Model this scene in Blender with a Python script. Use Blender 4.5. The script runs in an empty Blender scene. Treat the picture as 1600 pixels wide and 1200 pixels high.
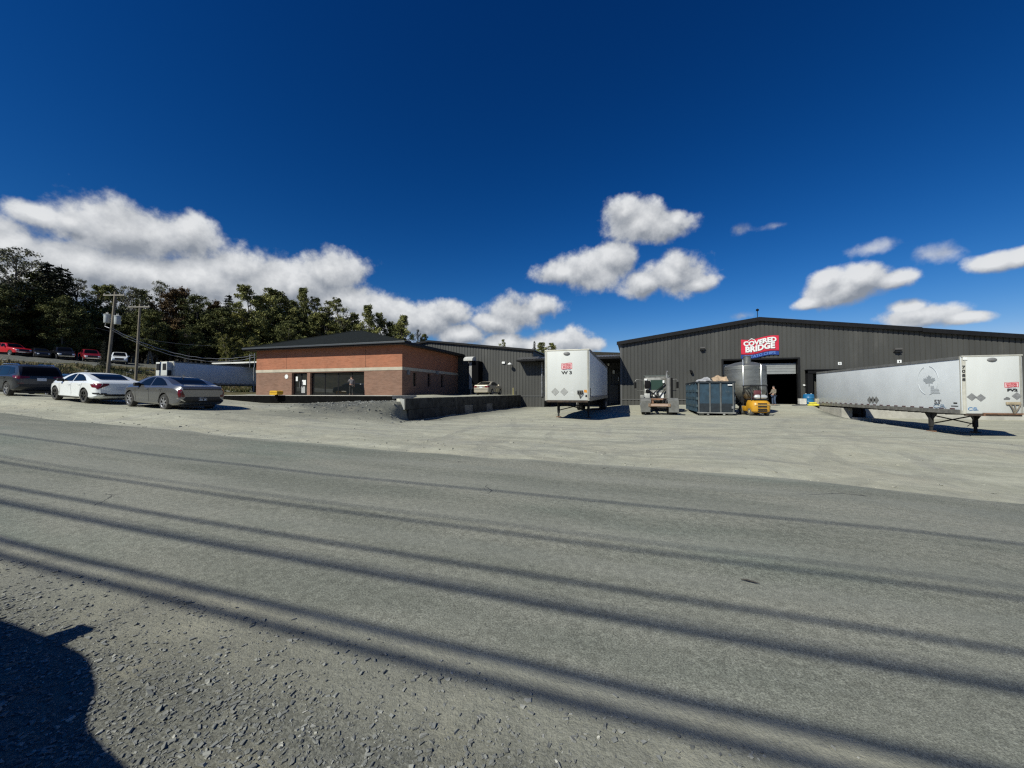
import bpy, bmesh, math, random
import numpy as np
from mathutils import Vector, Matrix, noise as mnoise
from mathutils.bvhtree import BVHTree
from mathutils.geometry import tessellate_polygon

# ------------------------------------------------------------------ camera, sky, sun, exposure
scene = bpy.context.scene
COL = scene.collection
rad = math.radians
CAM_H, YAW, PITCH, FPX = 1.55, 17.4, math.degrees(math.atan(14 / 600)), 600.0
SUN_DIR = Vector((-0.52, -1.0, 1.0)).normalized()          # towards the sun

cam_data = bpy.data.cameras.new('camera')
cam_data.sensor_width = 36.0
cam_data.lens = 36.0 * FPX / 1600.0
cam_data.clip_start = 0.05
cam_data.clip_end = 3000.0
cam = bpy.data.objects.new('camera', cam_data)
COL.objects.link(cam)
cam.location = (0, 0, CAM_H)
cam.rotation_euler = (rad(90 + PITCH), 0, rad(YAW))
scene.camera = cam

scene.view_settings.view_transform = 'Standard'
scene.view_settings.look = 'None'
scene.view_settings.gamma = 1.0
scene.view_settings.exposure = 0.0
scene.view_settings.use_curve_mapping = False
scene.cycles.max_bounces = 6
scene.cycles.diffuse_bounces = 1
scene.cycles.filter_width = 1.3
scene.cycles.use_denoising = False
scene.cycles.sample_clamp_indirect = 4.0
scene.cycles.glossy_bounces = 3
scene.cycles.transparent_max_bounces = 6

sun_data = bpy.data.lights.new('sun', 'SUN')
sun_data.energy = 5.0
sun_data.angle = rad(0.53)
sun_data.color = (1.0, 0.99, 0.865)
sun = bpy.data.objects.new('sun', sun_data)
COL.objects.link(sun)
sun.rotation_euler = SUN_DIR.to_track_quat('Z', 'Y').to_euler()


class NT:
    """Small helper around a node tree."""
    def __init__(s, tree):
        s.t = tree
        s.n = tree.nodes
        s.l = tree.links

    def new(s, kind, ins=None, **props):
        nd = s.n.new(kind)
        for k, v in props.items():
            setattr(nd, k, v)
        for k, v in (ins or {}).items():
            s.put(nd.inputs[k], v)
        return nd

    def put(s, sock, v):
        if isinstance(v, bpy.types.NodeSocket):
            s.l.new(v, sock)
        elif isinstance(v, bpy.types.Node):
            s.l.new(v.outputs[0], sock)
        else:
            if hasattr(sock.default_value, '__len__') and not hasattr(v, '__len__'):
                v = [v] * len(sock.default_value)
            if hasattr(v, '__len__') and len(sock.default_value) == 4 and len(v) == 3:
                v = (*v, 1.0)
            sock.default_value = v

    def math(s, op, a, b=0.0, c=0.0, clamp=False):
        return s.new('ShaderNodeMath', {0: a, 1: b, 2: c}, operation=op, use_clamp=clamp).outputs[0]

    def vmath(s, op, a, b=(0, 0, 0), out=0):
        return s.new('ShaderNodeVectorMath', {0: a, 1: b}, operation=op).outputs[out]

    def noise(s, vec, scale, detail=4, rough=0.55, out='Fac', dist=0.0):
        nd = s.new('ShaderNodeTexNoise', {'Scale': scale, 'Detail': detail, 'Roughness': rough, 'Distortion': dist})
        if vec is not None:
            s.put(nd.inputs['Vector'], vec)
        return nd.outputs[out]

    def ramp(s, fac, lo, hi, a=0.0, b=1.0, smooth=True):
        return s.new('ShaderNodeMapRange', {0: fac, 1: lo, 2: hi, 3: a, 4: b},
                     interpolation_type='SMOOTHSTEP' if smooth else 'LINEAR').outputs[0]

    def mix(s, fac, a, b, blend='MIX'):
        nd = s.new('ShaderNodeMix', data_type='RGBA', blend_type=blend)
        s.put(nd.inputs['Factor'], fac)
        s.put(nd.inputs[6], a)
        s.put(nd.inputs[7], b)
        return nd.outputs[2]


def pix_ray(px, py):
    a, b = (px - 800) / FPX, (600 - py) / FPX
    cy, sy, cp, sp = math.cos(rad(YAW)), math.sin(rad(YAW)), math.cos(rad(PITCH)), math.sin(rad(PITCH))
    return Vector((cy, sy, 0)) * a + Vector((sy * sp, -cy * sp, cp)) * b + Vector((-sy * cp, cy * cp, sp))


world = bpy.data.worlds.new('World')
scene.world = world
world.use_nodes = True
world.node_tree.nodes.clear()
w = NT(world.node_tree)
sky = w.new('ShaderNodeTexSky', sky_type='NISHITA', sun_disc=False)
sky.sun_elevation = math.asin(SUN_DIR.z)
sky.sun_rotation = math.atan2(SUN_DIR.x, SUN_DIR.y)
sky.altitude = 200.0
sky.air_density = 1.0
sky.dust_density = 0.15
sky.ozone_density = 2.5
hs = w.new('ShaderNodeHueSaturation', {'Saturation': 1.32, 'Value': 1.0, 'Color': sky})
SKY_STRENGTH = 0.062
geo = w.new('ShaderNodeTexCoord')
dirv = w.vmath('NORMALIZE', geo.outputs['Generated'])
sep = w.new('ShaderNodeSeparateXYZ', {0: dirv})
az = w.math('ARCTAN2', sep.outputs[0], sep.outputs[1])
el = w.math('ARCSINE', sep.outputs[2])
nz1 = w.noise(dirv, 7.5, 8, 0.58)
nz2 = w.noise(w.vmath('ADD', dirv, (SUN_DIR.x * 0.018, SUN_DIR.y * 0.018, 0.022)), 7.5, 8, 0.58)
wob = w.noise(dirv, 5.0, 2, 0.5, out='Color')
azel0 = w.new('ShaderNodeCombineXYZ', {0: az, 1: el}).outputs[0]
azel = w.vmath('ADD', azel0, w.vmath('MULTIPLY', w.vmath('SUBTRACT', wob, (0.5, 0.5, 0.5)), (0.045, 0.035, 0)))
# cloud puffs: azimuth, elevation, half width, half height (degrees), seen from this site
PUFFS_PX = [  # px, py, half width, half height on the photograph; turned into directions here
    (-60, 350, 130, 50), (55, 335, 70, 28), (15, 390, 75, 42), (205, 368, 150, 66), (292, 376, 74, 52), (110, 345, 60, 22), (130, 415, 110, 50),
    (260, 440, 190, 55), (60, 440, 140, 40), (430, 440, 140, 58), (380, 420, 70, 40), (520, 425, 62, 52), (545, 468, 60, 40), (600, 485, 70, 34),
    (660, 500, 70, 38), (700, 488, 45, 26), (330, 490, 200, 40), (560, 505, 120, 40), (720, 520, 60, 22),
    (810, 487, 66, 36), (780, 503, 60, 24), (845, 480, 44, 22),
    (880, 533, 72, 26), (850, 540, 70, 24), (925, 540, 40, 18), (790, 535, 60, 22),
    (915, 422, 78, 36), (880, 428, 60, 26), (960, 405, 46, 30), (1005, 350, 76, 38), (975, 335, 44, 30), (1045, 355, 52, 34), (1060, 345, 34, 22),
    (1050, 432, 68, 40), (1060, 415, 44, 34), (1090, 442, 40, 16), (1010, 445, 50, 24),
    (1320, 452, 92, 34), (1340, 440, 60, 28), (1260, 472, 40, 14), (1395, 442, 54, 18), (1290, 440, 40, 22),
    (1435, 492, 92, 24), (1420, 482, 50, 18), (1500, 497, 60, 12), (1362, 391, 36, 11), (1465, 403, 36, 13),
    (1545, 412, 70, 18), (1600, 404, 60, 17), (1650, 395, 60, 18), (1212, 354, 26, 6), (1156, 358, 12, 9), (1160, 488, 16, 6), (1225, 500, 18, 5)]
lens = []
lensw = []
lens2 = []
up_az = w.vmath('ADD', azel, (-0.006, 0.022, 0))
for (px, py, hw_, hh_) in PUFFS_PX:
    c = pix_ray(px, py).normalized()
    e1 = pix_ray(px + hw_, py).normalized()
    e2 = pix_ray(px, py - hh_).normalized()
    a0, l0 = math.atan2(c.x, c.y), math.asin(c.z)
    gr = 1.6 if hw_ < 30 else (1.35 if hw_ < 40 and px > 1300 else 1.0)
    da = gr * abs(math.atan2(e1.x, e1.y) - a0)
    dl = gr * abs(math.asin(e2.z) - l0)
    for src, dst in (((azel, lensw),) if (hw_ < 30 or (hw_ < 40 and px > 1300)) else ((azel, lens), (up_az, lens2))):
        v = w.vmath('MULTIPLY', w.vmath('SUBTRACT', src, (a0, l0, 0)), (1 / da, 1 / dl, 0))
        q = w.vmath('LENGTH', v, out=1)
        dst.append((w.math('SUBTRACT', q, 0.25) if 30 < hw_ < 40 and px > 1300 else q if hw_ < 30 else w.math('ADD', q, 0.22) if hw_ < 45 and py < 420 and px > 1300 else q))


def chain(lst, k):
    r = lst[0]
    for q in lst[1:]:
        r = w.math('SMOOTH_MIN', r, q, k)
    return r


d1 = chain(lens, 0.12)
d2 = chain(lens2, 0.12)
body = w.math('SUBTRACT', 1.0, d1)
nz3 = w.noise(dirv, 23.0, 8, 0.60)
val = w.math('ADD', body, w.math('MULTIPLY', w.math('SUBTRACT', nz1, 0.5), 1.45))
val = w.math('ADD', val, w.math('MULTIPLY', w.math('SUBTRACT', nz3, 0.5), 0.85))
mask = w.ramp(val, -0.02, 0.44)
wv_ = w.math('ADD', w.math('SUBTRACT', 0.9, chain(lensw, 0.1)), w.math('MULTIPLY', w.math('SUBTRACT', nz3, 0.5), 2.2))
mask = w.math('MAXIMUM', mask, w.math('MULTIPLY', w.ramp(wv_, 0.0, 1.3), 0.7))
relief = w.math('ADD', w.math('MULTIPLY', w.math('SUBTRACT', nz1, nz2), 2.4), w.math('MULTIPLY', w.math('SUBTRACT', nz3, 0.5), 0.9))
rise = w.math('MULTIPLY', w.math('SUBTRACT', d2, d1), 0.95)
tone = w.math('ADD', w.math('ADD', relief, rise), 0.42, clamp=True)
thin = w.ramp(val, 0.1, 0.9)
ccol = w.mix(tone, (0.26, 0.29, 0.34), (0.74, 0.76, 0.78))
ccol = w.mix(w.math('MULTIPLY', thin, 0.35), ccol, w.mix(tone, (0.24, 0.26, 0.28), (0.84, 0.84, 0.83)))
sk0 = w.mix(1.0, hs, (SKY_STRENGTH, SKY_STRENGTH, SKY_STRENGTH), 'MULTIPLY')
sks = w.new('ShaderNodeSeparateColor', {0: sk0})
# a deep, very clear autumn sky: each channel gets its own contrast
skycol = w.new('ShaderNodeCombineColor', {0: w.math('MULTIPLY', w.math('POWER', sks.outputs[0], 1.8), 3.3),
                                          1: w.math('MULTIPLY', w.math('POWER', sks.outputs[1], 1.35), 1.5),
                                          2: w.math('MULTIPLY', w.math('POWER', sks.outputs[2], 1.28), 1.66)}).outputs[0]
fin = w.mix(w.math('MULTIPLY', mask, 0.97), skycol, ccol)
bg = w.new('ShaderNodeBackground', {'Color': fin, 'Strength': 1.0})
w.new('ShaderNodeOutputWorld', {'Surface': bg})

# ------------------------------------------------------------------ materials
MATS = {}


def mat(name, col, rough=0.6, metal=0.0, var=0.0, vscale=3.0, bump=0.0, bscale=40.0, coat=0.0, ior=1.5, dirt=None, stretch=(1, 1, 1), detail=5, spec=0.5):
    """A Principled material with procedural colour variation, an optional dirt layer and a bump."""
    if name in MATS:
        return MATS[name]
    m = bpy.data.materials.new(name)
    m.use_nodes = True
    m.node_tree.nodes.clear()
    n = NT(m.node_tree)
    tc = n.new('ShaderNodeTexCoord').outputs['Object']
    if stretch != (1, 1, 1):
        tc = n.vmath('MULTIPLY', tc, stretch)
    p = n.new('ShaderNodeBsdfPrincipled', {'Roughness': rough, 'Metallic': metal, 'Coat Weight': coat, 'Coat Roughness': 0.05, 'IOR': ior,
                                           'Specular IOR Level': spec})
    c = col
    if var > 0:
        f = n.noise(tc, vscale, detail, 0.6)
        c = n.mix(n.ramp(f, 0.3, 0.7), tuple(x * (1 - var) for x in col), tuple(min(1, x * (1 + var)) for x in col))
    if dirt:
        dcol, dscale, lo, hi = dirt
        f = n.noise(tc, dscale, 6, 0.65)
        c = n.mix(n.ramp(f, lo, hi), c, dcol)
    n.put(p.inputs['Base Color'], c)
    if bump > 0:
        b = n.new('ShaderNodeBump', {'Strength': bump, 'Distance': 0.02, 'Height': n.noise(tc, bscale, 4, 0.6)})
        n.put(p.inputs['Normal'], b)
    n.new('ShaderNodeOutputMaterial', {'Surface': p})
    MATS[name] = m
    return m


def ground_material():
    m = bpy.data.materials.new('ground_gravel')
    m.use_nodes = True
    m.node_tree.nodes.clear()
    n = NT(m.node_tree)
    pos = n.new('ShaderNodeNewGeometry').outputs['Position']
    zone = n.new('ShaderNodeAttribute', attribute_name='zone')
    zs = n.new('ShaderNodeSeparateColor', {0: zone.outputs['Color']})
    fine = n.noise(pos, 110.0, 4, 0.7)
    mid = n.noise(pos, 7.0, 5, 0.65)
    big = n.noise(pos, 0.32, 5, 0.6)
    streak = n.noise(n.vmath('MULTIPLY', pos, (0.16, 1.5, 1.0)), 1.0, 6, 0.62, dist=0.6)
    streak2 = n.noise(n.vmath('MULTIPLY', pos, (0.9, 0.25, 1.0)), 0.8, 5, 0.6, dist=1.2)
    dust = n.mix(n.ramp(streak, 0.30, 0.70), (0.32, 0.316, 0.246), (0.455, 0.446, 0.352))
    dust = n.mix(n.ramp(streak2, 0.5, 0.68, 0, 0.7), dust, (0.31, 0.304, 0.262))
    dust = n.mix(n.ramp(big, 0.42, 0.64, 0, 0.6), dust, (0.42, 0.395, 0.30))
    dust = n.mix(n.ramp(n.noise(n.vmath('MULTIPLY', pos, (0.5, 1, 1)), 0.55, 6, 0.62, dist=0.8), 0.5, 0.66, 0, 0.75), dust, (0.29, 0.288, 0.25))
    dust = n.mix(n.ramp(fine, 0.35, 0.65, 0, 0.35), dust, (0.27, 0.265, 0.24))
    dust = n.mix(1.0, dust, n.mix(n.ramp(n.noise(pos, 3.2, 6, 0.75), 0.34, 0.66), (0.90, 0.90, 0.90), (1.10, 1.10, 1.10)), 'MULTIPLY')
    dust = n.mix(n.ramp(mid, 0.58, 0.72, 0, 0.45), dust, (0.27, 0.265, 0.24))
    # wheel tracks pressed into the dust
    wp = n.vmath('ADD', pos, n.vmath('MULTIPLY', n.noise(pos, 0.35, 3, 0.5, out='Color'), (1.6, 1.6, 0)))
    trk = None
    for cx, cy, r_ in ((1.2, 14.2, 4.2), (1.2, 14.2, 6.0), (-44, 6, 38.5), (-44, 6, 40.4), (44, 10, 37.0), (44, 10, 38.9), (9.5, 2.5, 12.5), (9.5, 2.5, 14.2), (-30, 34, 26.0), (-30, 34, 27.8), (-2, 36, 18.6), (-2, 36, 20.2)):
        dd = n.vmath('LENGTH', n.vmath('MULTIPLY', n.vmath('SUBTRACT', wp, (cx + .8, cy + .8, 0)), (1, 1, 0)), out=1)
        q = n.ramp(n.math('ABSOLUTE', n.math('SUBTRACT', dd, r_)), 0.26, 0.12)
        trk = q if trk is None else n.math('MAXIMUM', trk, q)
    trk = n.math('MULTIPLY', trk, n.ramp(n.noise(pos, 0.6, 4, 0.6), 0.34, 0.56))
    dust = n.mix(n.math('MULTIPLY', trk, 0.38), dust, (0.24, 0.235, 0.20))
    vor = n.new('ShaderNodeTexVoronoi', {'Vector': pos, 'Scale': 95.0})
    grav = n.mix(n.ramp(n.new('ShaderNodeSeparateColor', {0: vor.outputs['Color']}).outputs[0], 0.0, 1.0), (0.062, 0.064, 0.058), (0.155, 0.156, 0.138))
    grav = n.mix(n.ramp(n.noise(pos, 1.6, 4, 0.6), 0.52, 0.70, 0, 0.6), grav, (0.25, 0.232, 0.175))
    gras = n.mix(n.ramp(n.noise(pos, 1.3, 6, 0.65), 0.35, 0.65), (0.035, 0.045, 0.018), (0.17, 0.135, 0.07))
    wood = n.mix(n.ramp(n.noise(pos, 0.5, 6, 0.65), 0.4, 0.7), (0.018, 0.02, 0.011), (0.07, 0.052, 0.03))
    c = n.mix(n.math('MULTIPLY', zs.outputs[0], n.ramp(mid, 0.2, 0.5, 0.85, 1.0)), dust, grav)
    c = n.mix(n.ramp(n.math('ADD', zs.outputs[1], n.math('MULTIPLY', n.math('SUBTRACT', n.noise(pos, 0.8, 5), 0.5), 0.9)), 0.35, 0.6), c, gras)
    c = n.mix(zs.outputs[2], c, wood)
    p = n.new('ShaderNodeBsdfPrincipled', {'Base Color': c, 'Roughness': 0.95, 'Specular IOR Level': 0.15})
    h = n.math('ADD', n.math('MULTIPLY', fine, 0.5), n.math('MULTIPLY', n.noise(pos, 38.0, 3, 0.6), 0.5))
    h = n.math('ADD', h, n.math('MULTIPLY', streak, 1.3))
    h = n.math('ADD', h, n.math('MULTIPLY', mid, 1.5))
    h = n.math('SUBTRACT', h, n.math('MULTIPLY', trk, 1.2))
    b = n.new('ShaderNodeBump', {'Strength': 0.8, 'Distance': 0.014, 'Height': h})
    n.put(p.inputs['Normal'], b)
    n.new('ShaderNodeOutputMaterial', {'Surface': p})
    return m


def road_material():
    m = bpy.data.materials.new('worn_asphalt')
    m.use_nodes = True
    m.node_tree.nodes.clear()
    n = NT(m.node_tree)
    pos = n.new('ShaderNodeNewGeometry').outputs['Position']
    sx = n.new('ShaderNodeSeparateXYZ', {0: pos})
    y = sx.outputs[1]
    grit = n.noise(pos, 105.0, 4, 0.85)
    grit2 = n.noise(pos, 75.0, 4, 0.75)
    patch = n.noise(n.vmath('MULTIPLY', pos, (0.22, 0.9, 1)), 1.0, 5, 0.6)
    c = n.mix(n.ramp(patch, 0.36, 0.64), (0.168, 0.173, 0.144), (0.238, 0.235, 0.196))
    c = n.mix(n.ramp(n.noise(n.vmath('MULTIPLY', pos, (0.3, 0.7, 1)), 0.5, 4), 0.5, 0.68, 0, 0.55), c, (0.136, 0.166, 0.138))
    c = n.mix(1.0, c, n.mix(n.ramp(grit, 0.32, 0.68), (0.36, 0.36, 0.36), (1.62, 1.62, 1.60)), 'MULTIPLY')
    c = n.mix(n.ramp(grit2, 0.60, 0.70, 0, 0.75), c, (0.46, 0.455, 0.42))
    c = n.mix(n.ramp(grit2, 0.40, 0.29, 0, 0.7), c, (0.085, 0.086, 0.083))
    c = n.mix(1.0, c, n.mix(n.ramp(n.noise(pos, 16.0, 5, 0.75), 0.34, 0.66), (0.80, 0.80, 0.80), (1.2, 1.2, 1.2)), 'MULTIPLY')
    # fine cracks
    wv = n.vmath('ADD', pos, n.vmath('MULTIPLY', n.noise(pos, 1.7, 4, 0.6, out='Color'), (0.7, 0.7, 0)))
    vor = n.new('ShaderNodeTexVoronoi', {'Vector': wv, 'Scale': 0.32}, feature='DISTANCE_TO_EDGE')
    crack = n.math('MULTIPLY', n.ramp(vor.outputs['Distance'], 0.004, 0.0015), n.ramp(n.noise(pos, 0.45, 3), 0.56, 0.6))
    c = n.mix(n.math('MULTIPLY', crack, 0.75), c, (0.05, 0.05, 0.05))
    # dust drifted in from both edges
    wob = n.math('MULTIPLY', n.math('SUBTRACT', n.noise(n.vmath('MULTIPLY', pos, (0.45, 1.4, 1)), 1.0, 6, 0.65), 0.5), 1.6)
    far = n.ramp(n.math('ADD', y, n.math('MULTIPLY', wob, 0.8)), 8.0, 8.6)
    near = n.ramp(n.math('ADD', y, n.math('MULTIPLY', wob, 0.5)), 2.2, 1.68)
    c = n.mix(n.math('MULTIPLY', far, 0.55), c, (0.41, 0.405, 0.335))
    c = n.mix(n.math('MULTIPLY', near, 0.8), c, (0.28, 0.268, 0.21))
    # long faint wheel-polished bands along the road
    band = n.noise(n.vmath('MULTIPLY', pos, (0.03, 1.1, 1)), 1.0, 3, 0.5)
    c = n.mix(n.ramp(band, 0.4, 0.65, 0, 0.3), c, (0.275, 0.278, 0.245))
    p = n.new('ShaderNodeBsdfPrincipled', {'Base Color': c, 'Roughness': 0.85, 'Specular IOR Level': 0.25})
    h = n.math('ADD', n.math('MULTIPLY', grit, 0.5), n.math('MULTIPLY', grit2, 0.9))
    h = n.math('SUBTRACT', h, n.math('MULTIPLY', crack, 2.0))
    n.put(p.inputs['Normal'], n.new('ShaderNodeBump', {'Strength': 0.75, 'Distance': 0.008, 'Height': h}))
    n.new('ShaderNodeOutputMaterial', {'Surface': p})
    return m


def brick_material(name, c1, c2, mortar, axis):
    m = bpy.data.materials.new(name)
    m.use_nodes = True
    m.node_tree.nodes.clear()
    n = NT(m.node_tree)
    tc = n.new('ShaderNodeTexCoord').outputs['Object']
    s = n.new('ShaderNodeSeparateXYZ', {0: tc})
    v = n.new('ShaderNodeCombineXYZ', {0: s.outputs[0 if axis == 'x' else 1], 1: s.outputs[2]}).outputs[0]
    b = n.new('ShaderNodeTexBrick', {'Vector': v, 'Color1': (*c1, 1), 'Color2': (*c2, 1), 'Mortar': (*mortar, 1), 'Scale': 1.0, 'Mortar Size': 0.006,
                                     'Brick Width': 0.26, 'Row Height': 0.085, 'Bias': -0.1})
    c = n.mix(n.ramp(n.noise(tc, 0.9, 5), 0.35, 0.7, 0, 0.5), b.outputs['Color'], tuple(x * 1.25 for x in c1))
    c = n.mix(n.ramp(n.noise(n.vmath('MULTIPLY', tc, (1, 1, 6)), 1.5, 4), 0.45, 0.7, 0, 0.45), c, tuple(x * 0.72 for x in c2))
    p = n.new('ShaderNodeBsdfPrincipled', {'Base Color': c, 'Roughness': 0.9, 'Specular IOR Level': 0.2})
    n.put(p.inputs['Normal'], n.new('ShaderNodeBump', {'Strength': 0.4, 'Distance': 0.01, 'Height': b.outputs['Fac']}))
    n.new('ShaderNodeOutputMaterial', {'Surface': p})
    return m


def leaf_material(name, a, b):
    m = bpy.data.materials.new(name)
    m.use_nodes = True
    m.node_tree.nodes.clear()
    n = NT(m.node_tree)
    tc = n.new('ShaderNodeTexCoord').outputs['Object']
    oi = n.new('ShaderNodeObjectInfo')
    f = n.math('ADD', n.ramp(n.noise(tc, 0.55, 3, 0.6), 0.3, 0.7), n.math('MULTIPLY', n.math('SUBTRACT', n.noise(tc, 4.0, 2), 0.5), 0.7))
    c = n.mix(f, a, b)
    c = n.mix(n.math('MULTIPLY', oi.outputs['Random'], 0.35), c, tuple(x * 0.55 for x in a))
    p = n.new('ShaderNodeBsdfPrincipled', {'Base Color': c, 'Roughness': 0.7, 'Specular IOR Level': 0.25})
    n.new('ShaderNodeOutputMaterial', {'Surface': p})
    return m


# ------------------------------------------------------------------ mesh helpers
def shade(me, angle=35):
    me.polygons.foreach_set('use_smooth', [True] * len(me.polygons))
    try:
        me.set_sharp_from_angle(angle=rad(angle))
    except Exception:
        pass


class MB:
    """Collects boxes, tubes, lathes and sheets; build() links them as one mesh object."""
    def __init__(s):
        s.v, s.f, s.mi = [], [], []

    def add(s, verts, faces, mi=0):
        o = len(s.v)
        s.v += [tuple(p) for p in verts]
        s.f += [tuple(o + i for i in f) for f in faces]
        s.mi += [mi] * len(faces)
        return s

    def box(s, x0, x1, y0, y1, z0, z1, mi=0, bev=0.0):
        if bev > 0:
            bm = bmesh.new()
            bmesh.ops.create_cube(bm, size=1.0)
            for q in bm.verts:
                q.co = Vector(((x0 + x1) / 2 + q.co.x * (x1 - x0), (y0 + y1) / 2 + q.co.y * (y1 - y0), (z0 + z1) / 2 + q.co.z * (z1 - z0)))
            bmesh.ops.bevel(bm, geom=list(bm.edges), offset=bev, segments=2, affect='EDGES', profile=0.5)
            bm.verts.index_update()
            s.add([q.co for q in bm.verts], [[q.index for q in fc.verts] for fc in bm.faces], mi)
            bm.free()
            return s
        v = [(x0, y0, z0), (x1, y0, z0), (x1, y1, z0), (x0, y1, z0), (x0, y0, z1), (x1, y0, z1), (x1, y1, z1), (x0, y1, z1)]
        return s.add(v, [(0, 3, 2, 1), (4, 5, 6, 7), (0, 1, 5, 4), (1, 2, 6, 5), (2, 3, 7, 6), (3, 0, 4, 7)], mi)

    def bar(s, p0, p1, wx, wz, mi=0, up=(0, 0, 1)):
        """A rectangular bar from p0 to p1."""
        p0, p1 = Vector(p0), Vector(p1)
        d = (p1 - p0).normalized()
        u = Vector(up)
        if abs(d.dot(u)) > 0.98:
            u = Vector((0, 1, 0))
        r = d.cross(u).normalized() * wx / 2
        u = r.cross(d).normalized() * wz / 2
        v = [p0 - r - u, p0 + r - u, p0 + r + u, p0 - r + u, p1 - r - u, p1 + r - u, p1 + r + u, p1 - r + u]
        return s.add(v, [(0, 1, 2, 3), (7, 6, 5, 4), (4, 5, 1, 0), (5, 6, 2, 1), (6, 7, 3, 2), (7, 4, 0, 3)], mi)

    def tube(s, path, r, n=8, mi=0, caps=True):
        path = [Vector(p) for p in path]
        rs = r if hasattr(r, '__len__') else [r] * len(path)
        vs, fs = [], []
        prev = None
        for i, p in enumerate(path):
            d = (path[min(i + 1, len(path) - 1)] - path[max(i - 1, 0)]).normalized()
            if prev is None:
                u = Vector((0, 0, 1)) if abs(d.z) < 0.9 else Vector((1, 0, 0))
                a = d.cross(u).normalized()
            else:
                a = (prev - d * prev.dot(d)).normalized()
            prev = a
            b = d.cross(a)
            for k in range(n):
                t = 2 * math.pi * k / n
                vs.append(p + (a * math.cos(t) + b * math.sin(t)) * rs[i])
        for i in range(len(path) - 1):
            for k in range(n):
                fs.append((i * n + k, i * n + (k + 1) % n, (i + 1) * n + (k + 1) % n, (i + 1) * n + k))
        if caps:
            fs.append(tuple(reversed(range(n))))
            fs.append(tuple((len(path) - 1) * n + k for k in range(n)))
        return s.add(vs, fs, mi)

    def lathe(s, prof, n=24, origin=(0, 0, 0), axis='z', mi=0):
        """prof: (radius, height) pairs revolved about an axis."""
        ox, oy, oz = origin
        vs, fs = [], []
        for (r, h) in prof:
            for k in range(n):
                t = 2 * math.pi * k / n
                a, b = r * math.cos(t), r * math.sin(t)
                vs.append({'z': (ox + a, oy + b, oz + h), 'y': (ox + b, oy + h, oz + a), 'x': (ox + h, oy + a, oz + b)}[axis])
        for i in range(len(prof) - 1):
            for k in range(n):
                fs.append((i * n + k, i * n + (k + 1) % n, (i + 1) * n + (k + 1) % n, (i + 1) * n + k))
        if prof[0][0] > 1e-6:
            fs.append(tuple(reversed(range(n))))
        if prof[-1][0] > 1e-6:
            fs.append(tuple((len(prof) - 1) * n + k for k in range(n)))
        return s.add(vs, fs, mi)

    def prism(s, poly, d0, d1, plane='xz', mi=0):
        """A 2-D polygon extruded along the third axis from d0 to d1."""
        def P(a, b, d):
            return {'xz': (a, d, b), 'yz': (d, a, b), 'xy': (a, b, d)}[plane]
        n = len(poly)
        tris = tessellate_polygon([[Vector((a, b, 0)) for a, b in poly]])
        vs = [P(a, b, d0) for a, b in poly] + [P(a, b, d1) for a, b in poly]
        fs = [tuple(t) for t in tris] + [tuple(n + i for i in reversed(t)) for t in tris]
        fs += [(i, (i + 1) % n, n + (i + 1) % n, n + i) for i in range(n)]
        return s.add(vs, fs, mi)

    def build(s, name, mats, parent=None, smooth=None, loc=None):
        me = bpy.data.meshes.new(name)
        me.from_pydata(s.v, [], s.f)
        if not isinstance(mats, (list, tuple)):
            mats = [mats]
        for m in mats:
            me.materials.append(m)
        if len(mats) > 1:
            me.polygons.foreach_set('material_index', s.mi)
        bm = bmesh.new()
        bm.from_mesh(me)
        bmesh.ops.recalc_face_normals(bm, faces=bm.faces)
        bm.to_mesh(me)
        bm.free()
        if smooth:
            shade(me, smooth)
        return link(name, me, parent, loc)


def link(name, me, parent=None, loc=None):
    o = bpy.data.objects.new(name, me)
    COL.objects.link(o)
    if parent is not None:
        o.parent = parent
    if loc is not None:
        o.location = loc
    return o


def tag(o, label, cat, group=None, kind=None):
    o['label'] = label
    o['category'] = cat
    if group:
        o['group'] = group
    if kind:
        o['kind'] = kind
    return o


def thing(name, label, cat, loc=(0, 0, 0), rz=0.0, group=None):
    o = bpy.data.objects.new(name, None)
    COL.objects.link(o)
    o.empty_display_size = 0.2
    o.location = loc
    o.rotation_euler = (0, 0, rz)
    return tag(o, label, cat, group)


def copy_tree(o, parent=None):
    c = o.copy()
    COL.objects.link(c)
    if parent is not None:
        c.parent = parent
    for ch in list(o.children):
        copy_tree(ch, c)
    return c


def text_mesh(body, size, depth=0.004, bold=0.0, shear=0.0, sx=1.0):
    """Lettering as a thin extruded mesh in the xz plane (reading along +x), centred on its origin."""
    cu = bpy.data.curves.new('lettering', 'FONT')
    cu.body = body
    cu.size = size
    cu.extrude = depth / 2
    cu.offset = bold
    cu.shear = shear
    cu.align_x = 'CENTER'
    cu.align_y = 'CENTER'
    cu.resolution_u = 3
    ob = bpy.data.objects.new('lettering', cu)
    COL.objects.link(ob)
    dg = bpy.context.evaluated_depsgraph_get()
    me = bpy.data.meshes.new_from_object(ob.evaluated_get(dg))
    bpy.data.objects.remove(ob)
    n = len(me.vertices)
    co = np.empty(n * 3)
    me.vertices.foreach_get('co', co)
    co = co.reshape(-1, 3)
    out = np.stack([co[:, 0] * sx, -co[:, 2], co[:, 1]], 1)
    me.vertices.foreach_set('co', out.ravel())
    me.materials.clear()
    return me


def put_text(parent, name, body, size, mt, loc, rz=0.0, bold=0.0, sx=1.0, depth=0.006, warp=None, ry=0.0):
    me = text_mesh(body, size, depth, bold, 0, sx)
    if warp:
        for v in me.vertices:
            v.co.z += warp(v.co.x)
    me.materials.append(mt)
    o = link(name, me, parent, loc)
    o.rotation_euler = (0, ry, rz)
    return o


def sstep(a, b, x):
    t = np.clip((x - a) / (b - a + 1e-12), 0, 1)
    return t * t * (3 - 2 * t)


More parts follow.
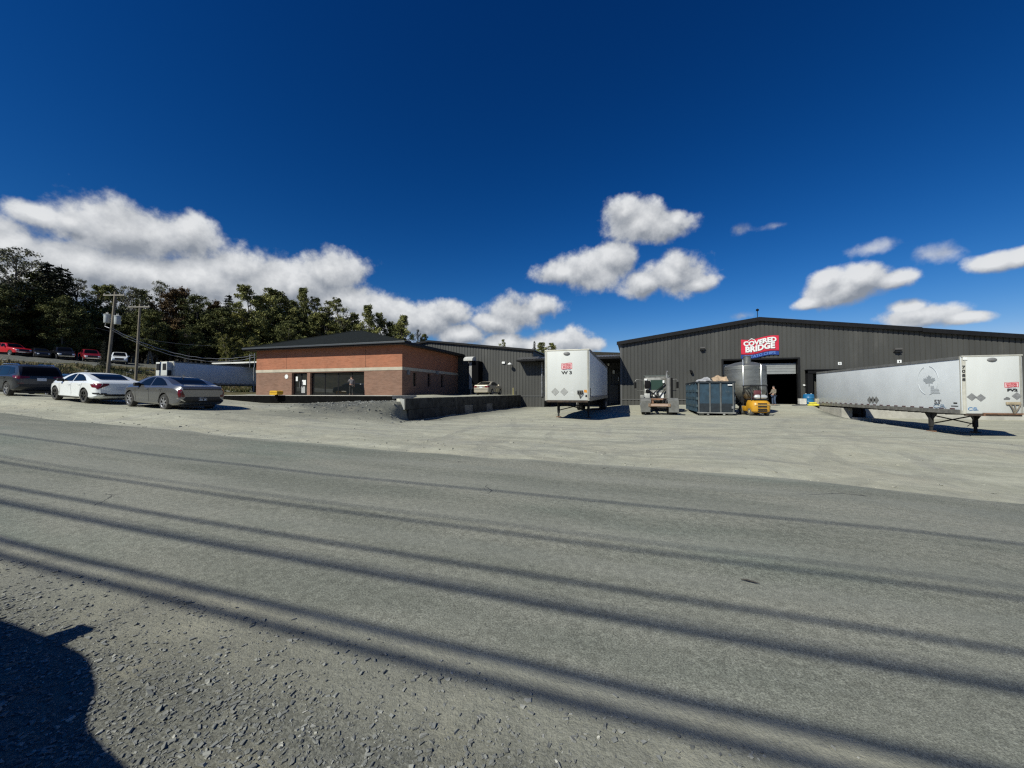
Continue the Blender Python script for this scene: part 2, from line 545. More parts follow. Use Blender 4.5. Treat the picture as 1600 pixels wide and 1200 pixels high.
# ------------------------------------------------------------------ the lie of the land
_RX = [-400, -200, -120, -60, -38, -35, -30, -25, -20, -15.5, -10, -5, 0, 3, 6, 10, 20, 60, 300]
_RZ = [9, 8.0, 6.0, 2.7, 1.5, 1.35, 1.12, .86, .62, .46, .22, .08, 0, -.04, -.2, -.4, -.72, -1.5, -4]


def gz(x, y):
    """Height of the ground at (x, y); works on arrays."""
    x = np.asarray(x, float)
    y = np.asarray(y, float)
    base = np.interp(x, _RX, _RZ)
    base = np.where(y < 6, base * (0.75 + 0.25 * sstep(1, 7, y)) + 0.0, base)
    # raised side west of the block wall
    t1 = np.interp(x, [-64, -50, -42, -32, -22, -16, -12.4], [1.8, 1.5, 1.2, .62, .66, .98, 1.1])
    t2 = np.interp(x, [-64, -42, -12.4], [1.8, 1.45, 1.32])
    left = t1 + (t2 - t1) * sstep(27.5, 32, y)
    shelf = np.interp(x, [-60, -38, -30, -23, -17, -9], [.05, .15, .25, .29, .26, 0]) * sstep(8.6, 10.8, y) * sstep(21, 14, y)
    left = base + (left - base) * sstep(11.5, 20, y) + shelf
    # yard
    m1 = np.interp(x, [-13, -3, 9, 12], [0.0, 0.0, 0.0, -.05])
    m2 = np.interp(x, [-13, -3.2, -1, 4, 8, 16], [-.03, 0.0, .27, .36, .41, .42])
    mid = m1 + (m2 - m1) * sstep(31, 41.5, y)
    mid = base + (mid - base) * sstep(8.5, 17, y)
    pit = -0.66 + 0.0 * x
    pit = base + (pit - base) * sstep(10, 24, y)
    xa = np.interp(y, [12, 30, 36.8, 41.5], [9.5, 12.0, 13.6, 15.6])
    xb = np.interp(y, [12, 30, 36.8, 41.5], [16, 17.0, 17.0, 16.9])
    mid = mid + (pit - mid) * sstep(xa, xb, x)
    la = np.interp(y, [13, 18.2], [-17, -12.32])
    lb = np.interp(y, [13, 18.2], [-8, -12.08])
    z = left + (mid - left) * sstep(la, lb, x)
    # hill with the upper lot on the left
    d = np.maximum(-61 - x, (y - 88) * 0.9 - np.maximum(0, x + 45) * 0.35)
    hill = 1.8 + 3.6 * sstep(-2, 12, d) + 1.75 * np.clip((d - 10) / 17, 0, 1) + 0.18 * np.maximum(0, d - 40)
    hill = np.minimum(hill, 34)
    z = np.where(d > 0, np.maximum(z, z + (hill - z) * sstep(0, 3, d)), z)
    # bank across the road behind the viewpoint
    z = z + 9 * sstep(-14, -45, y)
    return z


def gzf(x, y):
    return float(gz(x, y))


def axis_pts(spans):
    out = []
    for a, b, s in spans:
        k = max(1, int(round((b - a) / s)))
        out += list(np.linspace(a, b, k, endpoint=False))
    out.append(spans[-1][1])
    return np.array(out)


gx = axis_pts([(-900, -300, 100), (-300, -120, 12), (-120, -50, 1.5), (-50, -20, .7), (-20, -12.35, .4), (-12.35, -12.05, .1), (-12.05, -8, .4), (-8, 4, .2), (4, 12, .4),
               (12, 19, .2), (19, 34, .8), (34, 120, 8), (120, 900, 100)])
gy = axis_pts([(-400, -60, 40), (-60, -4, 4), (-4, 0, .5), (0, 10, .2), (10, 20, .4), (20, 46, .5), (46, 120, 3), (120, 300, 20), (300, 1500, 150)])
X, Y = np.meshgrid(gx, gy)
Z = gz(X, Y)
rs = np.random.RandomState(4)


def lump(X, Y, s, seed):
    """Smooth value noise used for ruts and lumps."""
    r = np.random.RandomState(seed).rand(64, 64)
    u, v = X / s, Y / s
    i, j = np.floor(u).astype(int), np.floor(v).astype(int)
    fu, fv = u - i, v - j
    fu, fv = fu * fu * (3 - 2 * fu), fv * fv * (3 - 2 * fv)
    g = lambda a, b: r[a % 64, b % 64]
    return (g(i, j) * (1 - fu) + g(i + 1, j) * fu) * (1 - fv) + (g(i, j + 1) * (1 - fu) + g(i + 1, j + 1) * fu) * fv - 0.5


onroad = sstep(1.9, 2.5, Y) * sstep(8.9, 8.2, Y)
rough = (0.10 * lump(X, Y, 2.3, 1) + 0.05 * lump(X * 0.5, Y * 1.6, 0.9, 2)) * (1 - onroad) * np.where(np.abs(X + 12.2) < 0.25, 0, 1)
rough = rough * np.where(Y > 40, 0.2, 1) * np.where((Y > 25.5) & (X < -18), .4, 1) * np.where((Y > 26) & (X > 13), .5, 1)
rough *= 1 + 5 * sstep(-62, -67, X)
Z = Z + rough - 0.012 * onroad
nx, ny = len(gx), len(gy)
idx = np.arange(nx * ny).reshape(ny, nx)
faces = np.stack([idx[:-1, :-1], idx[:-1, 1:], idx[1:, 1:], idx[1:, :-1]], -1).reshape(-1, 4)
gm = bpy.data.meshes.new('ground')
gm.from_pydata(np.stack([X, Y, Z], -1).reshape(-1, 3).tolist(), [], faces.tolist())
D = np.maximum(-61 - X, (Y - 88) * 0.9 - np.maximum(0, X + 45) * 0.35)
zr = np.maximum(sstep(1.9, 1.4, Y) * (1.0 + 0.45 * lump(X, Y, 1.1, 7)), 0.5 * sstep(2.4, 1.9, Y)) + 0.9 * sstep(2.4, .6, np.hypot((X + 14.2) / 1.6, (Y - 17.5) / 2.4)) \
    + 0.75 * sstep(9, 14, Y) * sstep(-12.5, -16, X) * (0.4 + lump(X * .5, Y, 2.1, 9)) + 1.0 * sstep(9, 12, D) * (1 - sstep(38, 43, D))
zr = zr + 0.7 * sstep(3.2, .3, np.abs(X + 11.6)) * sstep(18, 20, Y) * sstep(-12.2, -12.0, X) + 0.8 * sstep(1.9, .6, np.abs(X - np.interp(Y, [30, 37], [14.2, 15.4]))) * sstep(29, 34, Y) * sstep(37.2, 36.8, Y)
zgr = sstep(-2, 1, D) * sstep(13, 10, D) + sstep(-15, -20, Y) + sstep(20, 27, Y) * sstep(-44, -47, X) * (1 - sstep(0, 4, D)) + sstep(60, 80, Y) * (1 - sstep(0, 4, D)) \
    + 0.75 * sstep(14.5, 16, Y) * sstep(-38, -41, X) * (1 - sstep(0, 4, D))
zw = sstep(37, 43, D)
attr = gm.color_attributes.new('zone', 'FLOAT_COLOR', 'POINT')
colr = np.stack([np.clip(zr, 0, 1), np.clip(zgr, 0, 1), np.clip(zw, 0, 1), np.ones_like(X)], -1).reshape(-1)
attr.data.foreach_set('color', colr)
gm.materials.append(ground_material())
gm.polygons.foreach_set('use_smooth', [True] * len(gm.polygons))
ground = link('ground', gm)
ground['kind'] = 'structure'

# the road: one sheet a little above the ground, with ragged edges
rxs = axis_pts([(-300, -60, 6), (-60, -25, .8), (-25, -8, .3), (-8, 5, .15), (5, 20, .4), (20, 200, 6)])
rows = np.linspace(0, 1, 22)
ya = 1.78 + 0.16 * lump(rxs, rxs * 0 + 3.3, 0.7, 11) + 0.22 * lump(rxs, rxs * 0 + 1.3, 3.1, 12)
yb = 8.55 + 0.3 * lump(rxs, rxs * 0 + 8.3, 1.1, 13) + 0.45 * lump(rxs, rxs * 0 + 6.3, 5.0, 14)
RX_, T_ = np.meshgrid(rxs, rows)
RY_ = ya + (yb - ya) * T_
crown = 0.03 * (1 - (2 * T_ - 1) ** 2)
RZ_ = gz(RX_, RY_) + 0.004 + crown + 0.016 * lump(RX_, RY_, 1.7, 15) * sstep(0, .15, T_) * sstep(1, .85, T_)
edge = np.clip(np.minimum(T_, 1 - T_) / 0.02, 0, 1)
RZ_ = RZ_ - 0.035 * (1 - edge)
nr, nc = RX_.shape
idx = np.arange(nr * nc).reshape(nr, nc)
faces = np.stack([idx[:-1, :-1], idx[:-1, 1:], idx[1:, 1:], idx[1:, :-1]], -1).reshape(-1, 4)
rm = bpy.data.meshes.new('road')
rm.from_pydata(np.stack([RX_, RY_, RZ_], -1).reshape(-1, 3).tolist(), [], faces.tolist())
rm.materials.append(road_material())
rm.polygons.foreach_set('use_smooth', [True] * len(rm.polygons))
road = link('road', rm)
road['kind'] = 'structure'

def ground_z(x, y):
    """Height of the ground mesh itself (bilinear between its vertices)."""
    i = np.clip(np.searchsorted(gx, x) - 1, 0, nx - 2)
    j = np.clip(np.searchsorted(gy, y) - 1, 0, ny - 2)
    u = (x - gx[i]) / (gx[i + 1] - gx[i])
    v = (y - gy[j]) / (gy[j + 1] - gy[j])
    return (Z[j, i] * (1 - u) + Z[j, i + 1] * u) * (1 - v) + (Z[j + 1, i] * (1 - u) + Z[j + 1, i + 1] * u) * v


# loose stones
SH_V = np.array([(x, y, z) for x in (-1, 1) for y in (-1, 1) for z in (-1, 1)], float) * .72
SH_F = np.array([(0, 1, 3), (0, 3, 2), (4, 6, 7), (4, 7, 5), (0, 4, 5), (0, 5, 1), (2, 3, 7), (2, 7, 6), (0, 2, 6), (0, 6, 4), (1, 5, 7), (1, 7, 3)])


def stones(name, pts, sizes, mts, seed, label=None):
    r = np.random.RandomState(seed)
    N = len(pts)
    V = SH_V[None] * (1 + 1.1 * (r.rand(N, 8, 3) - 0.5))
    V = V * sizes[:, None, None] * np.stack([0.7 + 0.9 * r.rand(N), 0.5 + 0.4 * r.rand(N), 0.28 + 0.3 * r.rand(N)], -1)[:, None, :]
    th = r.rand(N) * 6.283
    c, s_ = np.cos(th)[:, None], np.sin(th)[:, None]
    tl = (r.rand(N)[:, None] - 0.5) * 0.8
    x, y, z = V[..., 0], V[..., 1], V[..., 2]
    y, z = y * np.cos(tl) - z * np.sin(tl), y * np.sin(tl) + z * np.cos(tl)
    x, y = x * c - y * s_, x * s_ + y * c
    V = np.stack([x, y, z], -1) + pts[:, None, :]
    F = (SH_F[None] + (np.arange(N) * 8)[:, None, None]).reshape(-1, 3)
    me = bpy.data.meshes.new(name)
    me.vertices.add(N * 8)
    me.vertices.foreach_set('co', V.reshape(-1))
    me.loops.add(F.size)
    me.loops.foreach_set('vertex_index', F.reshape(-1))
    me.polygons.add(len(F))
    me.polygons.foreach_set('loop_start', np.arange(0, F.size, 3))
    me.polygons.foreach_set('loop_total', np.full(len(F), 3))
    for m in mts:
        me.materials.append(m)
    k = r.choice(len(mts), N, p=[.62, .365, .015][:len(mts)] if len(mts) == 3 else None)
    me.polygons.foreach_set('material_index', np.repeat(k, 12))
    me.update()
    me.validate()
    me.shade_flat()
    o = link(name, me)
    o['kind'] = 'stuff'
    return o


st_m = [mat('stone_slate', (0.175, 0.178, 0.165), 0.85, var=0.35, vscale=9), mat('stone_grey', (0.235, 0.234, 0.212), 0.85, var=0.35, vscale=7),
        mat('stone_pale', (0.42, 0.41, 0.36), 0.8, var=0.2)]
N = 250000
sx_ = -9.5 + 13.0 * rs.rand(N)
sy_ = -1.2 + 3.25 * rs.rand(N)
keep = (rs.rand(N) < 0.10 + 1.05 * sstep(1.75, 1.2, sy_) * (0.45 + 1.2 * (lump(sx_, sy_, 1.1, 7) + .3))) & ((sy_ < 1.95) | (rs.rand(N) < 0.15))
sx_, sy_ = sx_[keep], sy_[keep]
sizes = 0.0034 + 0.0105 * rs.rand(len(sx_)) ** 3.0 + 0.009 * (rs.rand(len(sx_)) > 0.993)
sz_ = ground_z(sx_, sy_) + sizes * 0.26
stones('loose_gravel', np.stack([sx_, sy_, sz_], -1), sizes, st_m, 21)
N = 5200
sx_ = -34 + 54 * rs.rand(N)
sy_ = 8.3 + 20 * rs.rand(N) ** 1.5
keep = rs.rand(N) < (0.3 + 0.7 * sstep(.1, .3, lump(sx_, sy_, 3.0, 5)) + sstep(9.8, 8.6, sy_) * .3)
sx_, sy_ = sx_[keep], sy_[keep]
sizes = 0.012 + 0.035 * rs.rand(len(sx_)) ** 4
sz_ = ground_z(sx_, sy_) + sizes * 0.1
st_y = [mat('stone_dusty', (0.27, 0.268, 0.225), 0.9, var=.25, vscale=6), mat('stone_tan', (0.34, 0.33, 0.27), 0.9, var=.2, vscale=6)]
stones('yard_stones', np.stack([sx_, sy_, sz_], -1), sizes, st_y, 22)
N = 900
tt = rs.rand(N)
sx_ = np.concatenate([-14.4 + 1.5 * rs.randn(500), 15 + 2.0 * tt[:400] + .5 * rs.randn(400)])
sy_ = np.concatenate([17.6 + 1.6 * rs.randn(500), 31 + 6.0 * tt[:400] + .5 * rs.randn(400)])
sizes = 0.02 + 0.07 * rs.rand(N) ** 3
sz_ = ground_z(sx_, sy_) + sizes * 0.1
stones('rubble', np.stack([sx_, sy_, sz_], -1), sizes, st_m, 23)

# ------------------------------------------------------------------ cars
def pchip(xs, ys, x):
    """Monotone cubic interpolation."""
    xs, ys = np.asarray(xs, float), np.asarray(ys, float)
    h = np.diff(xs)
    dl = np.diff(ys) / h
    m = np.zeros(len(xs))
    m[0], m[-1] = dl[0], dl[-1]
    for i in range(1, len(xs) - 1):
        if dl[i - 1] * dl[i] > 0:
            w1, w2 = 2 * h[i] + h[i - 1], h[i] + 2 * h[i - 1]
            m[i] = (w1 + w2) / (w1 / dl[i - 1] + w2 / dl[i])
    x = np.clip(np.asarray(x, float), xs[0], xs[-1])
    k = np.clip(np.searchsorted(xs, x) - 1, 0, len(xs) - 2)
    t = (x - xs[k]) / h[k]
    return ((1 + 2 * t) * (1 - t) ** 2) * ys[k] + t * (1 - t) ** 2 * h[k] * m[k] + t * t * (3 - 2 * t) * ys[k + 1] + t * t * (t - 1) * h[k] * m[k + 1]


def car_body_mesh(S):
    """Closed body shell lofted along x (front is +x) from the spec's profiles, wheel arches cut out."""
    x0, x1 = S['top'][0][0], S['top'][-1][0]
    xs = np.unique(np.concatenate([np.linspace(x0, x0 + .25, 7), np.linspace(x0 + .25, x1 - .3, 56), np.linspace(x1 - .3, x1, 8)]))
    P = lambda k: pchip(*zip(*S[k]), xs)
    top, belt, bot, hw = P('top'), P('belt'), P('bot'), P('hw')
    belt = np.minimum(belt, top - 0.025)
    tum = S.get('tumble', 0.42)
    ch = S.get('crease', 0.02)
    rings = []
    for x, t, b, zb, w_ in zip(xs, top, belt, bot, hw):
        h = t - b
        ws = .945 * w_
        wr = ws - tum * h
        sill = b - zb
        half = [(0, zb), (.7 * w_, zb), (.93 * w_, zb + .03), (.985 * w_, zb + .13 * sill), (w_ - ch, zb + .34 * sill), (w_, zb + .62 * sill), (w_ - .004, zb + .80 * sill),
                (.985 * w_, b - .045), (ws, b), (ws - tum * h * .33, b + .33 * h), (ws - tum * h * .66, b + .66 * h), (wr + .01, b + .88 * h), (wr * .9, b + .955 * h),
                (wr * .6, b + .988 * h), (wr * .3, b + .997 * h), (0, t)]
        rings.append([(x, y, z) for y, z in half] + [(x, -y, z) for y, z in reversed(half[1:-1])])
    n = len(rings[0])
    V = [p for r in rings for p in r]
    F = []
    for i in range(len(rings) - 1):
        for k in range(n):
            F.append((i * n + k, i * n + (k + 1) % n, (i + 1) * n + (k + 1) % n, (i + 1) * n + k))
    for i in (0, len(rings) - 1):
        hN = n // 2
        o = i * n
        for k in range(hN):
            a, b_, c, d = k, k + 1, (n - k - 1) % n, (n - k) % n
            F.append(tuple(o + q for q in dict.fromkeys((a, b_, c, d))))
    me = bpy.data.meshes.new('body')
    me.from_pydata(V, [], F)
    bm = bmesh.new()
    bm.from_mesh(me)
    bmesh.ops.recalc_face_normals(bm, faces=bm.faces)
    bm.to_mesh(me)
    bm.free()
    return me


def cut_arches(me, S, paint, dark):
    me.materials.append(paint)
    cut = MB()
    r = S['wr'] + S.get('arch', .05)
    W = S['W'] / 2
    for xw in S['wx']:
        for sgn in (-1, 1):
            c0, c1 = (W - .30, W + .3) if sgn > 0 else (-W - .3, -W + .30)
            cut.lathe([(r, c0), (r, c1)], 28, (xw, 0, S['wr'] + .01), 'y')
            cut.box(xw - r * .97, xw + r * .97, c0, c1, -.3, S['wr'] * .9)
    co = cut.build('cutter', dark)
    bo = bpy.data.objects.new('shell', me)
    COL.objects.link(bo)
    md = bo.modifiers.new('b', 'BOOLEAN')
    md.operation = 'DIFFERENCE'
    md.object = co
    md.solver = 'EXACT'
    md.use_self = True
    try:
        md.material_mode = 'TRANSFER'
    except Exception:
        pass
    out = bpy.data.meshes.new_from_object(bo.evaluated_get(bpy.context.evaluated_depsgraph_get()))
    bpy.data.objects.remove(bo)
    bpy.data.objects.remove(co)
    shade(out, 28)
    return out


def patch_mesh(bvh, poly, mode, off=0.004, res=0.09, thick=0.0):
    """Fill a 2-D outline and drape it on the body: mode side+ / side- (x,z), rear / front (y,z), top (x,y)."""
    bm = bmesh.new()
    vs = [bm.verts.new((a, b, 0)) for a, b in poly]
    f = bm.faces.new(vs)
    bmesh.ops.triangulate(bm, faces=[f])
    for _ in range(5):
        long_ = [e for e in bm.edges if e.calc_length() > res]
        if not long_:
            break
        bmesh.ops.subdivide_edges(bm, edges=long_, cuts=1)
        bmesh.ops.triangulate(bm, faces=bm.faces[:])
    dirs = {'side+': (0, -1, 0), 'side-': (0, 1, 0), 'rear': (1, 0, 0), 'front': (-1, 0, 0), 'top': (0, 0, -1)}
    d = Vector(dirs[mode])
    bad = []
    for v in bm.verts:
        a, b = v.co.x, v.co.y
        p = {'side+': Vector((a, 3, b)), 'side-': Vector((a, -3, b)), 'rear': Vector((-6, a, b)), 'front': Vector((6, a, b)), 'top': Vector((a, b, 5))}[mode]
        hit = bvh.ray_cast(p, d)
        if hit[0] is None:
            q = {'side+': Vector((a, .8, b)), 'side-': Vector((a, -.8, b)), 'rear': Vector((-2.2, a, b)), 'front': Vector((2.2, a, b)), 'top': Vector((a, b, 1))}[mode]
            hit = bvh.find_nearest(q)
        nrm = hit[1]
        if nrm.dot(d) > 0:
            nrm = -nrm
        v.co = hit[0] + nrm * off - d * (thick * .3)
    bmesh.ops.recalc_face_normals(bm, faces=bm.faces)
    ctr = sum((f.normal for f in bm.faces), Vector())
    if ctr.dot(d) > 0:
        bmesh.ops.reverse_faces(bm, faces=bm.faces)
    me = bpy.data.meshes.new('patch')
    bm.to_mesh(me)
    bm.free()
    shade(me, 40)
    return me


def wheel(parent, x, y, r, wd, tyre_m, rim_m, dark_m, style, side):
    """tyre + rim; side +1 is the left flank."""
    p = bpy.data.objects.new('wheel', None)
    COL.objects.link(p)
    p.parent = parent
    p.location = (x, y, r)
    t = MB().lathe([(r * .64, -wd / 2 + .01), (r * .66, -wd / 2), (r * .93, -wd / 2 + .005), (r, -wd / 2 + .04), (r, wd / 2 - .04), (r * .93, wd / 2 - .005), (r * .66, wd / 2), (r * .64, wd / 2 - .01),
                    (r * .62, 0)], 32, axis='y')
    t.f = [f for f in t.f if len(f) == 4]
    t.build('tyre', tyre_m, p, 30)
    m = MB()
    s = side
    m.lathe([(r * .60, s * (wd / 2 - .015)), (r * .655, s * (wd / 2 - .004)), (r * .655, s * (wd / 2 - .05)), (r * .60, s * (wd / 2 - .05))], 32, axis='y', mi=0)
    m.f, m.mi = m.f[:-2], m.mi[:-2]
    m.lathe([(.001, s * (wd / 2 - .09)), (r * .64, s * (wd / 2 - .085))], 24, axis='y', mi=1)
    n = {'five': 5, 'star': 5, 'ten': 10, 'blade': 6}[style]
    for k in range(n):
        a = 2 * math.pi * k / n + .3
        tw = .35 if style in ('star', 'blade') else 0
        p0 = (math.cos(a) * r * .08, s * (wd / 2 - .035), math.sin(a) * r * .08)
        p1 = (math.cos(a + tw) * r * .63, s * (wd / 2 - .02), math.sin(a + tw) * r * .63)
        m.bar(p0, p1, r * (.17 if n < 8 else .08), .03, 0, up=(0, 1, 0))
    m.lathe([(r * .17, s * (wd / 2 - .06)), (r * .16, s * (wd / 2 - .02)), (.001, s * (wd / 2 - .015))], 16, axis='y', mi=0)
    m.build('rim', [rim_m, dark_m], p, 30)


def car(name, S, label, group, loc, rz, paint, rim_m=None, pitch=0.0):
    """A car: body, panes, lamps, wheels, mirrors, handles, plate; front is +x before turning by rz."""
    root = thing(name, label, S.get('cat', 'car'), loc, rz, group)
    root.rotation_euler = (0, pitch, rz)
    glass = mat('car_glass', (0.004, 0.0045, 0.005), 0.04, ior=1.45, spec=.2)
    dark = mat('black_trim', (0.014, 0.014, 0.015), 0.55)
    rubber = mat('tyre_rubber', (0.03, 0.029, 0.027), 0.9, var=.35, vscale=8, dirt=((.14, .13, .11), 5, .45, .8))
    chrome = mat('chrome', (0.75, 0.75, 0.76), 0.15, 1.0)
    red = mat('tail_red', (0.13, 0.006, 0.010), 0.2, coat=.2)
    lampw = mat('lamp_clear', (0.75, 0.77, 0.78), 0.1, coat=.5)
    plate_m = mat('plate_white', (0.62, 0.65, 0.70), 0.4)
    rim_m = rim_m or mat('rim_alloy', (0.55, 0.55, 0.56), 0.3, 0.8)
    key = 'shell_' + S['kind']
    raw = car_body_mesh(S)
    me = cut_arches(raw, S, paint, dark)
    me.name = 'body'
    bm = bmesh.new()
    bm.from_mesh(raw)
    bvh = BVHTree.FromBMesh(bm)
    bm.free()
    link('body', me, root)

    def patch(nm, poly, mode, m_, off=0.005, label=None):
        pm = patch_mesh(bvh, poly, mode, off)
        pm.materials.append(m_)
        o = link(nm, pm, root)
        if label:
            o['label'] = label
        return o
    for poly in S['side_glass']:
        for sgn in ('side+', 'side-'):
            patch('side_window', poly, sgn, glass)
    if 'pillar' in S:
        for poly in S['pillar']:
            for sgn in ('side+', 'side-'):
                patch('pillar_trim', poly, sgn, dark, .007)
    for nm, k in (('windshield', 'windshield'), ('rear_window', 'rear_glass')):
        if k in S:
            patch(nm, S[k][1], S[k][0], glass)
    for nm, mode, poly, mk in S.get('patches', []):
        m_ = {'red': red, 'dark': dark, 'clear': lampw, 'chrome': chrome, 'plate': plate_m, 'paint': paint, 'glass': glass}[mk]
        if mode in ('rear', 'front', 'top') or mode.startswith('side'):
            if mode == 'side':
                for sgn in ('side+', 'side-'):
                    patch(nm, poly, sgn, m_, .008)
            elif mode in ('rear2', 'front2'):
                pass
            else:
                patch(nm, poly, mode, m_, .008)
                if any(a != 0 for a, b in poly) and all(a > 0.02 for a, b in poly) and mode != 'top':
                    patch(nm, [(-a, b) for a, b in poly], mode, m_, .008)
    for xw in S['wx']:
        for sgn in (1, -1):
            wheel(root, xw, sgn * (S['W'] / 2 - .125), S['wr'], .225, rubber, rim_m, dark, S.get('rim', 'five'), sgn)
    # mirrors and handles
    mx, mz = S['mirror']
    for sgn in (1, -1):
        m = MB()
        W = S['W'] / 2
        m.box(mx - .09, mx + .07, sgn * (W + .02) - .10, sgn * (W + .02) + .12 + S.get('mirror_out', 0), mz, mz + .15, bev=.035)
        m.bar((mx + .03, sgn * (W - .1), mz + .02), (mx + .02, sgn * (W + .02), mz + .05), .08, .04)
        m.build('side_mirror', S.get('mirror_m', paint) if S.get('mirror_paint') else dark, root, 40)
    for hx, hz in S.get('handles', []):
        for sgn in (1, -1):
            hit = bvh.ray_cast(Vector((hx, sgn * 3, hz)), Vector((0, -sgn, 0)))
            yy = hit[0].y
            MB().box(hx - .10, hx + .10, yy - .01 - (.0 if sgn > 0 else .02), yy + .01 + (.02 if sgn > 0 else .0), hz - .015, hz + .018, bev=.008).build(
                'door_handle', S.get('handle_m') or paint, root, 40)
    if S.get('seams'):
        for xa, za, xb, zb in S['seams']:
            for sgn in (1, -1):
                m = MB()
                pts = []
                for t in np.linspace(0, 1, 9):
                    q = bvh.ray_cast(Vector((xa + (xb - xa) * t, sgn * 3, za + (zb - za) * t)), Vector((0, -sgn, 0)))
                    if q[0]:
                        pts.append(q[0] + q[1] * .001)
                if len(pts) > 2:
                    m.tube(pts, .005, 4)
                    m.build('door_seam', dark, root)
    if S.get('rails'):
        x0, x1, yy, zz = S['rails']
        for sgn in (1, -1):
            MB().tube([(x0, sgn * yy, zz - .03), (x0 + .15, sgn * yy, zz + .03), (0, sgn * yy, zz + .05), (x1 - .15, sgn * yy, zz + .03), (x1, sgn * yy, zz - .03)], .018, 6).build(
                'roof_rail', chrome, root, 40)
    if S.get('antenna'):
        ax, azz = S['antenna']
        MB().prism([(ax - .12, azz - .02), (ax + .1, azz - .02), (ax - .06, azz + .06), (ax - .12, azz + .06)], -.02, .02).build('roof_antenna', S.get('antenna_m', paint), root)
    # underbody
    MB().box(S['top'][0][0] + .35, S['top'][-1][0] - .35, -S['W'] / 2 + .33, S['W'] / 2 - .33, .16, .34).build('underbody', dark, root)
    return root


GREY_SEDAN = dict(kind='grey', W=1.84, wr=.335, wx=(-1.30, 1.42), tumble=.50, rim='blade', mirror=(.72, .93), antenna=(-.75, 1.42),
    top=[(-2.32, .94), (-2.24, 1.02), (-2.05, 1.055), (-1.75, 1.10), (-1.2, 1.29), (-.65, 1.40), (0, 1.435), (.4, 1.40), (.85, 1.24), (1.25, 1.03), (1.6, .97), (2.05, .86), (2.25, .73), (2.34, .6)],
    belt=[(-2.32, .85), (-1.9, .97), (-1.2, .985), (0, .94), (1.2, .915), (1.9, .83), (2.34, .55)],
    bot=[(-2.32, .46), (-2.2, .30), (-1.9, .21), (1.9, .19), (2.2, .22), (2.34, .3)],
    hw=[(-2.32, .80), (-2.22, .87), (-1.9, .905), (0, .92), (1.6, .905), (2.05, .82), (2.25, .66), (2.34, .5)],
    side_glass=[[(-1.42, 1.035), (-.2, .985), (-.2, 1.345), (-.65, 1.325), (-1.05, 1.215)], [(-.12, .985), (.88, .965), (.52, 1.20), (.15, 1.335), (-.12, 1.35)]],
    rear_glass=('top', [(-1.9, -.46), (-1.9, .46), (-.85, .56), (-.85, -.56)]),
    windshield=('top', [(.32, -.55), (.32, .55), (1.16, .66), (1.16, -.66)]),
    patches=[('tail_lamp', 'rear', [(.66, .60), (.845, .58), (.85, .88), (.78, .91), (.76, .70), (.66, .67)], 'red'), ('tail_lamp_strip', 'rear', [(-.72, .885), (.72, .885), (.72, .925), (-.72, .925)], 'dark'),
             ('tail_lamp', 'side', [(-2.3, .60), (-2.24, .66), (-2.22, .90), (-2.3, .9)], 'red'),
             ('rear_diffuser', 'rear', [(-.80, .36), (.80, .36), (.62, .60), (-.62, .60)], 'dark'), ('bumper_accent', 'rear', [(.60, .40), (.66, .40), (.86, .52), (.86, .56)], 'chrome'),
             ('license_plate', 'rear', [(-.16, .45), (.16, .45), (.16, .57), (-.16, .57)], 'plate'), ('headlight', 'front', [(.5, .62), (.62, .6), (.62, .72), (.45, .7)], 'clear'),
             ('front_grille', 'front', [(-.5, .32), (.5, .32), (.55, .5), (-.55, .5)], 'dark')],
    seams=[(-.16, .97, -.18, .32), (.95, .9, .9, .32), (-1.2, 1.0, -.85, .35)], handles=[(-.0, .83), (-.95, .86)])

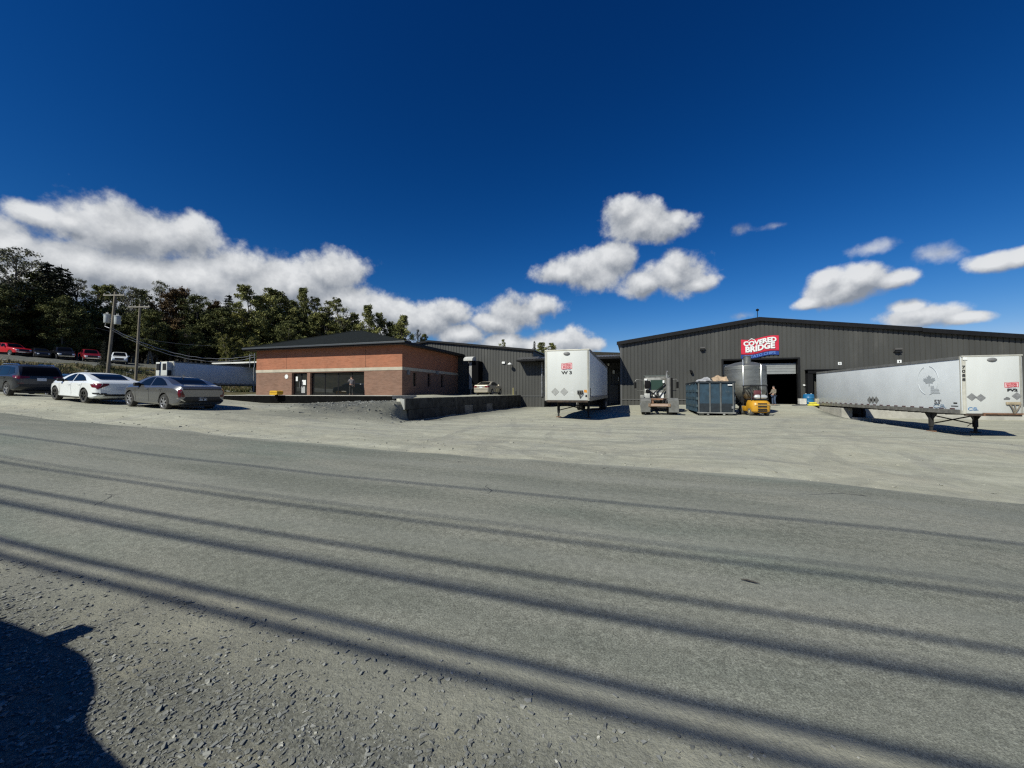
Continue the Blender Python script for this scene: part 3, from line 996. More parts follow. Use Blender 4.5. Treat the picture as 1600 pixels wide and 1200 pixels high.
WHITE_SEDAN = dict(kind='white', W=1.80, wr=.33, wx=(-1.30, 1.40), tumble=.48, rim='five', mirror=(.78, .93),
    top=[(-2.31, .92), (-2.24, 1.0), (-2.05, 1.06), (-1.75, 1.10), (-1.2, 1.27), (-.65, 1.385), (-.1, 1.415), (.4, 1.37), (.85, 1.21), (1.25, 1.02), (1.6, .95), (2.05, .82), (2.22, .70), (2.31, .55)],
    belt=[(-2.31, .83), (-1.9, .96), (-1.2, .97), (0, .925), (1.2, .895), (1.9, .80), (2.31, .5)],
    bot=[(-2.31, .42), (-2.2, .29), (-1.9, .21), (1.9, .18), (2.2, .19), (2.31, .25)],
    hw=[(-2.31, .72), (-2.2, .83), (-1.9, .885), (0, .90), (1.6, .885), (2.05, .80), (2.22, .66), (2.31, .5)],
    side_glass=[[(-1.36, 1.02), (-.2, .97), (-.2, 1.325), (-.65, 1.30), (-1.05, 1.19)], [(-.12, .97), (.9, .945), (.55, 1.165), (.15, 1.31), (-.12, 1.33)]],
    rear_glass=('top', [(-1.88, -.50), (-1.88, .50), (-.88, .56), (-.88, -.56)]),
    windshield=('top', [(.3, -.55), (.3, .55), (1.16, .66), (1.16, -.66)]),
    patches=[('tail_lamp', 'rear', [(.42, .86), (.80, .66), (.86, .80), (.84, .93), (.42, .93)], 'red'), ('tail_lamp', 'side', [(-2.32, .72), (-2.0, .74), (-1.84, .87), (-2.28, .93)], 'red'),
             ('bumper_vent', 'rear', [(.45, .40), (.80, .42), (.83, .50), (.50, .49)], 'dark'), ('bumper_vent', 'side', [(-2.3, .42), (-2.03, .44), (-1.97, .50), (-2.28, .51)], 'dark'),
             ('license_plate', 'rear', [(-.16, .62), (.16, .62), (.16, .76), (-.16, .76)], 'plate'), ('rear_diffuser', 'rear', [(-.6, .34), (.6, .34), (.5, .44), (-.5, .44)], 'dark'),
             ('headlight', 'front', [(.45, .58), (.62, .56), (.62, .68), (.4, .66)], 'clear'), ('front_grille', 'front', [(-.4, .5), (.4, .5), (.4, .64), (-.4, .64)], 'dark'),
             ('side_skirt', 'side', [(-.85, .22), (.98, .22), (.98, .25), (-.85, .25)], 'dark')],
    seams=[(-.16, .95, -.18, .32), (.98, .88, .92, .32), (-1.18, .98, -.86, .35)], handles=[(-.0, .80), (-.92, .83)])

SUV = dict(kind='suv', W=1.86, wr=.365, wx=(-1.28, 1.38), tumble=.30, rim='five', mirror=(.72, 1.08), rails=(-1.75, .35, .62, 1.66), crease=.03,
    top=[(-2.30, .93), (-2.28, 1.02), (-2.18, 1.30), (-2.02, 1.52), (-1.85, 1.64), (-1.2, 1.685), (-.4, 1.70), (.2, 1.66), (.65, 1.47), (1.12, 1.17), (1.6, 1.08), (2.05, .97), (2.22, .82), (2.30, .65)],
    belt=[(-2.30, .88), (-2.15, 1.04), (-1.2, 1.08), (0, 1.05), (1.1, 1.03), (1.8, .96), (2.30, .6)],
    bot=[(-2.30, .50), (-2.2, .36), (-1.9, .27), (1.9, .25), (2.2, .28), (2.30, .36)],
    hw=[(-2.30, .80), (-2.2, .875), (-1.9, .92), (0, .93), (1.6, .92), (2.0, .86), (2.2, .72), (2.30, .55)],
    side_glass=[[(-1.92, 1.2), (-1.35, 1.10), (-1.30, 1.52), (-1.66, 1.50)], [(-1.27, 1.11), (-.22, 1.085), (-.22, 1.575), (-1.24, 1.54)], [(-.14, 1.085), (.85, 1.075), (.42, 1.41), (.15, 1.56), (-.14, 1.575)]],
    rear_glass=('rear', [(-.70, 1.08), (.70, 1.08), (.60, 1.54), (-.60, 1.54)]),
    windshield=('top', [(.2, -.58), (.2, .58), (1.06, .70), (1.06, -.70)]),
    patches=[('tail_lamp', 'rear', [(.42, .98), (.80, .90), (.84, 1.05), (.76, 1.08), (.42, 1.04)], 'red'), ('tail_lamp', 'side', [(-2.28, .92), (-2.05, .97), (-1.85, 1.07), (-2.2, 1.08)], 'red'),
             ('license_plate', 'rear', [(-.17, .82), (.17, .82), (.17, .97), (-.17, .97)], 'plate'), ('rear_bumper', 'rear', [(-.8, .50), (.8, .50), (.84, .64), (-.84, .64)], 'dark'),
             ('wheel_arch_trim', 'side', [(-.95, .30), (.95, .30), (.95, .40), (-.95, .40)], 'dark'), ('reflector', 'rear', [(.62, .67), (.82, .67), (.82, .71), (.62, .71)], 'red'),
             ('headlight', 'front', [(.42, .74), (.68, .72), (.66, .86), (.4, .84)], 'clear'), ('front_grille', 'front', [(-.4, .5), (.4, .5), (.42, .78), (-.42, .78)], 'dark')],
    seams=[(-.18, 1.07, -.2, .42), (.95, 1.0, .9, .42), (-1.2, 1.08, -.8, .42)], handles=[(-.0, .93), (-.98, .96)])

OLD_SEDAN = dict(kind='old', W=1.76, wr=.315, wx=(-1.24, 1.36), tumble=.42, rim='ten', mirror=(.68, .95), mirror_paint=True,
    top=[(-2.25, .95), (-2.20, 1.03), (-2.0, 1.07), (-1.65, 1.09), (-1.3, 1.21), (-.8, 1.40), (-.2, 1.465), (.3, 1.43), (.75, 1.25), (1.15, 1.05), (1.6, .97), (2.0, .86), (2.17, .74), (2.25, .58)],
    belt=[(-2.25, .9), (-1.9, .985), (-1.2, .98), (0, .95), (1.2, .93), (1.8, .85), (2.25, .52)],
    bot=[(-2.25, .30), (-2.15, .25), (-1.8, .22), (1.8, .2), (2.15, .22), (2.25, .3)],
    hw=[(-2.25, .74), (-2.15, .82), (-1.85, .87), (0, .88), (1.6, .87), (2.0, .79), (2.17, .65), (2.25, .5)],
    side_glass=[[(-1.36, 1.03), (-.2, .995), (-.2, 1.375), (-.75, 1.33), (-1.1, 1.2)], [(-.12, .995), (.8, .975), (.45, 1.20), (.1, 1.36), (-.12, 1.38)]],
    rear_glass=('rear', [(-.60, 1.10), (.60, 1.10), (.53, 1.37), (-.53, 1.37)]),
    windshield=('top', [(.22, -.55), (.22, .55), (1.08, .66), (1.08, -.66)]),
    patches=[('tail_lamp', 'rear', [(.42, .80), (.76, .76), (.80, .92), (.70, .95), (.42, .92)], 'red'), ('tail_lamp', 'side', [(-2.24, .78), (-2.05, .82), (-1.95, .93), (-2.2, .95)], 'red'),
             ('trunk_trim', 'rear', [(-.40, .885), (.40, .885), (.40, .92), (-.40, .92)], 'chrome'), ('license_plate', 'rear', [(-.16, .74), (.16, .74), (.16, .86), (-.16, .86)], 'plate'),
             ('bumper_crease', 'rear', [(-.72, .56), (.72, .56), (.72, .575), (-.72, .575)], 'dark'),
             ('headlight', 'front', [(.45, .6), (.63, .58), (.6, .74), (.4, .7)], 'clear'), ('front_grille', 'front', [(-.4, .5), (.4, .5), (.4, .64), (-.4, .64)], 'dark')],
    seams=[(-.16, .97, -.18, .32), (.9, .9, .88, .32), (-1.15, 1.0, -.8, .35)], handles=[(-.0, .84), (-.9, .86)])

PICKUP = dict(kind='pickup', W=1.98, wr=.40, wx=(-1.75, 1.9), tumble=.26, rim='five', mirror=(.95, 1.22), cat='pickup truck', mirror_paint=True, arch=.07,
    top=[(-2.9, 1.16), (-2.86, 1.2), (-2.6, 1.21), (-1.12, 1.22), (-1.0, 1.27), (-.93, 1.75), (-.7, 1.86), (-.1, 1.90), (.55, 1.86), (.95, 1.62), (1.3, 1.26), (1.8, 1.21), (2.6, 1.13), (2.78, 1.02), (2.88, .8)],
    belt=[(-2.9, 1.12), (-1.1, 1.18), (-.9, 1.22), (1.2, 1.2), (2.4, 1.08), (2.88, .75)],
    bot=[(-2.9, .62), (-2.5, .5), (2.5, .42), (2.88, .5)],
    hw=[(-2.9, .93), (-2.7, .98), (0, .99), (2.2, .98), (2.7, .92), (2.88, .82)],
    side_glass=[[(-.82, 1.29), (-.1, 1.27), (-.1, 1.77), (-.75, 1.75)], [(-.02, 1.27), (1.05, 1.25), (.72, 1.62), (.5, 1.74), (-.02, 1.77)]],
    windshield=('top', [(.62, -.62), (.62, .62), (1.26, .76), (1.26, -.76)]),
    patches=[('headlight', 'front', [(.55, .78), (.86, .78), (.84, .98), (.55, .98)], 'clear'), ('front_grille', 'front', [(-.5, .72), (.5, .72), (.5, 1.02), (-.5, 1.02)], 'dark'),
             ('front_bumper', 'front', [(-.85, .5), (.85, .5), (.85, .66), (-.85, .66)], 'chrome'), ('bed_floor', 'top', [(-2.78, -.72), (-1.15, -.72), (-1.15, .72), (-2.78, .72)], 'dark')],
    seams=[(-.06, 1.24, -.06, .55), (1.12, 1.2, 1.1, .55), (-.86, 1.24, -.86, .55)], handles=[(.1, 1.08), (-.7, 1.08)])

LIFTED_SUV = dict(SUV, kind='wagon', cat='suv', rim='five', rails=None, handles=[(-.0, .93), (-.98, .96)])
LIFTED_SUV['patches'] = [p for p in SUV['patches'] if p[0] not in ('license_plate',)] + [('front_bumper', 'front', [(-.7, .4), (.7, .4), (.7, .5), (-.7, .5)], 'dark')]


def paint(name, col, rough=.28, metal=0.0, coat=.8):
    return mat(name, col, rough, metal, var=.05, vscale=1.5, coat=coat, dirt=((.28, .26, .22), 1.2, .66, 1.6))


def on_ground(x, y, rz, wb=2.7):
    """Ground height and slope-following pitch for a car centred at (x, y)."""
    dx, dy = math.cos(rz) * wb / 2, math.sin(rz) * wb / 2
    a, b = gzf(x + dx, y + dy), gzf(x - dx, y - dy)
    return (a + b) / 2, -math.atan2(a - b, wb)


def park(name, S, label, group, x, y, deg, pm, rim_m=None, dz=0.0):
    z, pt = on_ground(x, y, rad(deg), S['wx'][1] - S['wx'][0])
    return car(name, S, label, group, (x, y, z + dz), rad(deg), pm, rim_m, pt)


blackrim = mat('rim_black', (0.02, 0.02, 0.021), 0.35, 0.3)
park('suv', dict(SUV, cat='suv'), 'dark navy crossover with silver roof rails parked at the left edge', 'cars parked along the road', -32.5, 12.25, 176,
     paint('paint_navy', (0.016, 0.018, 0.023), .3, 0, .3), mat('rim_two_tone', (.42, .42, .44), .3, .7))
WHITE_SEDAN['mirror_m'] = None
park('sedan', WHITE_SEDAN, 'white sedan with black wheels parked between the dark crossover and the grey sedan', 'cars parked along the road', -25.25, 11.9, 175.7,
     paint('paint_white', (0.80, 0.82, 0.82), .25, 0, .9), blackrim)
park('sedan', GREY_SEDAN, 'metallic grey fastback sedan with two tone wheels parked nearest the road', 'cars parked along the road', -19.75, 11.9, 174,
     paint('paint_gunmetal', (0.20, 0.20, 0.20), .28, .75, .8), mat('rim_two_tone', (.42, .42, .44), .3, .7))
park('sedan', dict(OLD_SEDAN, rim='ten'), 'beige older sedan parked behind the concrete block wall beside the grey warehouse', None, -14.75, 38.7, 90,
     paint('paint_beige', (0.50, 0.44, 0.34), .3, .4, .8))
# a dark hatchback a little further back, seen between the crossover and the white sedan
park('hatchback', dict(SUV, kind='hatch', cat='car', rails=None), 'low black car parked farther back between the crossover and the white sedan', None, -37.6, 16.6, 172, paint('paint_black', (0.012, 0.012, 0.014), .25))
# the upper lot
UP = 'vehicles in the upper lot by the woods'


def up_at(px, dist):
    d = pix_ray(px, 560)
    d = Vector((d.x, d.y, 0)).normalized() * dist
    return d.x, d.y


def up_park(name, S, label, px, dist, deg, pm, rim_m=None):
    x, y = up_at(px, dist)
    return park(name, S, label, UP, x, y, deg, pm, rim_m)


up_park('pickup_truck', PICKUP, 'bright red pickup truck in the upper lot at the far left', 14, 94, 8, paint('paint_red', (0.50, 0.012, 0.02), .3, 0, .7))
up_park('sedan', dict(OLD_SEDAN, kind='up1'), 'black low sedan in the upper lot right of the bright red pickup', 62, 93, -12, paint('paint_black', (0.012, 0.012, 0.014), .25))
up_park('pickup_truck', dict(PICKUP, kind='up2'), 'black pickup truck in the upper lot between the black sedan and the dark red pickup', 98, 93, -15, paint('paint_black', (0.012, 0.012, 0.014), .25))
up_park('pickup_truck', dict(PICKUP, kind='up3'), 'dark red pickup truck in the upper lot left of the leaning utility pole', 140, 92, -18, paint('paint_maroon', (0.20, 0.008, 0.014), .3, 0, .7))
up_park('pickup_truck', dict(PICKUP, kind='up4'), 'white pickup truck in the upper lot between the two utility poles', 187, 90, -28, paint('paint_white', (0.80, 0.82, 0.82), .25, 0, .9))
# the vehicle beside the viewpoint whose shadow falls on the gravel at the lower left
park('suv', dict(SUV, cat='suv', kind='shoulder', rails=None, mirror_out=.16, mirror=(.14, 1.10)), 'dark crossover on the near shoulder whose shadow falls at the lower left', None, -4.05, -.88, 0,
     paint('paint_charcoal', (0.04, 0.042, 0.046), .25, .4))

# ------------------------------------------------------------------ buildings
def at_y(px, py, Y):
    d = pix_ray(px, py)
    return d.x / d.y * Y, CAM_H + d.z / d.y * Y


def at_x(px, py, X):
    d = pix_ray(px, py)
    return d.y / d.x * X, CAM_H + d.z / d.x * X


siding_m = mat('dark_siding', (0.064, 0.0635, 0.059), 0.55, spec=.3, var=.10, vscale=.7, stretch=(1, 1, .25), dirt=((.13, .125, .115), .8, .55, 1.0))
trim_m = mat('black_flashing', (0.010, 0.010, 0.011), 0.6, var=.2, spec=.2)
metal_roof_m = mat('grey_metal_roof', (0.13, 0.13, 0.13), 0.45, .4, var=.15)
conc_m = mat('concrete', (0.40, 0.385, 0.34), 0.9, var=.16, vscale=1.2, bump=.4, bscale=25, dirt=((.22, .20, .17), 1.1, .55, .8))
white_m = mat('white_enamel', (0.78, 0.78, 0.76), 0.4)
black_m = mat('black_rubber', (0.008, 0.008, 0.009), 0.8, spec=.15)
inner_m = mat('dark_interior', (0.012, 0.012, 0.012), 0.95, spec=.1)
grey_metal = mat('grey_steel', (0.30, 0.30, 0.30), 0.45, .6, var=.2)


def siding(name, parent, x0, x1, y, zbot, ztop, pitch=0.36, m=None):
    """Ribbed sheet facing -y: pans with sunk grooves; zbot and ztop are functions of x."""
    prof = []
    k = 0
    x = x0
    while x < x1 - 1e-6:
        for dx, dy in ((0, 0), (pitch * .72, 0), (pitch * .78, .045), (pitch * .94, .045)):
            if x + dx < x1:
                prof.append((x + dx, y + dy))
        x += pitch
    prof.append((x1, y))
    b = MB()
    V = [(px, py, zbot(px)) for px, py in prof] + [(px, py, ztop(px)) for px, py in prof]
    n = len(prof)
    b.add(V, [(i, i + 1, n + i + 1, n + i) for i in range(n - 1)])
    me_o = b.build(name, m or siding_m, parent)
    return me_o


YW = 42.0


# ---- main warehouse (right)
def main_top(x):
    if x < 11.57:
        return 8.53 - .14 * (11.57 - x)
    if x < 23.68:
        return 8.53 - .132 * (x - 11.57)
    return 8.53 - .132 * (x - 11.57) - .05


mainb = thing('warehouse', 'large dark grey metal warehouse with a big open door on the right', 'warehouse', (11.57, YW, .3))
LX, RX = -1.15, 48.0


def L(o):
    """Shift a building part modelled in world coordinates under its thing."""
    o.location = -Vector(o.parent.location)
    return o


DX0, DX1, DZ0, DZ1 = 8.51, 14.70, .42, 4.72
for a, b_, zb, zt in ((LX, DX0, lambda x: .1, main_top), (DX1, RX, lambda x: -1.2 if x > 16.4 else .2, main_top), (DX0, DX1, lambda x: DZ1, main_top)):
    L(siding('front_wall', mainb, a, b_, YW, zb, zt))
b = MB()
b.box(LX, LX + .12, YW + .06, 100, 0, main_top(LX))
L(b.build('side_wall', siding_m, mainb))
b = MB()
for xa, xb in ((LX - .35, 11.57), (11.57, 23.68), (23.68, RX + .3)):
    za, zb = main_top(xa + .001), main_top(xb - .001)
    b.add([(xa, YW - .28, za + .10), (xb, YW - .28, zb + .10), (xb, 100, zb + .10), (xa, 100, za + .10), (xa, YW - .28, za + .20), (xb, YW - .28, zb + .20), (xb, 100, zb + .20), (xa, 100, za + .20)],
          [(0, 3, 2, 1), (4, 5, 6, 7), (0, 1, 5, 4), (1, 2, 6, 5), (2, 3, 7, 6), (3, 0, 4, 7)])
L(b.build('roof', metal_roof_m, mainb))
b = MB()
for xa, xb in ((LX - .38, 11.57), (11.57, 23.68), (23.70, RX + .3)):
    za, zb = main_top(xa + .001), main_top(xb - .001)
    b.add([(xa, YW - .34, za - .12), (xb, YW - .34, zb - .12), (xb, YW - .283, zb - .12), (xa, YW - .283, za - .12), (xa, YW - .34, za + .24), (xb, YW - .34, zb + .24), (xb, YW - .283, zb + .24), (xa, YW - .283, za + .24)],
          [(0, 3, 2, 1), (4, 5, 6, 7), (0, 1, 5, 4), (1, 2, 6, 5), (2, 3, 7, 6), (3, 0, 4, 7)])
    b.add([(xa, YW - .283, za - .12), (xb, YW - .283, zb - .12), (xb, YW - .003, zb - .05), (xa, YW - .003, za - .05)], [(0, 1, 2, 3)])
L(b.build('rake_trim', trim_m, mainb))
b = MB()
b.box(LX - .04, LX + .10, YW - .05, YW - .004, .2, main_top(LX))
b.box(LX - .04, DX0 - .2, YW - .06, YW - .004, .84, .92)
L(b.build('corner_trim', mat('grey_trim', (.11, .11, .108), .5), mainb))
b = MB()
b.box(DX0 - .16, DX0, YW - .09, YW + .3, DZ0 - .1, DZ1 + .14)
b.box(DX1, DX1 + .16, YW - .09, YW + .3, DZ0 - .1, DZ1 + .14)
b.box(DX0, DX1, YW - .09, YW + .3, DZ1, DZ1 + .14)
L(b.build('door_frame', trim_m, mainb))
door = L(MB().box(DX0 + .02, DX1 - .02, YW + .42, YW + .48, 3.36, 4.36).build('roller_door', mat('grey_door_panel', (.25, .26, .255), .5, var=.08, vscale=2), mainb))
b = MB()
for k in range(4):
    b.box(DX0 + .02, DX1 - .02, YW + .40, YW + .417, 3.36 + .25 * k, 3.378 + .25 * k)
L(b.build('door_seam', mat('seam_grey', (.22, .22, .22), .6), mainb))
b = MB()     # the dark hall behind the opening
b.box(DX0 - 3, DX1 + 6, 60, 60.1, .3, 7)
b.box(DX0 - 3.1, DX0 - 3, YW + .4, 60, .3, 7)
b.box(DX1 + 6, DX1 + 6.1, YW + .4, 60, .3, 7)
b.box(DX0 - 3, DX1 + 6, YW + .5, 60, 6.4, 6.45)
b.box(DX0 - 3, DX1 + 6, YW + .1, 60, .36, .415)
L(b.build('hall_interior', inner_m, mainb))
L(MB().box(DX0 - .4, DX1 + .5, YW - .7, YW + .09, .2, .44, bev=.02).build('door_sill', conc_m, mainb))
for px, py, w_, h_, dp in ((1097, 545, .42, .30, .30), (1401, 547, .5, .32, .30)):
    x, z = at_y(px, py, YW)
    b = MB().prism([(YW - .002, z + h_ / 2), (YW - dp, z + h_ / 2), (YW - dp, z + .02), (YW - .10, z - h_ / 2), (YW - .002, z - h_ / 2)], x - w_ / 2, x + w_ / 2, 'yz')
    L(b.build('wall_light', mat('bronze_fixture', (.10, .095, .09), .5), mainb))
    L(MB().box(x - w_ / 2 + .03, x + w_ / 2 - .03, YW - dp + .02, YW - .09, z - h_ / 2 - .01, z - h_ / 2 + .05).build('light_lens', mat('black_trim', (.014, .014, .015), .5), mainb))
for px, py, s_ in ((1312, 568, .26), (1405, 565, .30)):
    x, z = at_y(px, py, YW)
    L(MB().box(x - s_ / 2, x + s_ / 2, YW - .03, YW - .003, z - s_ / 2, z + s_ / 2).build('dock_number', white_m, mainb))
    L(MB().box(x - .03, x + .03, YW - .045, YW - .031, z - .07, z + .07).build('dock_digit', black_m, mainb))
x, z = at_y(1256, 602, YW)
L(MB().lathe([(.001, -.06), (.07, -.05), (.085, 0), (.085, .08)], 14, (x, YW - .085, z), 'y').build('door_button', white_m, mainb, 40))
x, z = at_y(1080, 581, YW)
b = MB().box(x - .10, x + .10, YW - .34, YW - .003, z - .14, z + .10, bev=.03)
b.box(x - .16, x + .02, YW - .2, YW - .1, z + .10, z + .18)
L(b.build('security_camera', black_m, mainb))
b = MB()
b.lathe([(.45, 8.55), (.42, 8.80), (.30, 8.88), (.001, 8.9)], 16, (11.2, 46, 0))
L(b.build('roof_vent', white_m, mainb, 40))
b = MB()
b.tube([(11.55, 42.2, 8.6), (11.55, 42.2, 9.45)], .03, 6)
b.lathe([(.001, 9.4), (.13, 9.47), (.13, 9.6), (.001, 9.68)], 12, (11.55, 42.2, 0))
L(b.build('roof_antenna', black_m, mainb))

# dock at the right: dock shelter round the trailer, retaining wall, foundation
sh = thing('dock_shelter', 'black padded dock shelter framing the rear of the trailer on the right', 'dock shelter', (17.1, YW, .4))
x0, x1 = 15.4, 18.75
b = MB()
b.box(x0 - .15, x0 + .25, YW - .65, YW - .01, .42, 3.6, bev=.03)
L(b.build('side_pad', black_m, sh))
b = MB()
b.box(x1 - .25, x1 + .15, YW - .65, YW - .01, .42, 3.6, bev=.03)
L(b.build('side_pad', black_m, sh))
L(MB().box(x0 - .15, x1 + .15, YW - .7, YW - .01, 3.3, 3.62, bev=.03).build('head_pad', black_m, sh))
b = MB()
b.box(x0 - .18, x1 + .18, YW - .78, YW - .01, 3.625, 3.69)
L(b.build('hood', trim_m, sh))
rw = thing('retaining_wall', 'pale concrete retaining wall stepping down beside the loading dock on the right', 'wall', (16.45, 38, 0))
b = MB()
b.box(15.82, 16.52, 36.9, YW - .02, -.8, .36, bev=.02)
L(b.build('wall_body', conc_m, rw))
L(MB().box(16.45, 17.3, 36.0, 36.89, -.95, -.34, bev=.02).build('footing', conc_m, rw))
fd = thing('foundation_wall', 'long pale concrete foundation wall under the siding behind the trailer on the right', 'wall', (30, YW, -.7))
L(MB().box(18.2, 48, YW - .08, YW - .01, -1.0, .42).build('wall_body', conc_m, fd))

# ---- west warehouse
west = thing('warehouse', 'lower grey ribbed metal warehouse behind the brick office and the beige sedan', 'warehouse', (-23.8, YW, 1))


def west_top(x):
    return 7.86 - .118 * abs(x + 23.83)


L(siding('front_wall', west, -37.0, -10.74, YW, lambda x: 1.0 if x < -12.4 else -.15, west_top))
L(siding('low_wall', west, -10.74, -9.4, YW, lambda x: -.15, lambda x: 5.12))
L(MB().box(-10.80, -10.68, YW + .06, 95, 0, west_top(-10.74)).build('side_wall', siding_m, west))
b = MB()
for xa, xb in ((-37.4, -23.83), (-23.83, -10.45)):
    za, zb = west_top(xa), west_top(xb)
    b.add([(xa, YW - .2, za + .06), (xb, YW - .2, zb + .06), (xb, 95, zb + .06), (xa, 95, za + .06), (xa, YW - .2, za + .14), (xb, YW - .2, zb + .14), (xb, 95, zb + .14), (xa, 95, za + .14)],
          [(0, 3, 2, 1), (4, 5, 6, 7), (0, 1, 5, 4), (1, 2, 6, 5), (2, 3, 7, 6), (3, 0, 4, 7)])
L(b.build('roof', metal_roof_m, west))
b = MB()
for xa, xb in ((-37.42, -23.83), (-23.83, -10.43)):
    za, zb = west_top(xa), west_top(xb)
    b.add([(xa, YW - .25, za - .06), (xb, YW - .25, zb - .06), (xb, YW - .203, zb - .06), (xa, YW - .203, za - .06), (xa, YW - .25, za + .17), (xb, YW - .25, zb + .17), (xb, YW - .203, zb + .17), (xa, YW - .203, za + .17)],
          [(0, 3, 2, 1), (4, 5, 6, 7), (0, 1, 5, 4), (1, 2, 6, 5), (2, 3, 7, 6), (3, 0, 4, 7)])
L(b.build('rake_trim', trim_m, west))
x, z = at_y(787, 567, YW)
L(MB().box(x - .18, x + .18, YW - .14, YW - .003, z - .11, z + .13, bev=.02).build('wall_light', white_m, west))
x, z = at_y(799, 569, YW)
b = MB().tube([(x + .05, YW - .01, z - .05), (x, YW - .4, z + .02), (x - .02, YW - .55, z - .02)], .05, 8)
b.lathe([(.04, .12), (.22, -.02), (.24, -.10), (.001, -.06)], 16, (x - .02, YW - .55, z + .02))
L(b.build('yard_light', white_m, west, 40))
b = MB().tube([(-9.62, YW - .10, 5.0), (-9.62, YW - .10, 1.15)], .085, 10)
for z in (1.6, 2.7, 3.9):
    b.box(-9.74, -9.5, YW - .06, YW - .003, z, z + .08)
L(b.build('downspout', grey_metal, west, 40))
L(MB().box(-12.3, -9.45, YW - .05, YW - .004, 1.16, 1.24).build('ledge_trim', mat('grey_trim', (.11, .11, .108), .5), west))
b = MB().box(-9.30, -8.95, YW - .40, YW + .1, .55, 1.3, bev=.03)
L(b.build('dock_bumper', black_m, west))
# exhaust duct and black shadow box on the west warehouse, beside the brick office
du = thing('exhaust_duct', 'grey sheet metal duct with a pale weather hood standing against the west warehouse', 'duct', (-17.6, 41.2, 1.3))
xd, zt = -17.75, 5.2
L(MB().box(xd - .17, xd + .17, 40.65, 40.98, 2.0, zt, bev=.02).build('duct', mat('galvanised', (.34, .33, .32), .45, .5, var=.15), du))
b = MB().prism([(40.1, zt + .02), (41.3, zt + .02), (41.3, zt + .42), (40.9, zt + .55), (40.5, zt + .48), (40.1, zt + .25)], xd - .62, xd + .45, 'yz')
L(b.build('hood', mat('pale_hood', (.52, .51, .48), .5, var=.15), du))
L(MB().box(xd + .2, xd + 1.0, 40.6, YW - .06, 2.6, zt + .02, bev=.02).build('shadow_box', mat('shadow_black', (.005, .005, .006), .95, spec=.05), du))  # near-black box added to stand in for the shadow on the wall
b = MB()
b.tube([(xd + .45, 41.2, 1.25), (xd + .45, 41.2, 2.62)], .05, 8)
L(b.build('post', grey_metal, du))
b = MB()
b.tube([(xd, 40.8, 1.25), (xd, 40.8, 2.02)], .06, 8)
L(b.build('post', grey_metal, du))

# ---- covered dock bay between the warehouses
bay = thing('dock_canopy', 'covered loading bay with a low grey canopy behind the W3 trailer', 'loading bay', (-5.3, 44, 0))
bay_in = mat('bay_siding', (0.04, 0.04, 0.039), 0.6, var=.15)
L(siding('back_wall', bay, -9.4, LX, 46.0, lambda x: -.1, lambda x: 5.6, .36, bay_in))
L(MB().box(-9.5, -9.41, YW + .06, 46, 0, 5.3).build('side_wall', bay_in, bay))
b = MB()
prof = []
for k in range(60):
    xx = -9.8 + (8.55 / 59) * k
    prof.append((xx, .05 * (k % 2)))
V = []
for xx, dz in prof:
    V += [(xx, 39.45, 5.18 + dz), (xx, 47.0, 6.05 + dz)]
b.add(V, [(2 * i, 2 * i + 2, 2 * i + 3, 2 * i + 1) for i in range(59)])
L(b.build('roof', metal_roof_m, bay))
b = MB()
prof = [(-12.15 + .16 * k, .045 * (k % 2)) for k in range(15)]
V = []
for xx, dz in prof:
    V += [(xx, 40.55, 5.22 + dz), (xx, 41.97, 5.62 + dz)]
b.add(V, [(2 * i, 2 * i + 2, 2 * i + 3, 2 * i + 1) for i in range(14)])
L(b.build('side_canopy', metal_roof_m, bay))
b = MB()
b.box(-12.2, -9.86, 40.48, 40.54, 5.02, 5.20)
b.box(-12.2, -12.12, 40.545, 41.98, 5.02, 5.18)
b.box(-9.85, LX - .06, 39.38, 39.44, 4.98, 5.17)
b.box(-9.85, -9.79, 39.445, 41.98, 4.98, 5.16)
L(b.build('fascia', trim_m, bay))
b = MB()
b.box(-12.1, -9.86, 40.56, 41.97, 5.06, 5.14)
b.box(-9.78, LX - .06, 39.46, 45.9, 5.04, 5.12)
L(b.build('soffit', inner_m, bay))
for z0, z1, xa, xb in ((1.1, 3.9, -6.4, -3.6),):
    L(MB().box(xa, xb, 45.88, 45.96, z0, z1).build('dock_door', mat('door_grey', (.16, .16, .16), .6), bay))
L(MB().box(-2.55, -1.55, 45.88, 45.96, .35, 2.5).build('man_door', mat('door_dark', (.05, .05, .05), .6), bay))
# small white fittings seen in the shade right of the trailer
for nm, px, py, dx, dz in (('bay_light', 968, 560, .12, .34), ('bay_lamp', 959, 581, .22, .40), ('meter_box', 951, 570, .2, .3)):
    x, z = at_y(px, py, 45.9)
    L(MB().box(x - dx / 2, x + dx / 2, 45.62, 45.86, z - dz / 2, z + dz / 2, bev=.03).build(nm, white_m, bay))
x, z = at_y(970, 592, 45.9)
b = MB()
for xa in (x - .30, x + .0):
    b.box(xa, xa + .05, 45.82, 45.86, z - .25, z + .25)
b.box(x + .05, x + .30, 45.82, 45.86, z + .2, z + .25)
b.box(x + .05, x + .30, 45.82, 45.86, z - .25, z - .2)
b.box(x + .30, x + .35, 45.82, 45.86, z - .25, z + .25)
L(b.build('notice_frame', white_m, bay))

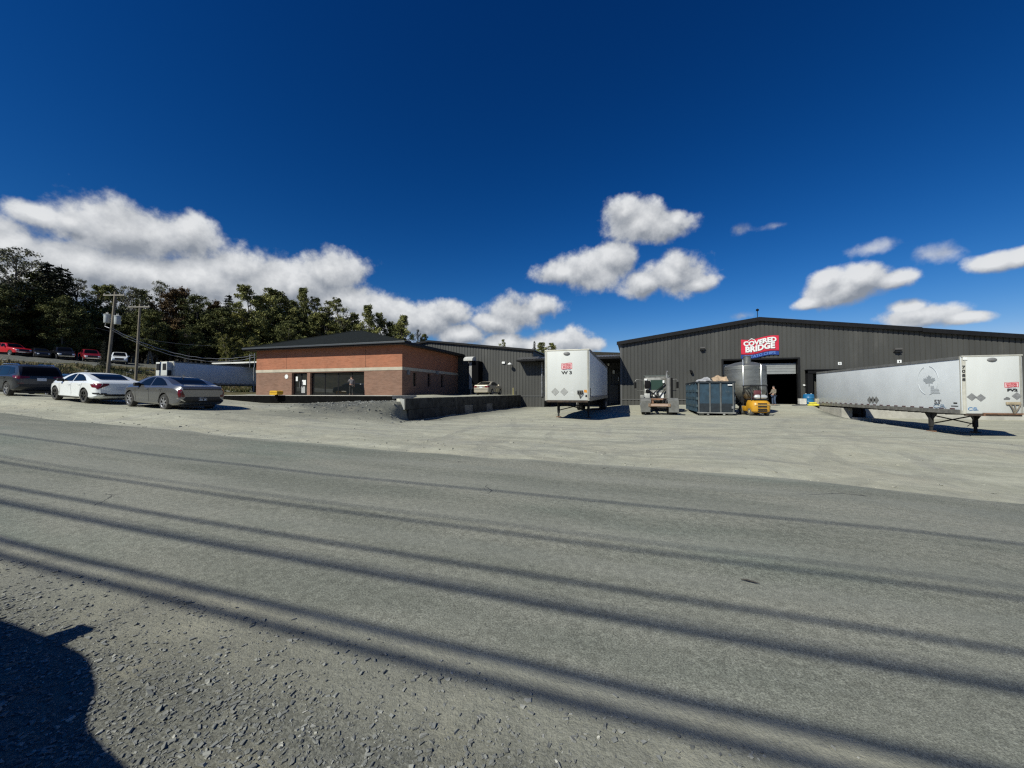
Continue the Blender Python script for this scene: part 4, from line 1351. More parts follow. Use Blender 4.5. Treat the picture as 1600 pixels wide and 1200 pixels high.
# ---- brick office
office = thing('brick_office', 'single storey brick office with a dark hip roof, pale stone band and dark shopfront', 'office building', (-28.65, 30.2, 1.35))
BX0, BX1, BY, BZ0, BZE = -37.4, -19.9, 30.2, 1.3, 5.95
LOWX = brick_material('brick_brown', (0.235, 0.135, 0.096), (0.19, 0.106, 0.073), (.26, .21, .17), 'x')
LOWY = brick_material('brick_brown_side', (0.235, 0.135, 0.096), (0.19, 0.106, 0.073), (.26, .21, .17), 'y')
UPX = brick_material('brick_orange', (0.37, 0.145, 0.083), (0.315, 0.122, 0.070), (.34, .23, .16), 'x')
UPY = brick_material('brick_orange_side', (0.37, 0.145, 0.083), (0.315, 0.122, 0.070), (.34, .23, .16), 'y')
band_m = mat('stone_band', (0.46, 0.41, 0.32), .85, var=.12, vscale=1.5)
shingle = mat('dark_shingles', (0.014, 0.0165, 0.0165), .95, spec=.08, var=.25, vscale=6, bump=.3, bscale=18)
SX0, SXC0, SXC1, SX1, SZT = -32.67, -30.75, -30.38, -24.0, 3.56
b = MB()
b.box(BX0, SX0, BY, BY + .35, BZ0 - .4, 3.64)
b.box(SX1, BX1 - .0, BY, BY + .35, BZ0 - .4, 3.64)
b.box(SXC0, SXC1, BY + .02, BY + .35, BZ0 - .1, SZT)
b.box(SX0, SX1, BY + .01, BY + .35, SZT, 3.64)
L(b.build('front_wall_lower', LOWX, office))
b = MB().box(BX0, BX1, BY, BY + .35, 3.93, BZE + .1)
L(b.build('front_wall_upper', UPX, office))
b = MB()
b.box(BX0 - .03, BX1 + .03, BY - .03, BY + .35, 3.643, 3.927)
b.box(BX1 - .35, BX1 + .03, BY + .351, YW - .15, 3.643, 3.927)
L(b.build('stone_band', band_m, office))
win_y = [at_x(px, 590, BX1)[0] for px in (648, 670.5, 691, 712)]
edges = [BY + .351]
for wy in win_y:
    if wy < YW - .8:
        edges += [wy - .30, wy + .30]
edges.append(YW - .15)
b = MB()
for i in range(0, len(edges), 2):
    b.box(BX1 - .35, BX1, edges[i], edges[i + 1], BZ0 - .5, 3.64)
for i in range(1, len(edges) - 1, 2):
    b.box(BX1 - .35, BX1 - .002, edges[i], edges[i + 1], BZ0 - .5, 2.2)
    b.box(BX1 - .35, BX1 - .002, edges[i], edges[i + 1], 3.5, 3.64)
L(b.build('side_wall_lower', LOWY, office))
L(MB().box(BX1 - .35, BX1, BY + .351, YW - .15, 3.93, BZE + .1).build('side_wall_upper', UPY, office))
b = MB()
b.box(BX0, BX0 + .3, BY + .36, YW, BZ0 - .4, BZE)
b.box(BX0 + .31, BX1 - .36, YW - .3, YW - .05, BZ0, BZE)
L(b.build('rear_walls', LOWY, office))
shopglass = mat('shop_glass', (0.010, 0.012, 0.013), 0.02, ior=2.1, spec=.5)
for i in range(1, len(edges) - 1, 2):
    wf = L(MB().box(BX1 - .22, BX1 - .17, edges[i], edges[i + 1], 2.2, 3.5).build('side_window', trim_m, office))
    wp = MB().box(BX1 - .169, BX1 - .155, edges[i] + .05, edges[i + 1] - .05, 2.26, 3.44).build('pane', shopglass, wf)
YS = BY + .30
b = MB()
for xa, xb in ((SXC1, SX1),):
    n = 4
    for k in range(n + 1):
        xx = xa + (xb - xa) * k / n
        b.box(max(xa, xx - .05), min(xb, xx + .05), YS - .03, YS + .05, 1.38, SZT)
    b.box(xa + .051, xb - .051, YS - .028, YS + .05, 1.38, 1.48)
    b.box(xa + .051, xb - .051, YS - .028, YS + .05, SZT - .10, SZT)
sf = L(b.build('shopfront', trim_m, office))
for k in range(4):
    xa = SXC1 + (SX1 - SXC1) * k / 4
    xb = SXC1 + (SX1 - SXC1) * (k + 1) / 4
    MB().box(xa + .052, xb - .052, YS + .0, YS + .02, 1.482, SZT - .102).build('pane', shopglass, sf)
for k in range(2):
    xa = SX0 + .04 + k * .92
    b = MB()
    b.box(xa, xa + .09, YS - .02, YS + .05, 1.38, SZT)
    b.box(xa + .81, xa + .90, YS - .02, YS + .05, 1.38, SZT)
    b.box(xa + .09, xa + .81, YS - .018, YS + .05, 1.38, 1.52)
    b.box(xa + .09, xa + .81, YS - .018, YS + .05, 3.42, SZT)
    dr = L(b.build('shop_door', trim_m, office))
    MB().box(xa + .092, xa + .808, YS, YS + .02, 1.522, 3.418).build('pane', shopglass, dr)
    MB().box(xa + (.70 if k == 0 else .14), xa + (.73 if k == 0 else .17), YS - .08, YS - .03, 2.1, 2.7).build('handle', grey_metal, dr)
    if k == 0:
        MB().box(xa + .18, xa + .42, YS - .012, YS - .004, 2.75, 3.2).build('door_notice', white_m, dr)
    else:
        MB().box(xa + .08, xa + .55, YS - .028, YS - .024, 2.35, 2.85).build('door_notice', white_m, dr)
        MB().box(xa + .0, xa + .46, YS - .032, YS - .026, 1.55, 2.2).build('door_panel', mat('pale_panel', (.35, .35, .34), .6), dr)
x, z = at_y(448, 588.5, BY)
L(MB().lathe([(.22, -.04), (.22, -.003)], 20, (x, BY, z), 'y').build('round_sign', white_m, office))
for xx in (BX0 + 4.05, -24.0 + .15):
    L(MB().box(xx - .012, xx + .012, BY - .004, BY - .001, 3.94, BZE).build('control_joint', trim_m, office))
ex0, ex1, ey0, ey1 = BX0 - .9, BX1 + .8, BY - .8, YW + .3 - .35
ax0, ax1, ay, azz = -30.3, -28.9, 35.9, 8.5
ez = 6.02
b = MB()
V = [(ex0, ey0, ez + .12), (ex1, ey0, ez + .12), (ex1, ey1, ez + .12), (ex0, ey1, ez + .12), (ax0, ay, azz), (ax1, ay, azz)]
b.add(V, [(0, 1, 5, 4), (1, 2, 5), (2, 3, 4, 5), (3, 0, 4)])
rf = L(b.build('roof', shingle, office))
MB().tube([(ex0, ey0, ez + .13), (ax0, ay, azz + .01)], .06, 5).tube([(ex1, ey0, ez + .13), (ax1, ay, azz + .01)], .06, 5).tube([(ax0, ay, azz + .01), (ax1, ay, azz + .01)], .07, 5).build('hip_cap', shingle, rf)
b = MB()
b.box(ex0, ex1, ey0, ey0 + .06, ez - .12, ez + .13)
b.box(ex0, ex0 + .06, ey0 + .061, ey1, ez - .12, ez + .13)
b.box(ex1 - .06, ex1, ey0 + .061, ey1, ez - .12, ez + .13)
L(b.build('fascia', trim_m, office))
b = MB().box(ex0 - .02, ex1 + .02, ey0 - .12, ey0 - .002, ez - .02, ez + .14, bev=.02)
L(b.build('gutter', mat('gutter_grey', (.075, .08, .083), .4, .3), office))
L(MB().box(ex0 + .07, ex1 - .07, ey0 + .07, ey1, ez - .10, ez - .06).build('soffit', mat('soffit_dark', (.05, .04, .035), .8), office))
L(MB().box(BX0 + .36, BX1 - .4, BY + 1.9, BY + 2.0, 1.3, 5.9).build('inner_wall', inner_m, office))
for px, s_ in ((637, .16), (682, .2)):
    y, z = at_x(px, 582.5, BX1)
    L(MB().box(BX1 + .002, BX1 + .16, y - s_, y + s_, z - .18, z + .18).build('wall_vent', mat('vent_grey', (.2, .2, .2), .6), office))

plat = thing('terrace', 'low dark faced concrete terrace along the front of the brick office', 'terrace', (-30, 28, 1))
L(MB().box(-39.2, -18.6, 26.85, BY + .34, 1.05, 1.34, bev=.015).build('slab', conc_m, plat))
L(MB().box(-39.2, -18.6, 26.78, 26.846, .3, 1.30).build('retaining_face', mat('tarred_timber', (.006, .006, .006), .95, var=.3, spec=.05), plat))
lw = thing('stone_kerb_wall', 'short low grey stone wall at the left end of the office terrace', 'wall', (-42.5, 27.2, 1.2))
for k in range(5):
    L(MB().box(-45.4 + 1.25 * k, -44.19 + 1.25 * k, 26.9, 27.5, .6, 1.66, bev=.05).build('block', mat('weathered_block', (.19, .185, .17), .95, var=.3, vscale=2, bump=.5, bscale=10), lw))

# yellow salt box on the terrace edge
x0, z0 = at_y(432, 616, 27)
SBS = .7
sb = thing('salt_spreader', 'yellow salt spreader box standing on the edge of the office terrace', 'salt spreader', (-30.4, 26.5, .75))
yel = mat('yellow_plastic', (0.62, 0.36, 0.02), .5, var=.1)
b = MB().prism([(-.62, .62), (.42, .62), (.62, .74), (.62, 1.08), (.40, 1.16), (-.50, 1.16), (-.62, 1.05)], -.45, .45, 'xz')
bm_o = b.build('hopper', yel, sb)
MB().box(-.64, .64, -.47, .47, .90, .94).build('lid_seam', mat('dark_amber', (.30, .16, .01), .6), sb)  # lid seam as a strip of darker amber
b = MB()
b.tube([(0, 0, .62), (0, 0, .12)], [.22, .07], 10)
b.lathe([(.24, .10), (.24, .14)], 16)
for s_ in (-1, 1):
    b.tube([(.3 * s_, .2, .62), (.42 * s_, .2, 0)], .025, 6)
    b.tube([(.3 * s_, -.2, .62), (.42 * s_, -.2, 0)], .025, 6)
b.build('stand', black_m, sb)
sb.scale = (SBS, SBS, SBS)
sb.location.z = gzf(-30.4, 26.5) + .32

# pale flat roof of a further loading dock, left of the office
fd2 = thing('dock_canopy', 'thin pale flat canopy roof over the dock behind the refrigerated trailer', 'canopy', (-45, 42, 2))
x0, z0 = at_y(335, 571.5, 44)
x1, z1 = at_y(402, 566, 44)
L(MB().box(x0, -37.0, 43.6, 50, z1 - .12, z1 + .10).build('roof', mat('pale_metal', (.62, .61, .57), .5), fd2))
L(MB().box(x0 + .4, -37.0, 44.0, 49.5, z1 - .42, z1 - .125).build('beam', trim_m, fd2))
b = MB()
for xx in (x0 + 1, x0 + 8, -38):
    b.tube([(xx, 44.3, 1.2), (xx, 44.3, z1 - .42)], .09, 8)
L(b.build('post', grey_metal, fd2))

# ---- block wall in front of the west warehouse
bw = thing('block_wall', 'two course dark concrete block wall retaining the raised drive before the beige sedan', 'wall', (-12.3, 30, 0))
blk = mat('block_dark', (0.055, 0.055, 0.052), .95, spec=.1, var=.35, vscale=1.4, bump=.5, bscale=12, dirt=((.13, .127, .118), .9, .58, .74))
blk2 = mat('block_pale', (0.17, 0.167, 0.155), .95, var=.2, vscale=1.4, bump=.5, bscale=12)
blk3 = mat('block_end_lit', (0.34, 0.34, 0.32), .95, var=.2, vscale=2.4, bump=.5, bscale=12, dirt=((.58, .55, .45), 1.3, .5, .56))
yy = 18.6
r_ = random.Random(5)
for course, (za, zb) in enumerate(((-.35, .605), (.612, 1.24))):
    y = 18.62 + (.35 if course == 0 else 0)
    k = 0
    while y < 41.7:
        ln = 1.52
        y2 = min(y + ln, 41.85)
        off = r_.uniform(-.02, .02)
        m_ = (blk2 if r_.random() < (.22 if course == 0 else .05) and k < 9 else blk)
        o = L(MB().box(-12.62 + off, -12.05 + off, y + .008, y2 - .008, za, zb + .08 * (y - 18) / 24, bev=.035).build('block', m_, bw))
        if k == 0 and course == 1:
            L(MB().prism([(-12.60, .62), (-12.08, .62), (-12.10, 1.20), (-12.30, 1.24), (-12.60, 1.23)], 18.595, 18.627).build('broken_end_lit', blk3, bw))  # broken end face; its sunlit tone is painted in as a pale slab
        y = y2
        k += 1
mp = MB().tube([(-12.9, 41.6, 1.3), (-12.9, 41.6, 2.1)], .04, 8).lathe([(.05, 2.1), (.001, 2.15)], 8, (-12.9, 41.6, 0)).build('marker_post', mat('yellow_post', (.55, .48, .2), .6))
tag(mp, 'small yellowish marker post at the far end of the block wall', 'post')

# ------------------------------------------------------------------ semi trailers
panel_w = mat('trailer_white', (0.57, 0.58, 0.56), .5, spec=.3, var=.05, vscale=.9, stretch=(1, 1, .3), dirt=((.46, .44, .37), .7, .56, .92))
panel_s = mat('trailer_side_white', (0.70, 0.73, 0.75), .42, var=.05, vscale=.7, dirt=((.47, .47, .44), .55, .6, .95))
post_m = mat('trailer_post', (0.52, 0.50, 0.43), .5, .3, var=.12, dirt=((.30, .27, .2), 1.5, .55, .8))
rail_m = mat('trailer_rail', (0.28, 0.27, 0.25), .5, .5, var=.25, vscale=4)
rust_m = mat('rusty_steel', (0.16, 0.085, 0.05), .85, var=.4, vscale=5)
under_m = mat('under_black', (0.02, 0.02, 0.02), .8)
tyre_m = mat('truck_tyre', (0.026, 0.025, 0.024), .9, var=.3, vscale=6, dirt=((.12, .115, .10), 3, .5, .8))
plac_m = mat('placard_grey', (0.27, 0.27, 0.265), .5, .3, var=.15, vscale=9)
ink = mat('black_ink', (0.012, 0.012, 0.013), .5)
logo_red = mat('logo_red', (0.50, 0.03, 0.045), .5)
logo_pink = mat('logo_pink', (0.72, 0.36, 0.38), .5)
faded = mat('faded_ink', (0.52, 0.55, 0.57), .5)
blue_ink = mat('blue_ink', (0.05, 0.20, 0.42), .5)


def quad_patch(parent, name, m_, pts, label=None):
    o = MB().add(pts, [tuple(range(len(pts)))]).build(name, m_, parent)
    if label:
        o['label'] = label
    return o


def diamond(parent, x, z, s, y, m_=None):
    """A placard holder on the nose: a turned square plate with a small hub."""
    b = MB()
    b.prism([(x - s, z), (x, z - s), (x + s, z), (x, z + s)], y - .012, y - .002)
    b.prism([(x - s * .8, z - .012), (x + s * .8, z - .012), (x + s * .8, z + .012), (x - s * .8, z + .012)], y - .017, y - .0125)
    return b.build('placard', m_ or plac_m, parent)


def trailer(name, label, loc, code=None, rz=0.0, L_=16.1, W=2.6, H=4.06, group=None, reefer=False, gear_dz=0.0, bogie=True):
    """A parked box trailer: nose at y = 0 facing -y, body running along +y; floor 1.13 m up."""
    t = thing(name, label, 'trailer', loc, rz, group)
    hw, zf = W / 2, 1.13
    MB().box(-hw, hw, .05, L_, zf + .15, H - .04, bev=.02).build('box_side_shell', panel_s, t, 40)
    MB().box(-hw + .13, hw - .13, .0, .049, zf + .02, H - .06, bev=.012).build('nose_panel', panel_w, t, 40)
    for s in (-1, 1):
        prof = []
        for k in range(7):
            a = math.pi / 2 * k / 6
            prof.append((s * (hw - .14 + .15 * math.sin(a)), .135 - .15 * math.cos(a)))
        b = MB()
        n = len(prof)
        V = [(x, y, zf) for x, y in prof] + [(x, y, H - .02) for x, y in prof]
        b.add(V, [(i, i + 1, n + i + 1, n + i) for i in range(n - 1)])
        b.build('corner_post', post_m, t, 60)
        MB().box(s * (hw + .012) - .02, s * (hw + .012) + .02, .14, L_, zf - .02, zf + .20).build('bottom_rail', rail_m, t)
        MB().box(s * (hw + .008) - .02, s * (hw + .008) + .02, .14, L_, H - .15, H + .0).build('top_rail', mat('top_rail_grey', (.16, .16, .155), .6, var=.2), t)
        b = MB()
        y = .5
        while y < L_ - .3:
            b.box(s * (hw + .008) - .006, s * (hw + .008) + .006, y, y + .32, zf + .215, zf + .265)
            y += .75
        b.build('reflective_tape', mat('dark_red_tape', (.10, .03, .03), .5), t)
    MB().box(-hw, hw, -.012, .14, H - .055, H + .02, bev=.015).build('nose_top_rail', post_m, t)
    MB().box(-hw + .1, hw - .1, -.02, .12, zf - .10, zf + .02, bev=.01).build('bolster', mat('bolster_brown', (.05, .035, .025), .85, var=.5, vscale=4), t)
    MB().box(-hw + .02, hw - .02, .14, L_ - .02, zf + .0, zf + .14).build('floor_frame', under_m, t)
    b = MB()
    for k in range(24):
        yy = 1.2 + k * (L_ - 2) / 24
        b.box(-hw + .05, hw - .05, yy, yy + .06, zf - .10, zf - .001)
    b.build('cross_member', under_m, t)
    # landing gear
    for s in (-1, 1):
        lg = MB()
        lg.box(s * .95 - .075, s * .95 + .075, 2.45, 2.62, .30, zf)
        lg.box(s * .95 - .05, s * .95 + .05, 2.48, 2.59, .06, .31)
        lg.prism([(2.0, zf - .02), (3.05, zf - .02), (2.68, .72), (2.40, .72)], s * .95 - .03, s * .95 + .03, 'yz')
        lo = lg.build('landing_leg', under_m, t)
        MB().box(s * .95 - .15, s * .95 + .15, 2.38, 2.70, .0, .06, bev=.015).build('foot', rust_m, lo)
    b = MB()
    b.bar((-.95, 2.53, .45), (.95, 2.53, .95), .05, .06)
    b.bar((-.95, 2.57, .95), (.95, 2.57, .45), .05, .06)
    b.build('leg_brace', under_m, t)
    if bogie:
        for yy in (L_ - 2.4, L_ - 1.15):
            for s in (-1, 1):
                wp = MB()
                for off in (0, .30):
                    x0 = s * (hw - .03 - off)
                    wp.lathe([(.30, 0), (.50, .02), (.515, .07), (.515, .19), (.50, .24), (.30, .26)], 26, (x0 - (.26 if s > 0 else 0), yy, .515), 'x')
                wo = wp.build('wheel', tyre_m, t, 40)
                MB().lathe([(.29, -.02), (.29, .02), (.12, .05), (.001, .06)] if s > 0 else [(.001, -.06), (.12, -.05), (.29, -.02), (.29, .02)], 18, (s * (hw - .02), yy, .515), 'x').build(
                    'rim', rail_m, wo, 40)
        MB().box(-.6, .6, L_ - 3.2, L_ - .5, .5, zf - .1).build('bogie_frame', under_m, t)
        MB().box(-hw, hw, L_ - .35, L_ - .28, .45, .60).build('rear_guard', under_m, t)
    if reefer:
        b = MB().box(-1.05, 1.05, -.62, -.003, 1.85, 3.95, bev=.05)
        u = b.build('cooling_unit', panel_w, t, 40)
        MB().box(-.95, -.15, -.635, -.622, 2.9, 3.75, bev=.004).build('grille', ink, u)
        MB().box(.25, .95, -.635, -.622, 2.9, 3.75, bev=.004).build('grille', ink, u)
        MB().box(1.052, 1.065, -.55, -.1, 2.0, 2.9, bev=.004).build('side_grille', ink, u)
        return t
    # nose fittings
    MB().lathe([(.001, -.05), (.16, -.045), (.19, -.02), (.19, -.001)], 20, (0, 0, 0), 'y').build('clearance_lamp', mat('lamp_grey', (.17, .17, .17), .5), t, 40, (0, 0, H - .22)).scale = (1, 1, .55)
    return t


def logo(parent, x, z, w_, h_):
    """The wavy red framed name plate printed on the trailer nose."""
    fr = MB()
    n = 10
    wave = lambda u: .06 * h_ * math.sin((u - .5) * 5.5)
    for (sc, y, mi) in ((1.0, -.004, 0), (.80, -.007, 1)):
        V = []
        for k in range(n + 1):
            u = k / n
            xx = x + (u - .5) * w_ * (1 - (1 - sc) * .45)
            V += [(xx, y, z - h_ / 2 * sc + wave(u)), (xx, y, z + h_ / 2 * sc + wave(u))]
        fr.add(V, [(2 * k, 2 * k + 2, 2 * k + 3, 2 * k + 1) for k in range(n)], mi)
    fr.build('logo_plate', [logo_red, mat('logo_pale', (.74, .50, .51), .5)], parent)
    put_text(parent, 'logo_text', 'COVERED', h_ * .42, logo_red, (x, -.011, z + h_ * .17), bold=.004, sx=w_ / (h_ * .42) / 4.9 * .86, warp=lambda q: .03 * q, depth=.004)
    put_text(parent, 'logo_text', 'BRIDGE', h_ * .46, logo_red, (x, -.011, z - h_ * .19), bold=.004, sx=w_ / (h_ * .46) / 4.05 * .86, warp=lambda q: .03 * q, depth=.004)


W3 = trailer('trailer', 'white box trailer marked W3 backed into the covered bay between the warehouses', (-3.6, 22.05, gzf(-3.6, 24) - .02), 'W3')
logo(W3, .0, 3.12, .62, .34)
put_text(W3, 'caption_text', 'POTATO CHIPS', .06, mat('logo_blue', (.06, .08, .25), .5), (0, -.009, 2.91), sx=1.15)
put_text(W3, 'code_text', 'W 3', .25, ink, (.0, -.01, 2.73), bold=.008, sx=1.35)
for xx in (-.68, -.16):
    diamond(W3, xx, 1.64, .235, 0, mat('placard_pale', (.36, .36, .34), .5, .3, var=.15, vscale=9))
b = MB()
b.box(.60, .92, -.05, -.001, 1.50, 1.72, bev=.02)
for xx in (.64, .76, .88):
    b.tube([(xx, -.05, 1.68), (xx, -.12, 1.66), (xx, -.12, 1.58)], .03, 8)
b.tube([(.64, -.12, 1.6), (.74, -.07, 1.40), (.76, -.03, 1.28)], .022, 6)
b.tube([(.88, -.12, 1.6), (.79, -.07, 1.40), (.77, -.03, 1.28)], .022, 6)
b.build('connector_box', mat('connector_grey', (.07, .07, .065), .6), W3, 40)
quad_patch(W3, 'warning_sticker', mat('orange_sticker', (.62, .26, .03), .5), [(.98, -.004, 1.60), (1.16, -.004, 1.58), (1.14, -.004, 1.74), (.98, -.004, 1.75)])
quad_patch(W3, 'handling_sticker', ink, [(1.05, -.004, 1.34), (1.20, -.004, 1.33), (1.16, -.004, 1.42), (1.10, -.004, 1.48), (1.05, -.004, 1.42)])
b = MB()
for k in range(7):
    b.prism([(.22 + .05 * (k % 2), 1.42 + .075 * k), (.40, 1.42 + .075 * k), (.40, 1.45 + .075 * k), (.22 + .05 * (k % 2), 1.45 + .075 * k)], -.006, -.002)
b.build('faded_lettering', mat('ghost_ink', (.62, .63, .62), .5), W3)
MB().box(1.306, 1.33, .16, .26, 1.30, 1.85).build('vent_strip', ink, W3)

PV2 = trailer('trailer', 'white box trailer marked PV2 standing at the dock on the right', (17.05, 25.3, -.63), 'PV2', H=4.05, W=2.3)
logo(PV2, .70, 2.58, .52, .25)
put_text(PV2, 'caption_text', 'POTATO CHIPS', .04, mat('logo_blue', (.06, .08, .25), .5), (.70, -.009, 2.42), sx=1.15)
put_text(PV2, 'code_text', 'PV2', .155, ink, (.72, -.01, 2.31), bold=.010, sx=1.5)
for xx in (-.80, -.46):
    diamond(PV2, xx, 1.98 + (-.04 if xx > -.7 else 0), .195, 0)
diamond(PV2, .88, 2.03, .19, 0)
b = MB()
b.prism([(.40, 1.84), (.62, 1.84), (.64, 1.92), (.55, 1.98), (.48, 1.98), (.46, 1.93), (.40, 1.91)], -.006, -.002)
b.build('faded_sticker', mat('grey_sticker', (.14, .14, .14), .6), PV2)
b = MB().box(.46, .98, -.08, -.001, 1.60, 1.74, bev=.02)
b.build('connector_box', mat('connector_tan', (.33, .27, .18), .6, var=.3), PV2)
b = MB()
b.tube([(.56, -.06, 1.66), (.66, -.10, 1.42), (.74, -.05, 1.18)], .028, 6)
b.tube([(.98, -.06, 1.66), (.86, -.10, 1.42), (.76, -.05, 1.18)], .028, 6)
b.tube([(.76, -.06, 1.62), (.77, -.09, 1.4), (.76, -.05, 1.18)], .022, 6)
b.build('air_hose', mat('hose_grey', (.20, .17, .13), .7), PV2)
b = MB()
b.box(-.42, 1.08, -.05, -.021, 1.12, 1.19)
b.box(-.40, -.33, -.06, -.02, 1.04, 1.12)
b.build('nose_lip', rust_m, PV2)
b = MB()
b.tube([(-.85, -.02, 1.06), (-.70, .1, .92), (-.68, .2, .66), (-.82, .3, .48)], .018, 6)
b.build('dangling_hose', ink, PV2)
MB().box(-1.12, -.94, -.036, -.013, 3.84, 3.98, bev=.01).build('marker_plate', white_m, PV2)


def scribble(parent, name, m_, strokes, f):
    b = MB()
    for st in strokes:
        pts = [f(a, c) for a, c in st]
        b.tube(pts, .014, 5)
    return b.build(name, m_, parent)


CB = [[(.30, .22), (.22, .28), (.08, .26), (.0, .16), (.03, .06), (.14, .01), (.30, .06)], [(.36, .02), (.38, .27)], [(.38, .27), (.54, .26), (.52, .16), (.40, .15)], [(.40, .15), (.58, .12), (.56, .03), (.37, .02)], [(.60, .03), (.66, .04)]]
scribble(PV2, 'paint_scrawl', blue_ink, CB, lambda a, c: (-.95 + a * .58, -.008, 1.30 + c * .55))
SXF = -1.15 - .006
scribble(PV2, 'paint_scrawl', mat('grey_blue_ink', (.12, .2, .3), .5), CB, lambda a, c: (SXF, 1.95 - a * 1.35, 1.36 + c * .7))


def side_pt(px, py):
    """A point on the trailer's left flank, in its own coordinates."""
    y, z = at_x(px, py, 15.9)
    return y - 25.3, z + .63


# emblem: maple leaf in a broken oval, faded bars
cy_, cz_ = side_pt(1453, 590)
leaf = [(0, -.50), (.04, -.50), (.03, -.22), (.30, -.26), (.26, -.16), (.50, .06), (.42, .10), (.46, .26), (.31, .22), (.28, .30), (.14, .14), (.20, .44), (.10, .38), (0, .58)]
leaf = leaf + [(-a, c) for a, c in reversed(leaf[1:-1])] + [(-.04, -.50)]
y_, z_ = side_pt(1452, 595)
b = MB()
b.prism([(y_ + a * .95, z_ + c * .58) for a, c in leaf], SXF - .004, SXF, 'yz')
b.build('maple_leaf_emblem', mat('faded_leaf', (.42, .45, .47), .5), PV2)
b = MB()
for a0, a1 in ((100, 172), (188, 262), (285, 345), (5, 70)):
    pts = []
    for k in range(13):
        a = rad(a0 + (a1 - a0) * k / 12)
        pts.append((SXF, y_ + .1 + .78 * math.cos(a) * 1.0, z_ + .02 + .80 * math.sin(a)))
    b.tube(pts, .013, 5)
b.build('emblem_ring', faded, PV2)
b = MB()
for (p0, p1, p2, p3) in (((1454.5, 603), (1460, 603), (1460, 606.5), (1454.5, 606.5)), ((1454.5, 607.5), (1467, 607.5), (1468, 610.5), (1454.5, 610.5)), ((1454.5, 611.5), (1468, 611.5), (1469.5, 615), (1454.5, 615))):
    q = [side_pt(*p) for p in (p0, p1, p2, p3)]
    b.prism(q, SXF - .004, SXF, 'yz')
b.build('emblem_bars', faded, PV2)
for px in (1359, 1364, 1369.5):
    y, z = side_pt(px, 625)
    MB().prism([(y - .30, z), (y, z - .26), (y + .30, z), (y, z + .26)], SXF - .006, SXF, 'yz').build('placard', plac_m, PV2)
y, z = side_pt(1465.5, 628.5)
put_text(PV2, 'length_text', "53'", .34, mat('dark_grey_ink', (.10, .10, .11), .5), (SXF - .004, y, z), rz=-math.pi / 2, bold=.008, sx=1.3)
for k, ch in enumerate('7088'):
    put_text(PV2, 'number_text', ch, .20, ink, (-1.09, -.016, 3.48 - .21 * k), bold=.006, rz=rad(-35), sx=1.1)
y, z = side_pt(1493.5, 630)
b = MB()
b.box(SXF - .004, SXF, y - .1, y + .14, z - .03, z + .04)
b.box(SXF - .004, SXF, y - .16, y + .3, z - .17, z - .13)
b.build('stencil_marks', ink, PV2)
y, z = side_pt(1478, 570)

RF = trailer('trailer', 'white refrigerated trailer with a cooling unit on its nose behind the parked sedans', (-57.8, 34.2, 1.58), reefer=True, L_=15.5)
RF['label'] = 'white refrigerated trailer with a cooling unit on its nose behind the parked sedans'

# ------------------------------------------------------------------ road tractor seen from behind
tr = thing('road_tractor', 'dusty white day cab road tractor without a trailer, seen from behind before the warehouse', 'truck', (1.78, 28.2, gzf(1.8, 30) + .02), rad(-1))
cabw = mat('cab_white', (0.22, 0.22, 0.205), .45, var=.15, dirt=((.10, .095, .08), 2, .45, .65))
flap_m = mat('flap_grey', (0.13, 0.13, 0.122), .8, var=.2, vscale=3)
for s in (-1, 1):
    MB().box(s * .43 - .05, s * .43 + .05, .25, 8.2, .72, 1.0).build('frame_rail', rust_m if s < 0 else under_m, tr)
MB().box(-.72, .72, .12, .24, .58, .80, bev=.02).build('rear_crossmember', mat('dusty_rust', (.24, .165, .11), .85, var=.35, vscale=4), tr)
MB().box(-.55, .55, .10, .118, .64, .75).build('lamp_bar', mat('pale_pink_bar', (.42, .30, .24), .6), tr)
b = MB().prism([(-.55, .95), (.0, .45), (.25, .45), (.5, .9), (.5, 1.9), (.3, 2.1), (-.3, 2.1), (-.5, 1.9)], 1.04, 1.14, 'xy')
b.build('fifth_wheel', mat('greasy_rust', (.22, .12, .075), .6, var=.3), tr)
for yy in (1.0, 2.35):
    for s in (-1, 1):
        wp = MB()
        for off in (0, .33):
            x0 = s * (1.20 - off)
            wp.lathe([(.28, 0), (.50, .02), (.52, .07), (.52, .21), (.50, .26), (.28, .28)], 28, (x0 - (.28 if s > 0 else 0), yy, .52), 'x')
        wo = wp.build('wheel', tyre_m, tr, 40)
        MB().lathe([(.28, 0), (.26, .06), (.001, .09)] if s > 0 else [(.001, -.09), (.26, -.06), (.28, 0)], 18, (s * 1.16, yy, .52), 'x').build('rim', rail_m, wo, 40)
    MB().tube([(-1, yy, .52), (1, yy, .52)], .1, 8).build('axle', under_m, tr)
for s in (-1, 1):
    MB().box(s * .915 - .32, s * .915 + .32, .18, .205, .20, .98, bev=.008).build('mud_flap', flap_m, tr)
    b = MB()
    prof = [(math.cos(a), math.sin(a)) for a in np.linspace(rad(60), rad(180), 8)]
    V = []
    for c, q in prof:
        V += [(s * .55, 1.0 + c * .78, .52 + q * .66), (s * 1.24, 1.0 + c * .78, .52 + q * .66)]
    b.add(V, [(2 * i, 2 * i + 1, 2 * i + 3, 2 * i + 2) for i in range(7)])
    b.build('fender', flap_m, tr, 40)
    MB().lathe([(.44, 6.3 - 6.3)], 3) if False else None
    wp = MB().lathe([(.28, 0), (.50, .02), (.52, .07), (.52, .23), (.50, .28), (.28, .30)], 28, (s * 1.05 - .15, 7.0, .52), 'x')
    wp.build('wheel', tyre_m, tr, 40)
    MB().tube([(s * .98, 3.35, .62), (s * .98, 4.9, .62)], .31, 18).build('fuel_tank', mat('tank_alloy', (.5, .5, .5), .3, .8, var=.1), tr, 40)
